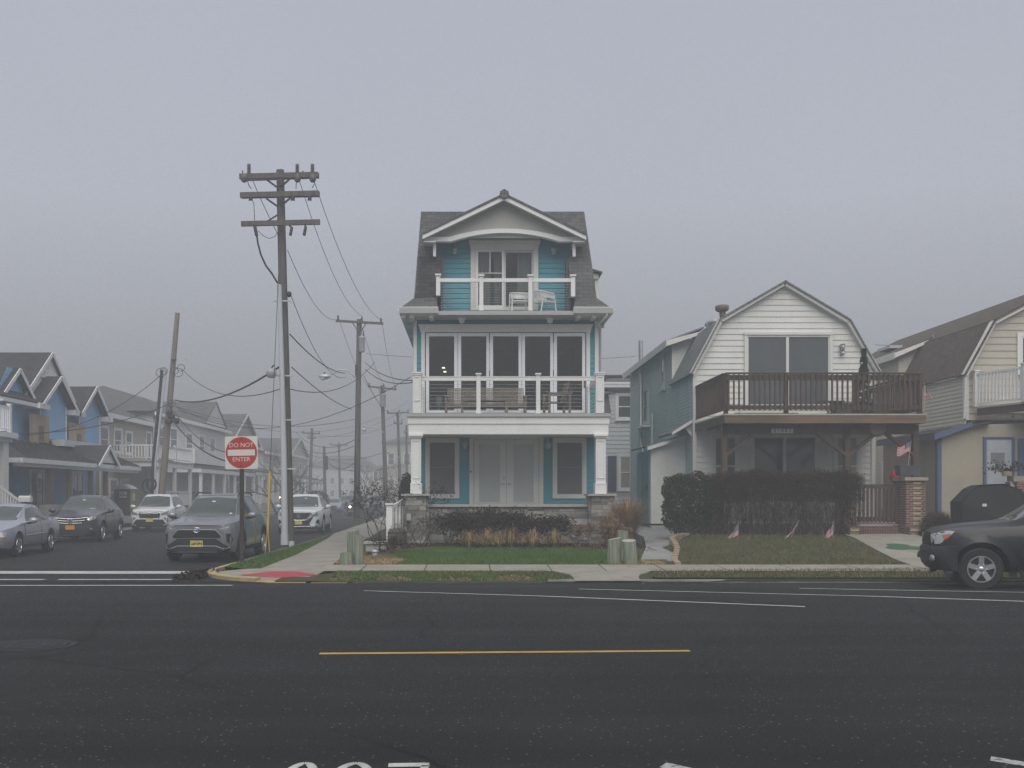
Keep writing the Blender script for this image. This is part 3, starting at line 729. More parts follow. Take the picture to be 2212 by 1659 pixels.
# casing with crown, five folding leaves
cs = MB()
W2.box(cs, x(910), bo[0], z(893), z(713), 0, .075); W2.box(cs, bo[1], x(1274), z(893), z(713), 0, .075)
W2.box(cs, x(908), x(1276), z(718), z(711.5), 0, .085); W2.box(cs, x(906), x(1278), z(711.5), z(705), 0, .11); W2.box(cs, x(904), x(1280), z(705), z(702), 0, .13)
bd = cs.build('folding_door_casing', WHITE, TH)
gx = [(926.9,981.2),(996.2,1050.5),(1065,1120),(1134,1188.4),(1203,1257.4)]
ed = [919.5,988.7,1057.8,1127,1195.7,1264.5]
for i in range(5):
    f = MB(); a0, a1 = x(ed[i])+.006, x(ed[i+1])-.006; g0, g1 = x(gx[i][0]), x(gx[i][1]); b0, b1, t0, t1 = z(892.5)+.01, z(890), z(726.7), z(719.5)
    W2.box(f, a0, g0, b0, t1, -.04, .03); W2.box(f, g1, a1, b0, t1, -.04, .03); W2.box(f, g0, g1, t0, t1, -.04, .028); W2.box(f, g0, g1, b0, b1+.05, -.04, .028)
    o = f.build('folding_door', M('door_frame_white', (.80,.82,.85), .4, .03) if i == 0 else MATS['door_frame_white'], TH)
    g = MB(); g.poly([W2.p(g0,b1+.05), W2.p(g1,b1+.05), W2.p(g1,t0), W2.p(g0,t0)]); g.build('pane', CLEAR, o)
    if i in (1, 3):
        for q0, q1 in ((740,720),(815,800)): h = MB(); W2.box(h, a1-.012, a1+.012, z(q0), z(q1), .03, .045); h.build('hinge', DARKMET, o)
    if i == 4:
        h = MB(); W2.box(h, x(1261), x(1263), z(838), z(823), .03, .08); h.build('handle', DARKMET, o)
# --- deck of the first floor
dk = MB(); dx0, dx1 = X(878.5, D1), X(1318.6, D1); zd = Z(893, D1)
dk.box(dx0, dx1, D1-.06, D2-.06, zd-.10, zd); dk.build('deck_floor', DECKGREY, TH)
dk = MB(); dk.box(dx0+.03, dx1-.03, D1-.02, D1+.06, Z(915.5, D1), zd-.10); dk.box(dx0+.06, dx1-.06, D1+.0, D1+.10, Z(938, D1), Z(915.5, D1))
for s in (dx0+.03, dx1-.09): dk.box(s, s+.06, D1+.06, D2-.05, Z(915.5, D1), zd-.10); dk.box(s+.02, s+.05, D1+.1, D2-.05, Z(938, D1), Z(915.5, D1))
dk.build('deck_fascia', WHITE, TH)
dk = MB(); dk.box(dx0+.1, dx1-.1, D1+.11, D2-.02, Z(938, D1)+.03, Z(938, D1)+.06); dk.build('porch_ceiling', SOFFIT, TH)
rl = MB(); zt = Z(814, D1); ex0, ex1 = X(900, D1), X(1295, D1); mids = [X(1033.6, D1), X(1162.7, D1)]
rl.box(ex0, ex1, D1+.02, D1+.09, Z(822, D1), zt); rl.box(ex0, ex1, D1+.01, D1+.10, zt, zt+.02)
for s in (ex0+.02, ex1-.02): rl.box(s-.035, s+.035, D1+.1, D2-.06, Z(822, D1), zt)
rail2 = rl.build('railing', WHITE, TH)
for m in mids:
    p = MB(); p.box(m-.062, m+.062, D1-.005, D1+.115, zd, Z(809, D1)); p.box(m-.09, m+.09, D1-.035, D1+.145, Z(809, D1), Z(806, D1)); p.box(m-.08, m+.08, D1-.02, D1+.13, zd, zd+.09); p.build('post', WHITE, rail2)
for s in (X(901, D1), X(1295.4, D1)):
    p = MB(); p.box(s-.125, s+.125, D1-.07, D1+.18, zd, Z(807.5, D1)); p.box(s-.16, s+.16, D1-.105, D1+.215, Z(807.5, D1), Z(804.5, D1)); p.box(s-.145, s+.145, D1-.09, D1+.2, Z(811, D1), Z(807.5, D1))
    for b in ((-.085,-.07),(.07,.085)): p.box(s+b[0], s+b[1], D1-.085, D1-.07, Z(866, D1), Z(815, D1))
    for q in (Z(866, D1), Z(815, D1)): p.box(s-.085, s+.085, D1-.085, D1-.07, q-.008, q+.008)
    p.build('post', WHITE, rail2)
cb = MB()
for i in range(1, 9):
    zz = zd+(Z(822, D1)-zd)*i/9; cb.tube([(ex0,D1+.055,zz),(ex1,D1+.055,zz)], .004, 5)
    for s in (ex0+.03, ex1-.03): cb.tube([(s,D1+.05,zz),(s,D2-.05,zz)], .004, 5)
cb.build('rail_cable', METALG, rail2)
sw = MB()   # white end panels beside the wall, with cable studs
for s in (X(903, D1)+.02, X(1290, D1)-.02):
    sw.box(s-.03, s+.03, D2-.30, D2-.06, zd, zd+1.05)
    for i in range(1, 9): sw.ball((s+(.035 if s < 1 else -.035), D2-.18, zd+(Z(822, D1)-zd)*i/9), .018, n=8)
sw.build('rail_end_panel', WHITE, TH)
# --- porch: columns, piers, stone wall
for pa, pb in ((886.5,911),(1285.5,1310)):
    a0, a1 = X(pa, D1), X(pb, D1); c = MB(); d0, d1 = D1-.03, D1-.03+(a1-a0)
    c.box(a0, a1, d0, d1, Z(1066.5, D1), Z(1045, D1)); c.box(a0+.022, a1-.022, d0+.022, d1-.022, Z(1045, D1), Z(946, D1)); c.box(a0-.005, a1+.005, d0-.005, d1+.005, Z(1046.5, D1), Z(1043.5, D1))
    c.box(a0-.01, a1+.01, d0-.01, d1+.01, Z(946, D1), Z(942.5, D1)); c.box(a0-.04, a1+.04, d0-.04, d1+.04, Z(942.5, D1), Z(938, D1)-.002)
    for b in (a0+.07, a1-.085): c.box(b, b+.015, d0+.008, d0+.022, Z(1033, D1), Z(952, D1))
    for q in (Z(1033, D1), Z(952, D1)): c.box(a0+.07, a1-.07, d0+.008, d0+.022, q-.007, q+.007)
    c.build('column', WHITE, TH)
pr = random.Random(3)
for pa, pb in ((874.8,921.4),(1276.5,1323)):
    a0, a1 = X(pa, D1), X(pb, D1); s = MB(); zb, zc = .10, Z(1071, D1)
    stonewall(s, W1, a0, a1, zb, zc, .06, r=pr); s.box(a0+.01, a1-.01, D1+.02, D1+.62, zb, zc-.005)
    stonewall(s, Wall((a0,D1,0),(0,1,0),(-1,0,0)), 0, .62, zb, zc, .05, r=pr); stonewall(s, Wall((a1,D1,0),(0,1,0),(1,0,0)), 0, .62, zb, zc, .05, r=pr)
    o = s.build('stone_pier', STONE, TH); s = MB(); s.box(a0-.11, a1+.11, D1-.13, D1+.74, zc, Z(1066.5, D1)-.003); s.build('cap_stone', STONECAP, o)
Dw = D1+.35; Ww = front(Dw); s = MB(); a0, a1 = X(921.4, D1)+.03, X(1276.5, D1)-.03; zc = Z(1094.6, Dw)
stonewall(s, Ww, a0, a1, .10, zc, .05, r=pr); s.box(a0, a1, Dw+.02, Dw+.3, .1, zc-.005); s.box(a0-.5, a0, D1+.5, D1+.56, .1, zc-.01)
o = s.build('stone_wall', STONE, TH); s = MB(); s.box(a0, a1, Dw-.12, Dw+.36, zc, Z(1089.2, Dw)); s.build('cap_stone', STONECAP, o)
s = MB(); s.box(dx0+.3, dx1-.3, Dw+.36, D2, zfl1-.2, zfl1-.05); s.build('porch_floor', DECKGREY, TH)
# --- ground floor windows and doors
for c0, c1, g0, g1 in ((917,994.7,927.6,983.7),(1192,1269,1202,1258)):
    o = window(TH, W2, x(g0), x(g1), z(1069), z(955), .13, .02, 'plain', TRIMD, WINSCREEN, .0, False)
    f = MB()
    for a, b, c, d in ((g0+.5,g0+3,1069,955),(g1-3,g1-.5,1069,955),(g0+3,g1-3,1069,1065.5),(g0+3,g1-3,958,955),(g0+3,g1-3,1010.5,1008)): W2.box(f, x(a), x(b), z(c), z(d), .028, .04)
    f.build('screen_frame', M('screen_frame_grey', (.20,.20,.185), .5, .05) if 'screen_frame_grey' not in MATS else MATS['screen_frame_grey'], o)
dc = MB(); W2.box(dc, x(1014), x(1023), zfl1, z(941), 0, .07); W2.box(dc, x(1164.6), x(1173.4), zfl1, z(941), 0, .07); W2.box(dc, x(1014), x(1173.4), z(949.7), z(941), 0, .075)
dc.build('door_casing', TRIMD, TH)
for a0, a1, g0, g1 in ((1024,1093.6,1035,1079.8),(1094.4,1164,1109,1152.5)):
    d = MB(); W2.box(d, x(a0), x(a1), zfl1, z(950.5), 0, .035)
    for q0, q1, r0, r1 in ((g0-3,g0,1087,958),(g1,g1+3,1087,958),(g0,g1,960,957.5),(g0,g1,1087.5,1085)): W2.box(d, x(q0), x(q1), z(r0), z(r1), .035, .048)
    o = d.build('front_door', TRIMD, TH); g = MB(); W2.box(g, x(g0), x(g1), z(1085), z(960), .030, .040); g.build('pane', BLIND, o)
    k = MB(); hx = x(1088.5) if a0 < 1050 else x(1099)
    k.lathe([(.032,0),(.032,.02),(.012,.03),(.012,.05)], 12, W2.p(hx, z(1045), .035), (0,-1,0)); k.bar(W2.p(hx, z(1045), .08), W2.p(hx+(-.11 if a0 < 1050 else .11), z(1045), .08), .022, .022)
    if a0 < 1050: k.lathe([(.034,0),(.034,.025),(.015,.03),(0,.03)], 12, W2.p(hx, z(1033), .035), (0,-1,0))
    k.build('handle', METALG, o)
b = MB(); W2.box(b, x(1015.5), x(1019), z(1026), z(1017), .072, .10); o = b.build('doorbell', TRIMD, TH); b = MB(); W2.box(b, x(1015.7), x(1018.8), z(1021), z(1017.2), .10, .105); b.build('camera_eye', INK, o)
def lantern(px, py, D, dd=.02):
    W = front(D); c = W.p(X(px, D), Z(py, D), .16); m = MB()
    m.lathe([(.0,.20),(.02,.19),(.03,.12),(.075,.08),(.115,.02),(.118,.0),(.06,-.005),(.055,-.10),(.035,-.13),(0,-.13)], 12, c)
    for i in range(6): a = 2*PI*i/6; m.tube([c+Vector((.075*math.cos(a), .075*math.sin(a), .02)), c+Vector((.07*math.cos(a), .07*math.sin(a), -.12))], .007, 5)
    m.tube([c+Vector((0,0,.2)), c+Vector((0,.08,.24)), c+Vector((0,.16,.1))], .014, 6); m.lathe([(.05,0),(.05,.02),(0,.02)], 10, W.p(X(px, D), Z(py, D)+.08, dd), (0,-1,0))
    return m.build('wall_lantern', METALG, TH)
lantern(1004.5, 962, D2); lantern(1183, 962, D2)
for px in (997.8, 1186):    # white barn lamps on the frieze
    c = W2.p(X(px, D2), Z(690, D2), .30); m = MB()
    m.lathe([(.03,.17),(.045,.15),(.06,.04),(.13,-.02),(.135,-.05),(.10,-.06),(.09,-.16),(.04,-.19),(0,-.19)], 14, c); m.tube([c+Vector((0,0,.15)), c+Vector((0,.06,.22)), c+Vector((0,.14,.22)), c+Vector((0,.22,.14))], .016, 6); m.lathe([(.06,0),(.06,.03),(0,.03)], 12, W2.p(X(px, D2), Z(681, D2), .09), (0,-1,0))
    m.build('barn_lamp', WHITE, TH)
# --- eaves, gutters, downspout
De = 25.35; x = lambda p: X(p, De); z = lambda p: Z(p, De)
def gutter(mb, a0, a1):
    W = front(De); W.poly(mb, [(0,0)], 0, 0) if False else None
    mb.prism([(a0,De+.10,z(676)),(a0,De-.0,z(676)),(a0,De-.06,z(665)),(a0,De-.06,z(663.5)),(a0,De+.10,z(663.5))], (a1-a0,0,0))
gm = MB(); gutter(gm, x(862), x(947)); gutter(gm, x(1239), x(1325))
for s, sg in ((x(862), 1), (x(1325), -1)): gm.prism([(s,De+.1,z(676)),(s-.06*sg,De+.1,z(665)),(s-.06*sg,De+.1,z(663.5)),(s+.1*sg,De+.1,z(663.5)),(s+.1*sg,De+.1,z(676))], (0,14.,0))
gm.box(x(862)+.1, x(1325)-.1, De+.1, DB+.2, z(676)+.01, z(676)+.04)
gm.build('gutter', WHITE, TH)
for px in (871, 889, 931, 1252, 1285, 1310):
    sf = MB(); sf.box(x(px)-.07, x(px)+.07, De+.12, D2-.06, z(684), z(676)+.01); sf.build('eave_bracket', TRIMD, TH)
for k in range(7):
    for s in (xl-.36, xr+.04): sf = MB(); sf.box(s, s+.32, De+1.6+k*1.9, De+1.75+k*1.9, z(684), z(676)+.01); sf.build('eave_bracket', TRIMD, TH)
ds = MB(); ds.tube([(x(1312),De+.05,z(676)),(x(1312),De+.05,z(681)),(x(1300),De+.5,z(692)),(xr+.09,D2+.08,z(702)),(xr+.09,D2+.08,.6)], .045, 8); ds.build('downspout', WHITE, TH)
# balcony floor edge between the gutters
bf = MB(); bf.box(x(946), x(1239.5), De+.02, D3, Z(679.6, De), Z(671, De)); bf.build('balcony_floor', DECKGREY, TH)
# --- mansard roof: front skirts, side slopes, flat top
Dt = 26.5; P = lambda px, py, D: (X(px, D), D, Z(py, D))
ro = MB()
def rp(*q, t=.05): slab(ro, [P(*p) for p in q], t)
Dk = 25.75
rp((866,664,De),(945,664,De),(943.5,642,Dk),(894.5,643.5,Dk)); rp((1240,666,De),(1320,667,De),(1289,643.6,Dk),(1241.5,643,Dk))
dm = lambda py: Dk+(Dt-Dk)*(643.5-py)/(643.5-457)
rp((894.5,643.5,Dk),(944,643.5,Dk),(953,643.5,Dk),(953.5,553.5,dm(553.5)),(901.5,553.5,dm(553.5)))
rp((901.5,553.5,dm(553.5)),(939,553.5,dm(553.5)),(941,457,Dt),(909.5,457,Dt))
rp((909.5,500,dm(500)),(941,500,dm(500)),(1005,457,Dt),(909.5,457,Dt), t=.045)
rp((1229,643.5,Dk),(1289,643.5,Dk),(1276,553.5,dm(553.5)),(1228.5,553.5,dm(553.5)))
rp((1240,553.5,dm(553.5)),(1276,553.5,dm(553.5)),(1262,458,Dt),(1238,458,Dt))
rp((1238,500,dm(500)),(1262,500,dm(500)),(1262,458,Dt),(1170,458,Dt), t=.045)
for sgn, pb, pm, pt in ((-1, 866, 894.5, 909.5), (1, 1320, 1289, 1262)):
    a, b, c = P(pb,665,De), P(pm,643.5,Dk), P(pt,457,Dt)
    slab(ro, [a, (a[0],DB+.3,a[2]), (b[0],DB,b[2]), b], .05); slab(ro, [b, (b[0],DB,b[2]), (c[0],DB-.6,c[2]), c], .05)
a, b = P(909.5,457,Dt), P(1262,457,Dt); slab(ro, [a, b, (b[0],DB-.6,a[2]), (a[0],DB-.6,a[2])], .05)
# cheeks of the balcony recess
for px in (953, 1229):
    q = X(px, Dk); ro.prism([(q,Dk,Z(671,Dk)),(q,D3,Z(671,Dk)),(q,D3,Z(553.5,Dk)),(q,dm(553.5),Z(553.5,Dk))], (.04 if px < 1100 else -.04,0,0))
roof = ro.build('roof', SHINGLE, TH)
# --- recessed top-floor wall
x = lambda p: X(p, D3); z = lambda p: Z(p, D3)
oo = (x(1026), x(1152), z(668), z(541)); sd = MB()
siding(W3, [(x(925),z(676)),(x(1255),z(676)),(x(1255),z(500)),(x(925),z(500))], .165, [oo], mb=sd); sd.build('upper_siding', TEAL, TH)
rm = MB(); rm.add([(x(1015),D3+.1,z(668)),(x(1163),D3+.1,z(668)),(x(1163),D3+4,z(668)),(x(1015),D3+4,z(668)),(x(1015),D3+.1,z(530)),(x(1163),D3+.1,z(530)),(x(1163),D3+4,z(530)),(x(1015),D3+4,z(530))], [(0,1,2,3),(7,6,5,4),(3,2,6,7),(0,3,7,4),(1,5,6,2)])
W3.box(rm, x(1015), oo[0], z(668), z(530), -.13, -.10); W3.box(rm, oo[1], x(1163), z(668), z(530), -.13, -.10); rm.build('room', ROOMWALL, TH)
cs = MB(); W3.box(cs, x(1016.5), oo[0], z(671), z(537), 0, .075); W3.box(cs, oo[1], x(1162.5), z(671), z(537), 0, .075)
W3.box(cs, oo[0], oo[1], oo[3], z(537), 0, .07); W3.box(cs, x(1015.5), x(1163.5), z(537), z(530), 0, .085); W3.box(cs, x(1013.5), x(1165.5), z(530), z(525), 0, .13); W3.box(cs, x(1012.5), x(1166.6), z(525), z(521), 0, .17)
W3.box(cs, oo[0], oo[1], z(671), oo[2], 0, .06)
sld = cs.build('sliding_door', TRIMD, TH)
f = MB()
for a, b, c0, c1, dd in ((1026.4,1033,668,541,.03),(1084,1088.5,668,541,.03),(1033,1084,668,660,.028),(1033,1084,544,541,.028),(1033,1084,591,589.5,.02),(1057.5,1059.5,590,544,.02)): W3.box(f, x(a), x(b), z(c0), z(c1), -.03, dd)
f.build('sash', WHITE, sld)
f = MB()
for a, b, c0, c1 in ((1088.7,1092.5,668,541),(1148.5,1152,668,541),(1092.5,1148.5,668,662),(1092.5,1148.5,545,541)): W3.box(f, x(a), x(b), z(c0), z(c1), -.06, -.01)
f.build('screen_frame', TRIMD, sld)
g = MB(); g.poly([W3.p(x(1033),z(660),.0), W3.p(x(1084),z(660),.0), W3.p(x(1084),z(544),.0), W3.p(x(1033),z(544),.0)]); g.poly([W3.p(x(1092.5),z(662),-.04), W3.p(x(1148.5),z(662),-.04), W3.p(x(1148.5),z(545),-.04), W3.p(x(1092.5),z(545),-.04)]); g.build('pane', CLEAR, sld)
cu = MB()
for a, b in ((1034,1060),(1068,1082),(1118,1150)):
    n = 30; v = [(x(a+(b-a)*i/n), D3+.25+.05*math.sin(i*1.9)+.02*math.sin(i*.7), q) for q in (z(666), z(536)) for i in range(n+1)]
    cu.add(v, [(i, i+1, n+2+i, n+1+i) for i in range(n)], True)
cu.build('curtain', CURTAIN, TH)
# arched trim and beadboard gable
Dg = 25.95; Wg = front(Dg); gx = lambda p: X(p, Dg); gz = lambda p: Z(p, Dg)
lo = [(917,522.5),(974,522.5)]+[(974+(1208-974)*i/18, 522.5-18.5*(1-((i-9)/9)**2)) for i in range(1, 18)]+[(1208,522.5),(1262,522.5)]
up = [(917,513),(970,513)]+[(970+(1212-970)*i/18, 513-18*(1-((i-9)/9)**2)) for i in range(1, 18)]+[(1212,513),(1262,513)]
ar = MB()
for i in range(len(lo)-1): Wg.poly(ar, [(gx(lo[i][0]),gz(lo[i][1])),(gx(lo[i+1][0]),gz(lo[i+1][1])),(gx(up[i+1][0]),gz(up[i+1][1])),(gx(up[i][0]),gz(up[i][1]))], -.12, .06)
for a, b in ((935.5,941.8),(1237,1243.3)): Wg.box(ar, gx(a), gx(b), gz(554), gz(522.5), -.10, .03)
ar.build('arched_trim', WHITE, TH)
gb = MB()
for i in range(len(up)-1):   # beadboard strips from the arch up to the rakes
    n = max(1, int((up[i+1][0]-up[i][0])/4.3))
    for k in range(n):
        p0 = up[i][0]+(up[i+1][0]-up[i][0])*k/n; p1 = up[i][0]+(up[i+1][0]-up[i][0])*(k+1)/n
        y0 = up[i][1]+(up[i+1][1]-up[i][1])*k/n; y1 = up[i][1]+(up[i+1][1]-up[i][1])*(k+1)/n
        ty = lambda p: 424+abs(p-1089)*(514-424)/(176)
        if ty(p0) > y0+1 and ty(p1) > y1+1: continue
        Wg.poly(gb, [(gx(p0)+.008,gz(y0)),(gx(p1)-.008,gz(y1)),(gx(p1)-.008,max(gz(ty(p1)),gz(y1)+.01)),(gx(p0)+.008,max(gz(ty(p0)),gz(y0)+.01))], -.06, .0)
Wg.poly(gb, [(gx(925),gz(513)),(gx(1253),gz(513)),(gx(1089),gz(428))], -.09, -.05)
gb.build('gable_boards', GABLE, TH)
# gable roof and rakes
Dr = 25.72; Wr = front(Dr); rx = lambda p: X(p, Dr); rz = lambda p: Z(p, Dr)
rk = MB(); Wr.poly(rk, [(rx(913),rz(517.5)),(rx(913),rz(505.5)),(rx(1089),rz(421)),(rx(1089),rz(433))], 0, .06); Wr.poly(rk, [(rx(1265.6),rz(519)),(rx(1265.6),rz(507)),(rx(1089),rz(421)),(rx(1089),rz(433))], 0, .058)
rk.build('rake_trim', WHITE, TH)
so = MB()
for s, px, py in ((-1,914,514),(1,1264.5,515.5)): slab(so, [(rx(px),Dr,rz(py)),(rx(1089),Dr,rz(429)),(rx(1089),Dg-.02,rz(429)),(rx(px),Dg-.02,rz(py))], .02)
so.box(X(913,Dr)+.02, X(941,Dr), Dr+.01, Dg+.5, rz(523), rz(520)); so.box(X(1238,Dr), X(1265,Dr)-.02, Dr+.01, Dg+.5, rz(523), rz(520)); so.build('gable_soffit', SOFFIT, TH)
gr = MB()
for px, py in ((912,504),(1266.5,505.5)): slab(gr, [(rx(px),Dr-.08,rz(py)),(rx(1089),Dr-.08,rz(418.5)),(rx(1089),31,rz(418.5)),(rx(px),31,rz(py))], .07)
gr.build('gable_roof', SHINGLE, TH)
cp = MB(); cp.prism([(rx(1078.5),Dr-.12,rz(425)),(rx(1080),Dr-.12,rz(416)),(rx(1089),Dr-.12,rz(411)),(rx(1098),Dr-.12,rz(416)),(rx(1099.5),Dr-.12,rz(425)),(rx(1089),Dr-.12,rz(432))], (0,.3,0)); cp.prism([(rx(1085),Dr+.1,rz(419)),(rx(1089),Dr+.1,rz(413)),(rx(1093),Dr+.1,rz(419))], (0,5.3,0)); cp.build('ridge_cap', SHINGLE, TH)
lantern(982.3, 544, D3); lantern(1195.4, 544, D3)
# top balcony railing
Db = 25.55; bx = lambda p: X(p, Db); bz = lambda p: Z(p, Db); rl = MB()
rl.box(bx(948), bx(1236), Db, Db+.07, bz(608.7), bz(601)); t3 = rl.build('railing', WHITE, TH)
for a, b, y0, y1 in ((942,951,638.6,595.5),(1035.4,1044,671,597),(1141.4,1149.7,671,597),(1233.4,1242.4,640.5,597)):
    p = MB(); p.box(bx(a), bx(b), Db-.03, Db+.10, bz(y0), bz(y1)); p.box(bx(a)-.03, bx(b)+.03, Db-.06, Db+.13, bz(y1), bz(y1-3.5)); p.build('post', WHITE, t3)
cb = MB()
for i in range(1, 11): zz = bz(670)+(bz(609)-bz(670))*i/11; cb.tube([(bx(951),Db+.035,zz),(bx(1234),Db+.035,zz)], .004, 5)
for px in (952, 1231): 
    for i in range(1, 11): zz = bz(670)+(bz(609)-bz(670))*i/11; cb.tube([(bx(px),Db+.035,zz),(bx(px)+(.25 if px < 1000 else -.02),Db+.7,zz)], .005, 5)
cb.build('rail_cable', METALG, t3)
# dormer on the right slope
dr = MB(); q0 = X(1279, 27.6); q1 = X(1299.5, 27.6)
dr.prism([(q0-.5,27.6,Z(602,27.6)),(q1-.1,27.6,Z(602,27.6)),(q1-.1,27.6,Z(592,27.6)),(q0-.5,27.6,Z(576,27.6))], (0,3,0)); dr.box(q1-.22, q1-.1, 27.65, 30.5, Z(660,27.6), Z(602,27.6)); dr.box(q0, q1-.14, 27.7, 30.4, Z(660,27.6), Z(602,27.6)); d_ = dr.build('dormer', WHITE, TH)
dr = MB(); slab(dr, [(q0-.8,27.5,Z(568,27.6)),(q1+.02,27.5,Z(588.5,27.6)),(q1+.02,30.7,Z(588.5,27.6)),(q0-.8,30.7,Z(568,27.6))], .06); dr.build('dormer_roof', SHINGLE, d_)
# side stairs with white handrail on the left, landing and planter box
st = MB(); sx0 = X(874, D1+.4)
zl = lambda D: lawnz(0, D)
ra_, rb_ = Vector((X(834, 22.6), 23.6, Z(1095, 23.6)+.0)), Vector((X(873, 24.3), 24.5, Z(1076, 24.4)))
r_ = MB(); r_.bar(ra_+Vector((0,0,-.05)), rb_+Vector((0,0,-.05)), .07, .10); r_.bar(ra_+Vector((0,0,-.98)), rb_+Vector((0,0,-.98)), .05, .07)
for i in range(1, 5): p = ra_.lerp(rb_, i/4.6); r_.box(p.x-.035, p.x+.035, p.y-.03, p.y+.03, p.z-.98, p.z-.06)
rs = r_.build('stair_railing', WHITE, TH); p = MB(); p.box(ra_.x-.09, ra_.x+.09, ra_.y-.09, ra_.y+.09, .05, ra_.z+.06); p.box(ra_.x-.12, ra_.x+.12, ra_.y-.12, ra_.y+.12, ra_.z+.06, ra_.z+.11); p.build('post', WHITE, rs)
r_ = MB()
for i in range(6): r_.box(ra_.x-.05+i*.13, rb_.x+.1, 24.0+.001*i, 25.6-.001*i, .1+.2*i-.2, .1+.2*i)
r_.build('stair', STONECAP, TH)
# --- furniture on the balconies
WK = 'furniture on the balconies'
def weave(mb, p, u, v, nu, nv, w=.022, curve=None):
    """open basket weave: strips along u and v from corner p"""
    p = Vector(p); u = Vector(u); v = Vector(v); n = u.cross(v).normalized()
    for i in range(nu+1):
        a = p+u*(i/nu); mb.bar(a+n*.006*(1 if i % 2 else -1), a+v+n*.006*(1 if i % 2 else -1), w, .012, n)
    for j in range(nv+1):
        a = p+v*(j/nv); mb.bar(a, a+u, w*1.0, .012, n)
def wicker_seat(root, w, d, hs, hb, n, arms=True):
    nu = int(w/.042)
    b = MB(); weave(b, (-w/2,-.0+d*.85,hs+.02), (w,0,0), (0,.14,hb-hs), nu, 10); b.build('backrest', WICKER, root)
    s = MB(); weave(s, (-w/2,0,hs), (w,0,0), (0,d,0), nu, 12); s.box(-w/2,w/2,-.02,.02,hs-.09,hs+.01); s.box(-w/2,w/2,d-.02,d+.02,hs-.08,hs); s.build('seat', WICKER, root)
    for sx in (-1, 1):
        for yy, hh in ((0.0, hs+.24), (d+.05, hs+.26)):
            l = MB(); l.box(sx*(w/2+.04)-.035, sx*(w/2+.04)+.035, yy-.035, yy+.035, 0, hh); l.build('leg', WICKER, root)
        if arms: a = MB(); a.box(sx*(w/2+.04)-.05, sx*(w/2+.04)+.05, -.05, d+.12, hs+.24, hs+.29); a.build('armrest', WICKER, root)
so = thing('wicker_sofa', 'long grey woven wicker sofa behind the middle railing of the first-floor deck', 'sofa', (0,0,0), 0, WK)
wicker_seat(so, 2.42, .62, .36, .90, 3); place(so, (X(1049,25.2), 25.05, zd+.002))
tb_ = thing('coffee_table', 'low slatted wicker coffee table in front of the woven sofa', 'table', (0,0,0), 0, WK)
m = MB(); m.box(-.72,.72,0,.5,.40,.44); m.box(-.66,.66,.03,.47,.22,.25); m.build('tabletop', WICKER, tb_)
for a in (-.68,.68):
    for b in (.03,.47): m = MB(); m.box(a-.04,a+.04,b-.04,b+.04,0,.40); m.build('leg', WICKER, tb_)
place(tb_, (X(1046,24.6), 24.38, zd+.002))
ch = thing('wicker_armchair', 'dark woven armchair turned sideways beside the last deck railing post', 'armchair', (0,0,0), 0, WK)
wicker_seat(ch, .62, .60, .42, 1.02, 1); place(ch, (X(1181,25.0), 25.0, zd+.002), R(-80))
def patio_chair(label, loc, rz):
    r = thing('patio_chair', label, 'chair', (0,0,0), 0, 'white chairs on the top balcony')
    for a in (-.27,.27):
        m = MB(); m.tube([(a*1.05,-.28,0),(a,-.24,.45),(a*1.02,-.20,.64)], .024, 8); m.build('leg', WHITE, r)
        m = MB(); m.tube([(a*1.08,.32,0),(a*.98,.24,.45),(a*.9,.34,.72)], .024, 8); m.build('leg', WHITE, r)
    m = MB(); m.prism([(-.27,-.25,.42),(.27,-.25,.42),(.25,.26,.41),(-.25,.26,.41)], (0,0,.03)); m.tube([(-.27,-.25,.42),(.27,-.25,.42)], .03, 8); m.build('seat', WHITE, r)
    m = MB(); n = 12; q = []
    for i in range(n+1):
        t = -PI*.5+PI*i/n; q.append((.31*math.sin(t), -.18+.52*max(math.cos(t),0)))
    for i in range(n):
        (a, b), (c, d) = q[i], q[i+1]; h = lambda i: .66+.12*math.sin(PI*i/n)
        m.prism([(a,b,h(i)-.15-.04*math.sin(PI*i/n)),(c,d,h(i+1)-.15-.04*math.sin(PI*(i+1)/n)),(c,d*1.03,h(i+1)),(a,b*1.03,h(i))], (.012,.012,0))
        m.tube([(a,b,h(i)),(c,d,h(i+1))], .028, 7)
    m.build('backrest', WHITE, r); place(r, loc, rz)
zb_ = Z(671, De)
patio_chair('white curved-back patio chair facing the balcony railing, left of the pair', (X(1121,26.0), 25.98, zb_), R(8))
patio_chair('white patio chair turned sideways on the top balcony, right of the pair', (X(1176,26.1), 26.06, zb_), R(118))
m = MB(); m.box(-.12,.12,-.12,.12,0,.18); m.box(-.14,.14,-.14,.14,.18,.22); place(tag(m.build('flower_pot', WICKER, loc=(0,0,0)), 'small tan box planter in the right corner of the top balcony', 'planter'), (X(1220,26.2), 26.3, zb_))
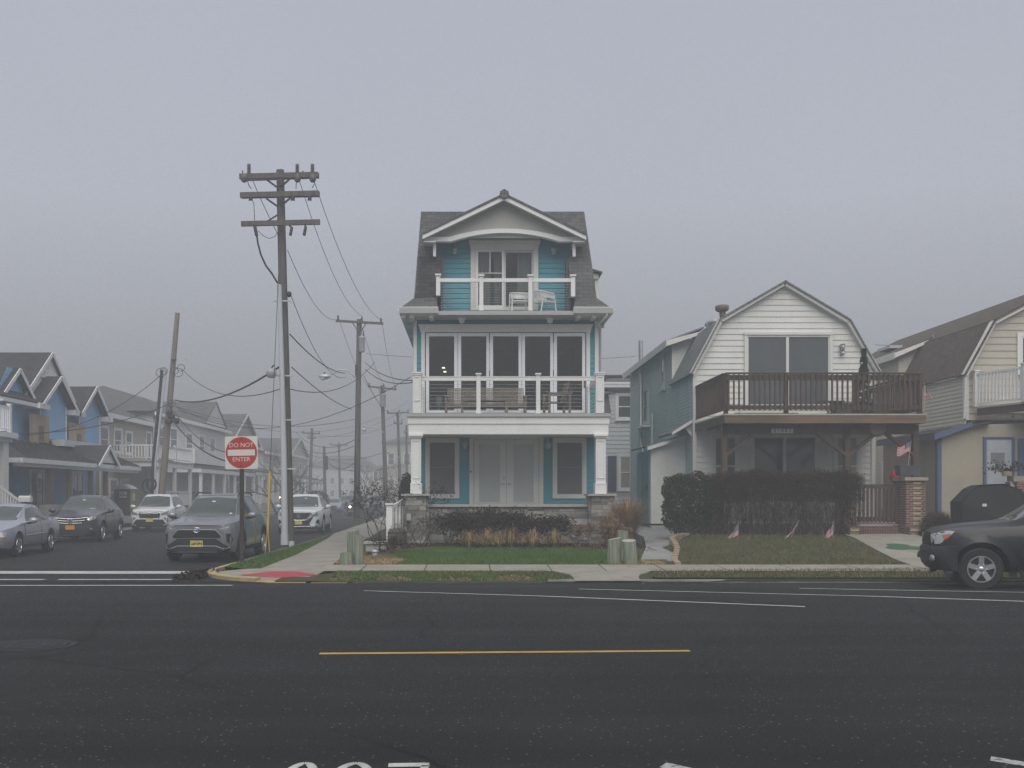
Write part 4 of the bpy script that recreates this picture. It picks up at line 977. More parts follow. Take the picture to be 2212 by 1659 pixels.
# things seen in the room
t = thing('floor_lamp', 'pale shaded lamp standing inside behind the left folding door', 'lamp', (0,0,0))
m = MB().lathe([(.16,0),(.16,.03),(.02,.05),(.02,.62)], 14); m.build('lamp_stand', TRIMD, t); m = MB().lathe([(.13,.55),(.10,.85)], 16); m.build('lamp_shade', WHITE, t); place(t, (X(948,27.2), 27.3, zfl2+.03))
t = thing('dining_table', 'dark table standing inside behind the fourth and fifth folding doors', 'table', (0,0,0))
m = MB(); m.box(-1.1,1.1,-.45,.45,.72,.76); m.build('tabletop', WICKERD, t)
for a in (-1,1):
    for b in (-.38,.38): m = MB(); m.box(a-.04,a+.04,b-.04,b+.04,0,.72); m.build('leg', WICKERD, t)
place(t, (X(1190,29), 29, zfl2+.03))
m = MB(); m.box(-.8,.8,-.02,.02,0,1.0); m.box(-.84,.84,-.03,.03,-.04,.0); m.box(-.84,.84,-.03,.03,1.0,1.04); place(tag(m.build('framed_picture', GABLE, loc=(0,0,0)), 'wide pale framed board on the back wall of the first-floor room', 'picture'), (X(1080,31), 31.0, zfl2+1.0))
# ------------------------------------------------------------------ white gambrel house with the brown deck
H2D, K2 = 28.0, 24.8
W = front(H2D); x = lambda p: X(p, H2D); z = lambda p: Z(p, H2D); xk = lambda p: X(p, K2); zk = lambda p: Z(p, K2)
WH = thing('gambrel_house', 'white gambrel-roofed house with a brown wooden deck over its porch', 'house', (x(1692), H2D, .5))
xl, xr = x(1498), x(1888); zg = .55; BK = 39
sd = MB()
gab = [(x(1498),zk(905)),(xr,zk(905)),(xr,z(806)),(x(1831),z(699)),(x(1692),z(617)),(x(1553),z(697)),(x(1498),z(806))]
siding(W, gab, .205, mb=sd); siding(W, [(xl,zg),(xr,zg),(xr,zk(905)),(xl,zk(905))], .205, mb=sd)
sd.build('siding', OLDWHITE, WH)
# side wall (grey-teal clapboard), seen in the gap beside the teal house
WS = Wall((xl,H2D,0),(0,1,0),(-1,0,0)); sd = MB(); YD = 30.9-H2D; zE = 7.55
siding(WS, [(0,zg-.2),(BK-H2D,zg-.2),(BK-H2D,z(808)),(0,z(808))], .118, mb=sd)
siding(WS, [(YD,z(808)),(BK-H2D,z(808)),(BK-H2D,zE),(YD,zE)], .118, mb=sd); sd.build('side_siding', GREYTEAL, WH)
b = MB(); b.box(xr, xr+.04, H2D, BK, zg, z(806)); b.box(xl, xr, BK, BK+.05, zg, z(700)); b.build('rear_wall', OLDWHITE, WH)
t = MB(); W.box(t, xl-.03, xl+.11, zg, z(806), .0, .045); W.box(t, xr-.11, xr+.03, zg, z(806), 0, .045)
for a, b in (((1493,809),(1553.5,695)),((1553.5,695),(1692,614)),((1692,614),(1830.5,697)),((1830.5,697),(1895,806))):
    W.beam(t, (x(a[0]),z(a[1])+.01), (x(b[0]),z(b[1])+.01), .15, .02, .17)
t.build('rake_trim', OLDWHITE, WH)
rf = MB(); y0 = H2D-.22
def rs(a, b, ya, yb, mb=rf, tt=.045, up=.06): slab(mb, [(x(a[0]),ya,z(a[1])+up),(x(b[0]),ya,z(b[1])+up),(x(b[0]),yb,z(b[1])+up),(x(a[0]),yb,z(a[1])+up)], tt)
rs((1552,693),(1692,612),y0,BK+.2); rs((1832,695),(1692,612),y0,BK+.2); rs((1897,809),(1832,695),y0,BK+.2)
# lower left slope runs back only to the dormer
slab(rf, [(x(1489),y0,z(811)+.05),(x(1552),y0,z(693)+.06),(x(1552),31.6,z(693)+.06),(x(1489),30.95,z(811)+.05)], .045)
rf.build('roof', SHINGLEG, WH)
# shed dormer flush with the side wall
dm = MB(); xe = x(1494); xj = X(1524, 29.6)
dm.prism([(xl,30.9,z(806)),(xl,30.9,zE),(x(1553)+.1,30.9,z(693)+.0)], (0,.06,0)); dm.box(xl-.03, xl+.10, 30.86, 30.95, z(806), zE)
for k in range(8): dm.bar((xl+.15+k*.17,30.895,z(806)+.35*k), (xl+.15+k*.17,30.895,zE+.02), .012, .012, (0,1,0))
d_ = dm.build('dormer', OLDWHITE, WH)
dm = MB(); slab(dm, [(xe-.25,30.55,zE+.05),(x(1566),30.55,z(686)+.22),(x(1566),BK+.3,z(686)+.22),(xe-.25,BK+.3,zE+.05)], .07); dm.build('dormer_roof', SHINGLEG, d_)
dm = MB(); dm.box(xe-.27, xe-.25, 30.55, BK+.3, zE-.2, zE+.07); dm.prism([(xe-.25,30.53,zE-.18),(xe-.25,30.53,zE+.04),(x(1560),30.53,z(690)+.10),(x(1560),30.53,z(690)-.02)], (0,.02,0)); dm.build('dormer_fascia', OLDWHITE, d_)
for y_, a, b, c in ((32.1,.5,6.0,7.25),(35.0,.9,4.9,6.3)):
    window(WH, WS, y_-H2D, y_-H2D+a, b, c, .1, .04, 'hung', GREYTEAL, WINFAR)
m = MB(); m.box(xl-.35, xl, 34.6, 36.2, 4.62, 4.70); m.bar((xl-.32,35.4,4.62),(xl-.02,35.4,4.2),.04,.04); m.build('window_shelf', OLDWHITE, WH)
m = MB(); m.tube([(xl-.16,35.9,7.9),(xl-.16,35.9,4.0),(xl-.16,35.2,3.4),(xl-.16,34.9,2.6)], .09, 10); m.tube([(xl-.16,35.9,7.9),(xl-.16,35.9,8.6)], .10, 10); m.build('flue_pipe', METALG, WH)
m = MB(); m.tube([(xl-.12,33.8,5.1),(xl-.12,33.8,2.8)], .06, 8); m.build('vent_pipe', CONDUIT, WH)
v = MB(); p = Vector((X(1564,31), 31, Z(700,31))); v.tube([p, p+Vector((-.08,0,.55))], .12, 12); v.lathe([(.20,.0),(.26,.06),(.26,.20),(.2,.22),(0,.22)], 14, p+Vector((-.08,0,.5))); v.build('roof_vent', M('rusty_flue', (.17,.13,.11), .7, .3, 5.), WH)
v = MB(); v.ball((X(1545,32), 32.2, Z(697,32)), .35, .5, .18); v.build('roof_vent', METALG, WH)
# lower shed against the side wall, and the little pent roof
xs0, xs1 = X(1406, 29), xl; fw = MB(); zs = .62
fw.prism([(xs0,29.0,zs),(xs1+.05,29.0,zs),(xs1+.05,29.0,Z(944,29)),(xs0,29.0,Z(966,29))], (0,.06,0))
for k in range(1, 7): fw.box(xs0+k*.16-.006, xs0+k*.16+.006, 28.992, 29.0, zs+.05, 3.3)
sh = fw.build('shed_front', OLDWHITE, WH)
fw = MB(); fw.box(xs0-.01, xs0+.04, 29.06, 31.4, zs, 3.3); fw.box(xs0+.04, xl, 31.35, 31.4, zs, 3.3); fw.build('shed_side', GREYTEAL, WH)
dd = MB(); dd.box(xs0-.045, xs0-.011, 29.15, 30.4, zs+.05, 3.1); do = dd.build('side_door', TEALDOOR, WH); dd = MB(); dd.bar((xs0-.07,29.35,1.85),(xs0-.07,29.42,2.05),.03,.03); dd.build('handle', DARKMET, do)
fw = MB(); slab(fw, [(xs0-.22,28.85,Z(966,29)+.03),(xs1+.02,28.85,Z(941,29)+.05),(xs1+.02,31.5,Z(941,29)+.05),(xs0-.22,31.5,Z(966,29)+.03)], .05); fw.build('shed_roof', SHINGLEG, WH)
fw = MB(); fw.prism([(xs0-.16,28.82,Z(966,29)-.12),(xs1,28.82,Z(941,29)-.10),(xs1,28.82,Z(941,29)+.02),(xs0-.16,28.82,Z(966,29)+.0)], (0,.03,0)); fw.build('shed_fascia', OLDWHITE, WH)
fw = MB(); slab(fw, [(X(1446,28.4),28.1,Z(936,28.4)),(xl+.1,28.1,Z(905,28.4)),(xl+.1,30.2,Z(905,28.4)),(X(1446,28.4),30.2,Z(936,28.4))], .06); fw.build('pent_roof', SHINGLEG, WH)
fw = MB(); fw.prism([(X(1447,28.4),28.06,Z(941,28.4)),(xl+.02,28.06,Z(914,28.4)),(xl+.02,28.06,Z(906,28.4)),(X(1447,28.4),28.06,Z(935,28.4))], (0,.03,0)); fw.prism([(X(1475,28.4),28.2,Z(922,28.4)),(xl,28.2,Z(912,28.4)),(xl,28.2,Z(945,28.4))], (0,.05,0)); fw.build('pent_fascia', OLDWHITE, WH)
fw = MB(); fw.box(X(1436,28.6), xl+.5, 27.6, 28.98, .3, .62); fw.box(X(1392,29.6), X(1436,28.6), 28.5, 29.0, .3, .55); fw.build('side_step', STONECAP, WH)
# upper sliding door
s0, s1 = x(1613), x(1791); sl = MB()
W.box(sl, x(1607), s0, z(880), z(724), 0, .07); W.box(sl, s1, x(1798), z(880), z(724), 0, .07); W.box(sl, x(1606), x(1799), z(724), z(718.5), 0, .085); W.box(sl, s0, s1, z(880), z(874), 0, .06)
W.box(sl, x(1697), x(1703), z(874), z(727), 0, .05); W.box(sl, s0, s1, z(728.5), z(724), 0, .055); W.box(sl, s0, x(1616), z(874), z(728.5), 0, .045); W.box(sl, x(1788), s1, z(874), z(728.5), 0, .045)
o = sl.build('sliding_door', OLDWHITE, WH); g = MB(); W.box(g, x(1616), x(1697), z(874), z(728.5), 0, .032); W.box(g, x(1703), x(1788), z(874), z(728.5), 0, .026); g.build('pane', M('tinted_glass', (.085,.095,.10), .10, .18, 1.0, spec=.6), o)
lt = MB(); c = W.p(x(1817), z(752), .12); lt.box(c.x-.07, c.x+.07, H2D-.03, H2D-.02+.0, c.z-.25, c.z+.12); lt.lathe([(.10,.12),(.075,.06),(.085,.04),(.06,-.12),(0,-.12)], 4, c); lt.lathe([(.0,-.14),(.05,-.15),(.06,-.25),(0,-.26)], 8, c); lt.build('wall_lantern', METALG, WH)
# ground floor: window, dark double doors, window
window(WH, W, x(1543), x(1590), 1.65, z(944), .12, .05, 'hung', OLDWHITE, WINSCREEN); window(WH, W, x(1806), x(1852), 1.65, z(944), .12, .05, 'hung', OLDWHITE, M('blind_grey', (.30,.31,.30), .5, .08, 2.))
s0, s1 = x(1629), x(1759); sl = MB(); W.box(sl, s0-.12, s0, .78, z(946)+.12, 0, .07); W.box(sl, s1, s1+.12, .78, z(946)+.12, 0, .07); W.box(sl, s0, s1, z(946), z(946)+.12, 0, .068); W.box(sl, (s0+s1)/2-.05, (s0+s1)/2+.05, .78, z(946), 0, .05)
o = sl.build('double_door', OLDWHITE, WH); g = MB(); W.box(g, s0+.01, (s0+s1)/2-.05, .78, z(946), 0, .03); W.box(g, (s0+s1)/2+.05, s1-.01, .78, z(946), 0, .03); g.build('pane', WINDARK, o)
pf = MB(); pf.box(xl+.1, xr-.1, K2+.1, H2D, .2, .76); pf.build('porch_floor', STONECAP, WH)
lt = MB(); c = W.p(x(1787), z(972), .0); W.box(lt, x(1783), x(1790), z(984), z(964), .02, .14); lt.build('wall_lantern', OLDWHITE, WH)
# --- the deck
zf = zk(893.5); a0, a1 = xk(1567), xk(1997); dk = MB()
dk.box(a0-.02, a1, K2, H2D-.05, zf-.05, zf); dk.build('deck_floor', M('green_deck_carpet', (.03,.06,.045), .95, .2, 6.), WH)
dk = MB(); dk.box(a0-.04, a1+.03, K2-.05, K2-.0, zk(914.5), zf-.06); dk.build('deck_fascia', WOODFASC, WH)
dk = MB(); dk.box(a0-.05, a1+.05, K2-.06, K2-.01, zf-.055, zf-.01); dk.box(a0-.07, a0-.02, K2, H2D-.05, zf-.055, zf-.01); dk.build('deck_edging', M('pale_wood_edge', (.40,.39,.33), .8, .2, 5.), WH)
dk = MB(); dk.box(a0-.06, a0-.01, K2, H2D-.05, zk(914.5), zf-.06); dk.box(a1-.03, a1+.02, K2, H2D-.05, zk(914.5), zf-.06)
for k in range(17): q = a0+.35+k*.36; dk.box(q, q+.045, K2+.01, H2D-.05, zk(912), zf-.055)
dk.build('joist', WOODDK, WH)
dk = MB(); dk.box(a0+.05, a1-.15, K2+.34, K2+.46, zk(936), zk(914.6)); dk.build('header_beam', WOODDK, WH)
zt = zk(804.5); rl = MB()
def rail(mb, p, q, n):
    p = Vector(p); q = Vector(q); mb.bar(p+Vector((0,0,zt-.02)), q+Vector((0,0,zt-.02)), .14, .04); mb.bar(p+Vector((0,0,zt-.16)), q+Vector((0,0,zt-.16)), .045, .16); mb.bar(p+Vector((0,0,zf+.20)), q+Vector((0,0,zf+.20)), .045, .13)
    d = (q-p).normalized(); s = Vector((d.y, -d.x, 0))
    for i in range(n):
        c = p.lerp(q, (i+.5)/n)+s*.045; mb.bar(c+Vector((0,0,zf+.10)), c+Vector((0,0,zt-.06)), .045, .045, d)
rail(rl, (a0+.02,K2+.04,0), (a1-.06,K2+.04,0), 38); rail(rl, (a0+.02,H2D-.06,0), (a0+.02,K2+.1,0), 21); rail(rl, (a1-.06,K2+.1,0), (a1-.06,H2D-.06,0), 21)
ro = rl.build('railing', WOODDK, WH)
for q in (a0+.05, xk(1701), xk(1850), a1-.09): m = MB(); m.box(q-.06, q+.06, K2+.07, K2+.17, zf-.2, zt-.05); m.build('post', WOODDK, ro)
for px, zb in ((1560,.6),(1825,.6),(1972,zk(1037))):
    D_ = K2+.42; m = MB(); c = X(px+4, D_); m.box(c-.085, c+.085, D_-.08, D_+.08, zb, zk(914.6)-.02); po = m.build('deck_post', WOODDK, WH)
    for s in (-1, 1):
        if px > 1900 and s > 0 or px < 1600 and s < 0: continue
        m = MB(); m.bar((c+s*.05,D_,zk(982)),(c+s*1.0,D_,zk(930)),.09,.15,(0,1,0)); m.build('brace', WOODDK, po)
# house number board
ns = MB(); D_ = K2+.30; Wn = front(D_); ns.box(X(1666,D_), X(1713.6,D_), D_, D_+.03, Z(935.6,D_), Z(926,D_)); no = tag(ns.build('number_sign', M('number_board', (.62,.60,.54), .7, .15, 8.), loc=(X(1690,D_), D_, Z(931,D_))), 'small pale board with the house number 21003 hung under the brown deck', 'sign')
sgx = X(1690, D_)
textmesh('2 1 0 0 3', .135, Wn, sgx, Z(930.8,D_), .006, .005, bold=.004, sx=1.12, name='lettering', mat=INK, parent=no)
fr = MB(); 
for q0, q1, r0, r1 in ((1665.2,1666,936,925.5),(1713.6,1714.4,936,925.5),(1666,1713.6,936.2,935.6),(1666,1713.6,926,925.4)): fr.box(X(q0,D_), X(q1,D_), D_-.008, D_+.032, Z(r0,D_), Z(r1,D_))
fr.build('frame', WOODDK, no)
# --- brick piers, gate, brick steps
def brickpier(px0, px1, D, top, zb, yb=True):
    q0, q1 = X(px0, D), X(px1, D); w = q1-q0; r = MB(); r.box(q0, q1, D, D+w, zb, Z(top, D)); o = r.build('brick_pier', BRICK, WH)
    c = MB(); c.box(q0-.06, q1+.06, D-.06, D+w+.06, Z(top, D), Z(top, D)+.10); c.build('cap_stone', M('pier_cap', (.34,.31,.23), .85, .15, 5.) if 'pier_cap' not in MATS else MATS['pier_cap'], o)
    if yb:
        n = int((Z(top, D)-zb)/.155)
        for k in range(n):
            zz = zb+.10+k*.155; y = MB(); y.box(q0+w*.36, q0+w*.36+.24, D-.008, D+.02, zz, zz+.066); y.build('yellow_brick', BRICKY, o)
    return o
brickpier(1957, 1999, 24.45, 1038, .35); brickpier(1822, 1850, 24.65, 1036, .4); brickpier(1530, 1560, 24.75, 1036, .4)
st = MB(); g0, g1 = X(1858,24), X(1962,24)
for k in range(3): st.box(g0, g1, 23.95+.29*k, 25.2+.001*k, .1, .36+.165*(k+1)-.165+.09*0+.005)
st_ = st.build('brick_steps', BRICKSTEP, WH)
for q in ((g0-.33,g0-.02),(g1+.02,g1+.40)):
    r = MB(); r.box(q[0], q[1], 23.95, 25.0, .1, .72); r.build('step_wall', BRICK, WH)
    for k in range(3): r = MB(); r.box(q[0]+.03, q[1]-.05, 23.94, 23.97, .27+k*.155, .335+k*.155); r.build('yellow_brick', BRICKY, WH)
gt = MB(); D_ = 24.9; gz0, gz1 = .85, Z(1046,D_); q0, q1 = X(1853,D_), X(1956,D_)
gt.box(q0, q1, D_, D_+.07, gz1-.13, gz1); gt.box(q0, q1, D_+.01, D_+.06, gz0, gz0+.13)
for k in range(12): c = q0+.05+(q1-q0-.1)*k/11; gt.box(c-.03, c+.03, D_-.03, D_+.01, gz0-.04, gz1-.10)
gt.build('porch_gate', WOODDK, WH)
fr = MB(); fr.box(X(1562,D_), X(1822,D_), D_+.02, D_+.09, gz1-.08, gz1); fr.box(X(1562,D_), X(1822,D_), D_+.03, D_+.08, gz0, gz0+.08)
for k in range(52): c = X(1562,D_)+.05+(X(1822,D_)-X(1562,D_)-.1)*k/51; fr.box(c-.022, c+.022, D_-.02, D_+.02, gz0, gz1-.07)
fr.build('porch_railing', OLDWHITE, WH)
# --- odds and ends on and under the deck
def flagstick(name, label, base, top, r=.008, fsize=(.46,.28), fold=0., group=None, seed=0, side=1, hang=False):
    """stick flag: pole, canton, stripes"""
    o = thing(name, label, 'flag', tuple(base), 0, group); a = Vector(base); b = Vector(top); m = MB(); m.tube([a, b], r, 6); m.build('flagpole', M('pale_flag_stick', (.50,.42,.28), .7) if 'pale_flag_stick' not in MATS else MATS['pale_flag_stick'], o)
    m = MB(); m.ball(tuple(b+Vector((0,0,.015))), .016, n=8); m.build('finial', GOLD, o)
    d = (b-a).normalized(); q = random.Random(seed); fw, fh = fsize; p0 = b-d*.02
    def pt(s, t):   # s along the fly, t down the hoist: the cloth droops against the stick
        wv = .035*math.sin(s*9+seed)*min(1, s*3)
        if hang: v = p0-d*(t*fh*(1-.35*s))+Vector((side*fw*s*(.50+.42*t), -.01-wv*1.3-.05*t*s, -fw*.78*s))
        else: v = p0-d*(t*fh)+Vector((side*fw*s*.93, -.01-wv, -fw*.32*s+.03*math.sin(s*7)))
        return v
    NS, NT = 14, 13
    for nm, mt, sel in (('red_stripes', FLAGR, lambda i, j: j % 2 == 0 and not (i < 6 and j < 7)), ('white_stripes', FLAGW, lambda i, j: j % 2 == 1 and not (i < 6 and j < 7)), ('canton', FLAGB, lambda i, j: i < 6 and j < 7)):
        m = MB()
        for i in range(NS):
            for j in range(NT):
                if sel(i, j):
                    v = [pt(i/NS, j/NT), pt((i+1)/NS, j/NT), pt((i+1)/NS, (j+1)/NT), pt(i/NS, (j+1)/NT)]; m.add(v, [(0,1,2,3)], True)
        m.build(nm, mt, o)
    m = MB()
    for i in range(5):
        for j in range(4):
            c = pt((i+.6)/NS*1.05, (j*1.6+.8)/NT); m.ball((c.x, c.y-.006, c.z), .009, .003, .009, n=6)
    m.build('stars', FLAGW, o); return o
fz = lambda y: lawnz(9, y)
FG = 'small flags stuck in the lawn before the hedge'
for i, (px, tx, ty, s, lab) in enumerate(((1594.5,1594,1128,-1,'small stick flag hanging limp in the lawn, nearest the concrete path'),(1708,1724.5,1126,-1,'small stick flag leaning to the right on a slanted stick in the lawn'),(1799,1800,1128,-1,'small stick flag in the lawn nearest the brick steps'))):
    D_ = 23.3; b = Vector((X(px,D_), D_, fz(D_))); flagstick('stick_flag', lab, b, (X(tx,D_), D_-.02, Z(ty,D_)), .008, (.46,.36), 0, FG, i*2+1, s, True)
flagstick('porch_flag', 'small flag flying from a stick on the brick pier beside the brown post', (X(1957,24.6), 24.5, Z(1012,24.6)), (X(1962,24.6), 24.45, Z(955,24.6)), .010, (.46,.30), 0, None, 5, -1)
flagstick('deck_flag', 'little flag tied to the right-hand corner of the brown deck railing', (X(1995,24.7), 24.66, zf), (X(1994.5,24.7), 24.66, Z(830,24.7)), .008, (.28,.34), 0, None, 2, 1, True)
# planter, red ornament and the small figure behind the hedge
m = MB(); q = Vector((X(1965,24.6), 24.62, Z(1027,24.6)+.003)); m.prism([(q.x-.34,q.y-.13,q.z),(q.x+.30,q.y-.13,q.z),(q.x+.34,q.y-.16,q.z+.30),(q.x-.38,q.y-.16,q.z+.30)], (0,.30,0)); tag(m.build('window_box', M('slate_planter', (.06,.07,.085), .7, .2, 6.), loc=tuple(q)), 'dark slate planter box on the brick pier at the foot of the corner post', 'planter')
t = thing('cardinal_ornament', 'red bird shaped ornament perched by the porch gate left of the brick pier', 'ornament', (X(1938,25.2), 25.2, gz1)); q = basept(t); m = MB()
m.lathe([(0,-.0),(.05,.02),(.10,.10),(.125,.22),(.10,.34),(.055,.42),(0,.47)], 12, q+Vector((-.03,0,0)), (-.25,0,1)); m.build('body', REDCLOTH, t); m = MB(); m.prism([(q.x+.0,q.y-.03,q.z+.12),(q.x+.16,q.y-.03,q.z+.0),(q.x+.10,q.y-.03,q.z-.02),(q.x-.03,q.y-.03,q.z+.06)], (0,.06,0)); m.build('tail', REDCLOTH, t)
t = thing('snowman_ornament', 'white snowman ornament with a hat looking over the hedge by the left porch window', 'ornament', (X(1553,26), 26, 1.35)); q = basept(t); m = MB(); m.ball((q.x,q.y,q.z+.25), .24, n=14); m.ball((q.x,q.y,q.z+.58), .17, n=14); m.ball((q.x-.27,q.y,q.z+.62), .09, n=10); m.build('body', WHITE, t)
m = MB(); m.lathe([(.0,.70),(.19,.70),(.19,.73),(.13,.73),(.13,.90),(0,.90)], 16, q); o = m.build('hat', MATS['white_paint'], t); m = MB(); m.lathe([(.134,.735),(.134,.775)], 16, q); m.build('hat_band', INK, o)
# on the deck: artificial tree, chairs, cabinet, boards
t = thing('artificial_tree', 'slim dark green artificial tree with pale baubles on the brown deck', 'tree', (X(1866,26.2), 26.2, zf)); q = basept(t); P_ = []
for i in range(5200):
    h = rnd.random()**.8; a = rnd.uniform(0, 2*PI); rr = .30*(1-h*.85)*(.45+.55*rnd.random()**.4)*(1+.15*math.sin(h*40)); P_.append((q.x+rr*math.cos(a), q.y+rr*math.sin(a), q.z+.12+h*2.15))
leaves('crown', P_, .05, CONIF, t, asp=.25, seed=4); m = MB(); m.tube([q, q+Vector((0,0,2.0))], .03, 8); m.build('trunk', WOODDK, t)
for i in range(9):
    a = rnd.uniform(PI, 2*PI); h = rnd.uniform(.15,.8); m = MB(); m.ball((q.x+.27*(1-h*.8)*math.cos(a), q.y+.27*(1-h*.8)*math.sin(a), q.z+.15+h*2.1), .035, n=8); m.build('bauble', FLAGW, t)
t = thing('deck_chair', 'white plastic chair at the left end of the brown deck', 'chair', (0,0,0)); m = MB(); m.box(-.25,.25,-.25,.25,.40,.44); m.build('seat', WHITE, t); m = MB(); m.prism([(-.25,.23,.42),(.25,.23,.42),(.27,.36,.95),(-.27,.36,.95)], (0,.03,0)); m.build('backrest', WHITE, t)
for a in (-.22,.22):
    for b in (-.22,.22): m = MB(); m.box(a-.025,a+.025,b-.025,b+.025,0,.40); m.build('leg', WHITE, t)
place(t, (X(1582,26.6), 26.6, zf+.002), R(70))
t = thing('storage_bench', 'dark low storage bench behind the railing at the right of the brown deck', 'bench', (0,0,0)); m = MB(); m.box(-.75,.75,-.3,.3,.06,.55); m.build('body', M('grey_resin', (.06,.07,.075), .6), t); m = MB(); m.prism([(-.78,-.33,.55),(-.78,-.33,.60),(-.78,.33,.70),(-.78,.33,.55)], (1.56,0,0)); m.build('lid', M('grey_resin_lid', (.09,.10,.105), .6), t); place(t, (X(1850,27.2), 27.3, zf+.002))
m = MB(); m.box(-1.05,1.05,-.12,.12,0,.05); m.box(-1.0,1.0,-.10,.14,.055,.10); place(tag(m.build('lumber_stack', RAWWOOD, loc=(0,0,0)), 'two pale boards lying on the brown deck floor behind the railing', 'lumber'), (X(1655,25.6), 25.6, zf+.005))
t = thing('deck_table', 'small dark folding table by the sliding door on the brown deck', 'table', (0,0,0)); m = MB(); m.box(-.4,.4,-.3,.3,.62,.66); m.build('tabletop', DARKMET, t)
for s in (-1,1): m = MB(); m.bar((-.3*s,-.25,0),(.3*s,-.25,.62),.03,.03); m.bar((-.3*s,.25,0),(.3*s,.25,.62),.03,.03); m.build('leg', DARKMET, t)
place(t, (X(1800,27), 27.2, zf+.002))
t = thing('round_porch_fan', 'round tan wall plaque hung under the brown deck near the corner post', 'plaque', (0,0,0)); m = MB(); m.lathe([(.0,0),(.26,0),(.28,.02),(.2,.05),(0,.05)], 20, (0,0,0), (0,-1,0)); m.build('disc', M('tan_plaque', (.20,.175,.13), .8), t); place(t, (X(1892,25.2), K2+.33, Z(925,25.2)))
# ------------------------------------------------------------------ beige gambrel house at the right edge
H3 = 27.0; W = front(H3); x = lambda p: X(p, H3); z = lambda p: Z(p, H3); BK = 38.
BH = thing('beige_house', 'beige gambrel house with brown shingle roof, white deck railing and slate blue trim', 'house', (x(2320), H3, .4))
xl = x(2085); xp = x(2085)+(x(2314)-x(2085)); xr = 2*x(2314)-xl; zp = z(608)
gab = [(xl,4.2),(xr,4.2),(xr,z(806)),(2*x(2314)-x(2141),z(699)),(x(2314),zp),(x(2141),z(699)),(xl,z(806))]
sd = MB(); siding(W, gab, .235, mb=sd); sd.build('siding', BEIGE, BH)
WS = Wall((xl,H3,0),(0,1,0),(-1,0,0)); sd = MB(); siding(WS, [(0,.3),(BK-H3,.3),(BK-H3,z(812)),(0,z(812))], .135, mb=sd); YD = 31.2-H3
siding(WS, [(YD,z(812)),(BK-H3,z(812)),(BK-H3,z(720)),(YD,z(720))], .135, mb=sd); sd.box(xr-.05, xr, H3+.05, BK, .3, z(806)); sd.box(xl, xr, BK, BK+.05, .3, z(730)); sd.build('side_siding', BEIGE2, BH)
t = MB(); 
for a, b in (((2080,812),(2141,698)),((2141,698),(2314,608))): W.beam(t, (x(a[0]),z(a[1])), (x(b[0]),z(b[1])), .15, .02, .16); W.beam(t, (2*x(2314)-x(a[0]),z(a[1])), (2*x(2314)-x(b[0]),z(b[1])), .15, .02, .16)
W.box(t, xl-.03, xl+.10, 4.2, z(812), 0, .04); t.box(xl-.03, xl, H3-.04, H3+.10, 4.0, z(812)); t.build('rake_trim', OLDWHITE, BH)
ds = MB(); ds.tube([(xl-.06,H3-.12,z(815)),(xl-.07,H3-.06,z(905))], .045, 8); ds.build('downspout', OLDWHITE, BH)
rf = MB(); y0 = H3-.2; ql = lambda p, q, ya, yb, s=1: slab(rf, [((x(p[0]) if s > 0 else 2*x(2314)-x(p[0])),ya,z(p[1])+.09),((x(q[0]) if s > 0 else 2*x(2314)-x(q[0])),ya,z(q[1])+.09),((x(q[0]) if s > 0 else 2*x(2314)-x(q[0])),yb,z(q[1])+.09),((x(p[0]) if s > 0 else 2*x(2314)-x(p[0])),yb,z(p[1])+.09)], .06)
ql((2140,698),(2314,606),y0,BK); ql((2140,698),(2314,606),y0,BK,-1); ql((2076,816),(2141,698),y0,BK,-1); ql((2076,816),(2141,698),y0,31.25)
rf.build('roof', SHINGLEB, BH)
dm = MB(); zE = z(720); dm.prism([(xl,31.2,z(806)),(xl,31.2,zE),(x(2141)+.12,31.2,z(696))], (0,.06,0))
for k in range(7): dm.bar((xl+.15+k*.2,31.19,z(806)+.36*k), (xl+.15+k*.2,31.19,zE+.03), .012, .012, (0,1,0))
d_ = dm.build('dormer', BEIGE2, BH); dm = MB(); slab(dm, [(xl-.28,30.95,zE+.05),(x(2160),30.95,z(686)+.12),(x(2160),BK,z(686)+.12),(xl-.28,BK,zE+.05)], .06); dm.build('dormer_roof', SHINGLEB, d_)
dm = MB(); dm.box(xl-.30, xl-.28, 30.95, BK, zE-.2, zE+.06); dm.prism([(xl-.28,30.92,zE-.16),(xl-.28,30.92,zE+.04),(x(2150),30.92,z(690)+.06),(x(2150),30.92,z(690)-.05)], (0,.03,0)); dm.build('dormer_fascia', OLDWHITE, d_)
window(BH, WS, 33.6-H3, 34.5-H3, z(790), z(735), .1, .04, 'hung', OLDWHITE, WINFAR); window(BH, WS, 30.2-H3, 31.1-H3, 1.2, 2.9, .12, .05, 'hung', OLDWHITE, WINFAR); window(BH, WS, 31.35-H3, 32.3-H3, 1.2, 2.9, .12, .05, 'hung', OLDWHITE, WINFAR)
v = MB(); v.box(x(2140), x(2175), 33.5, 34.5, z(676), z(668)); v.build('skylight', METALG, BH)
window(BH, W, x(2204), x(2290), z(800), z(727), .13, .06, 'slider', OLDWHITE, WINDARK)
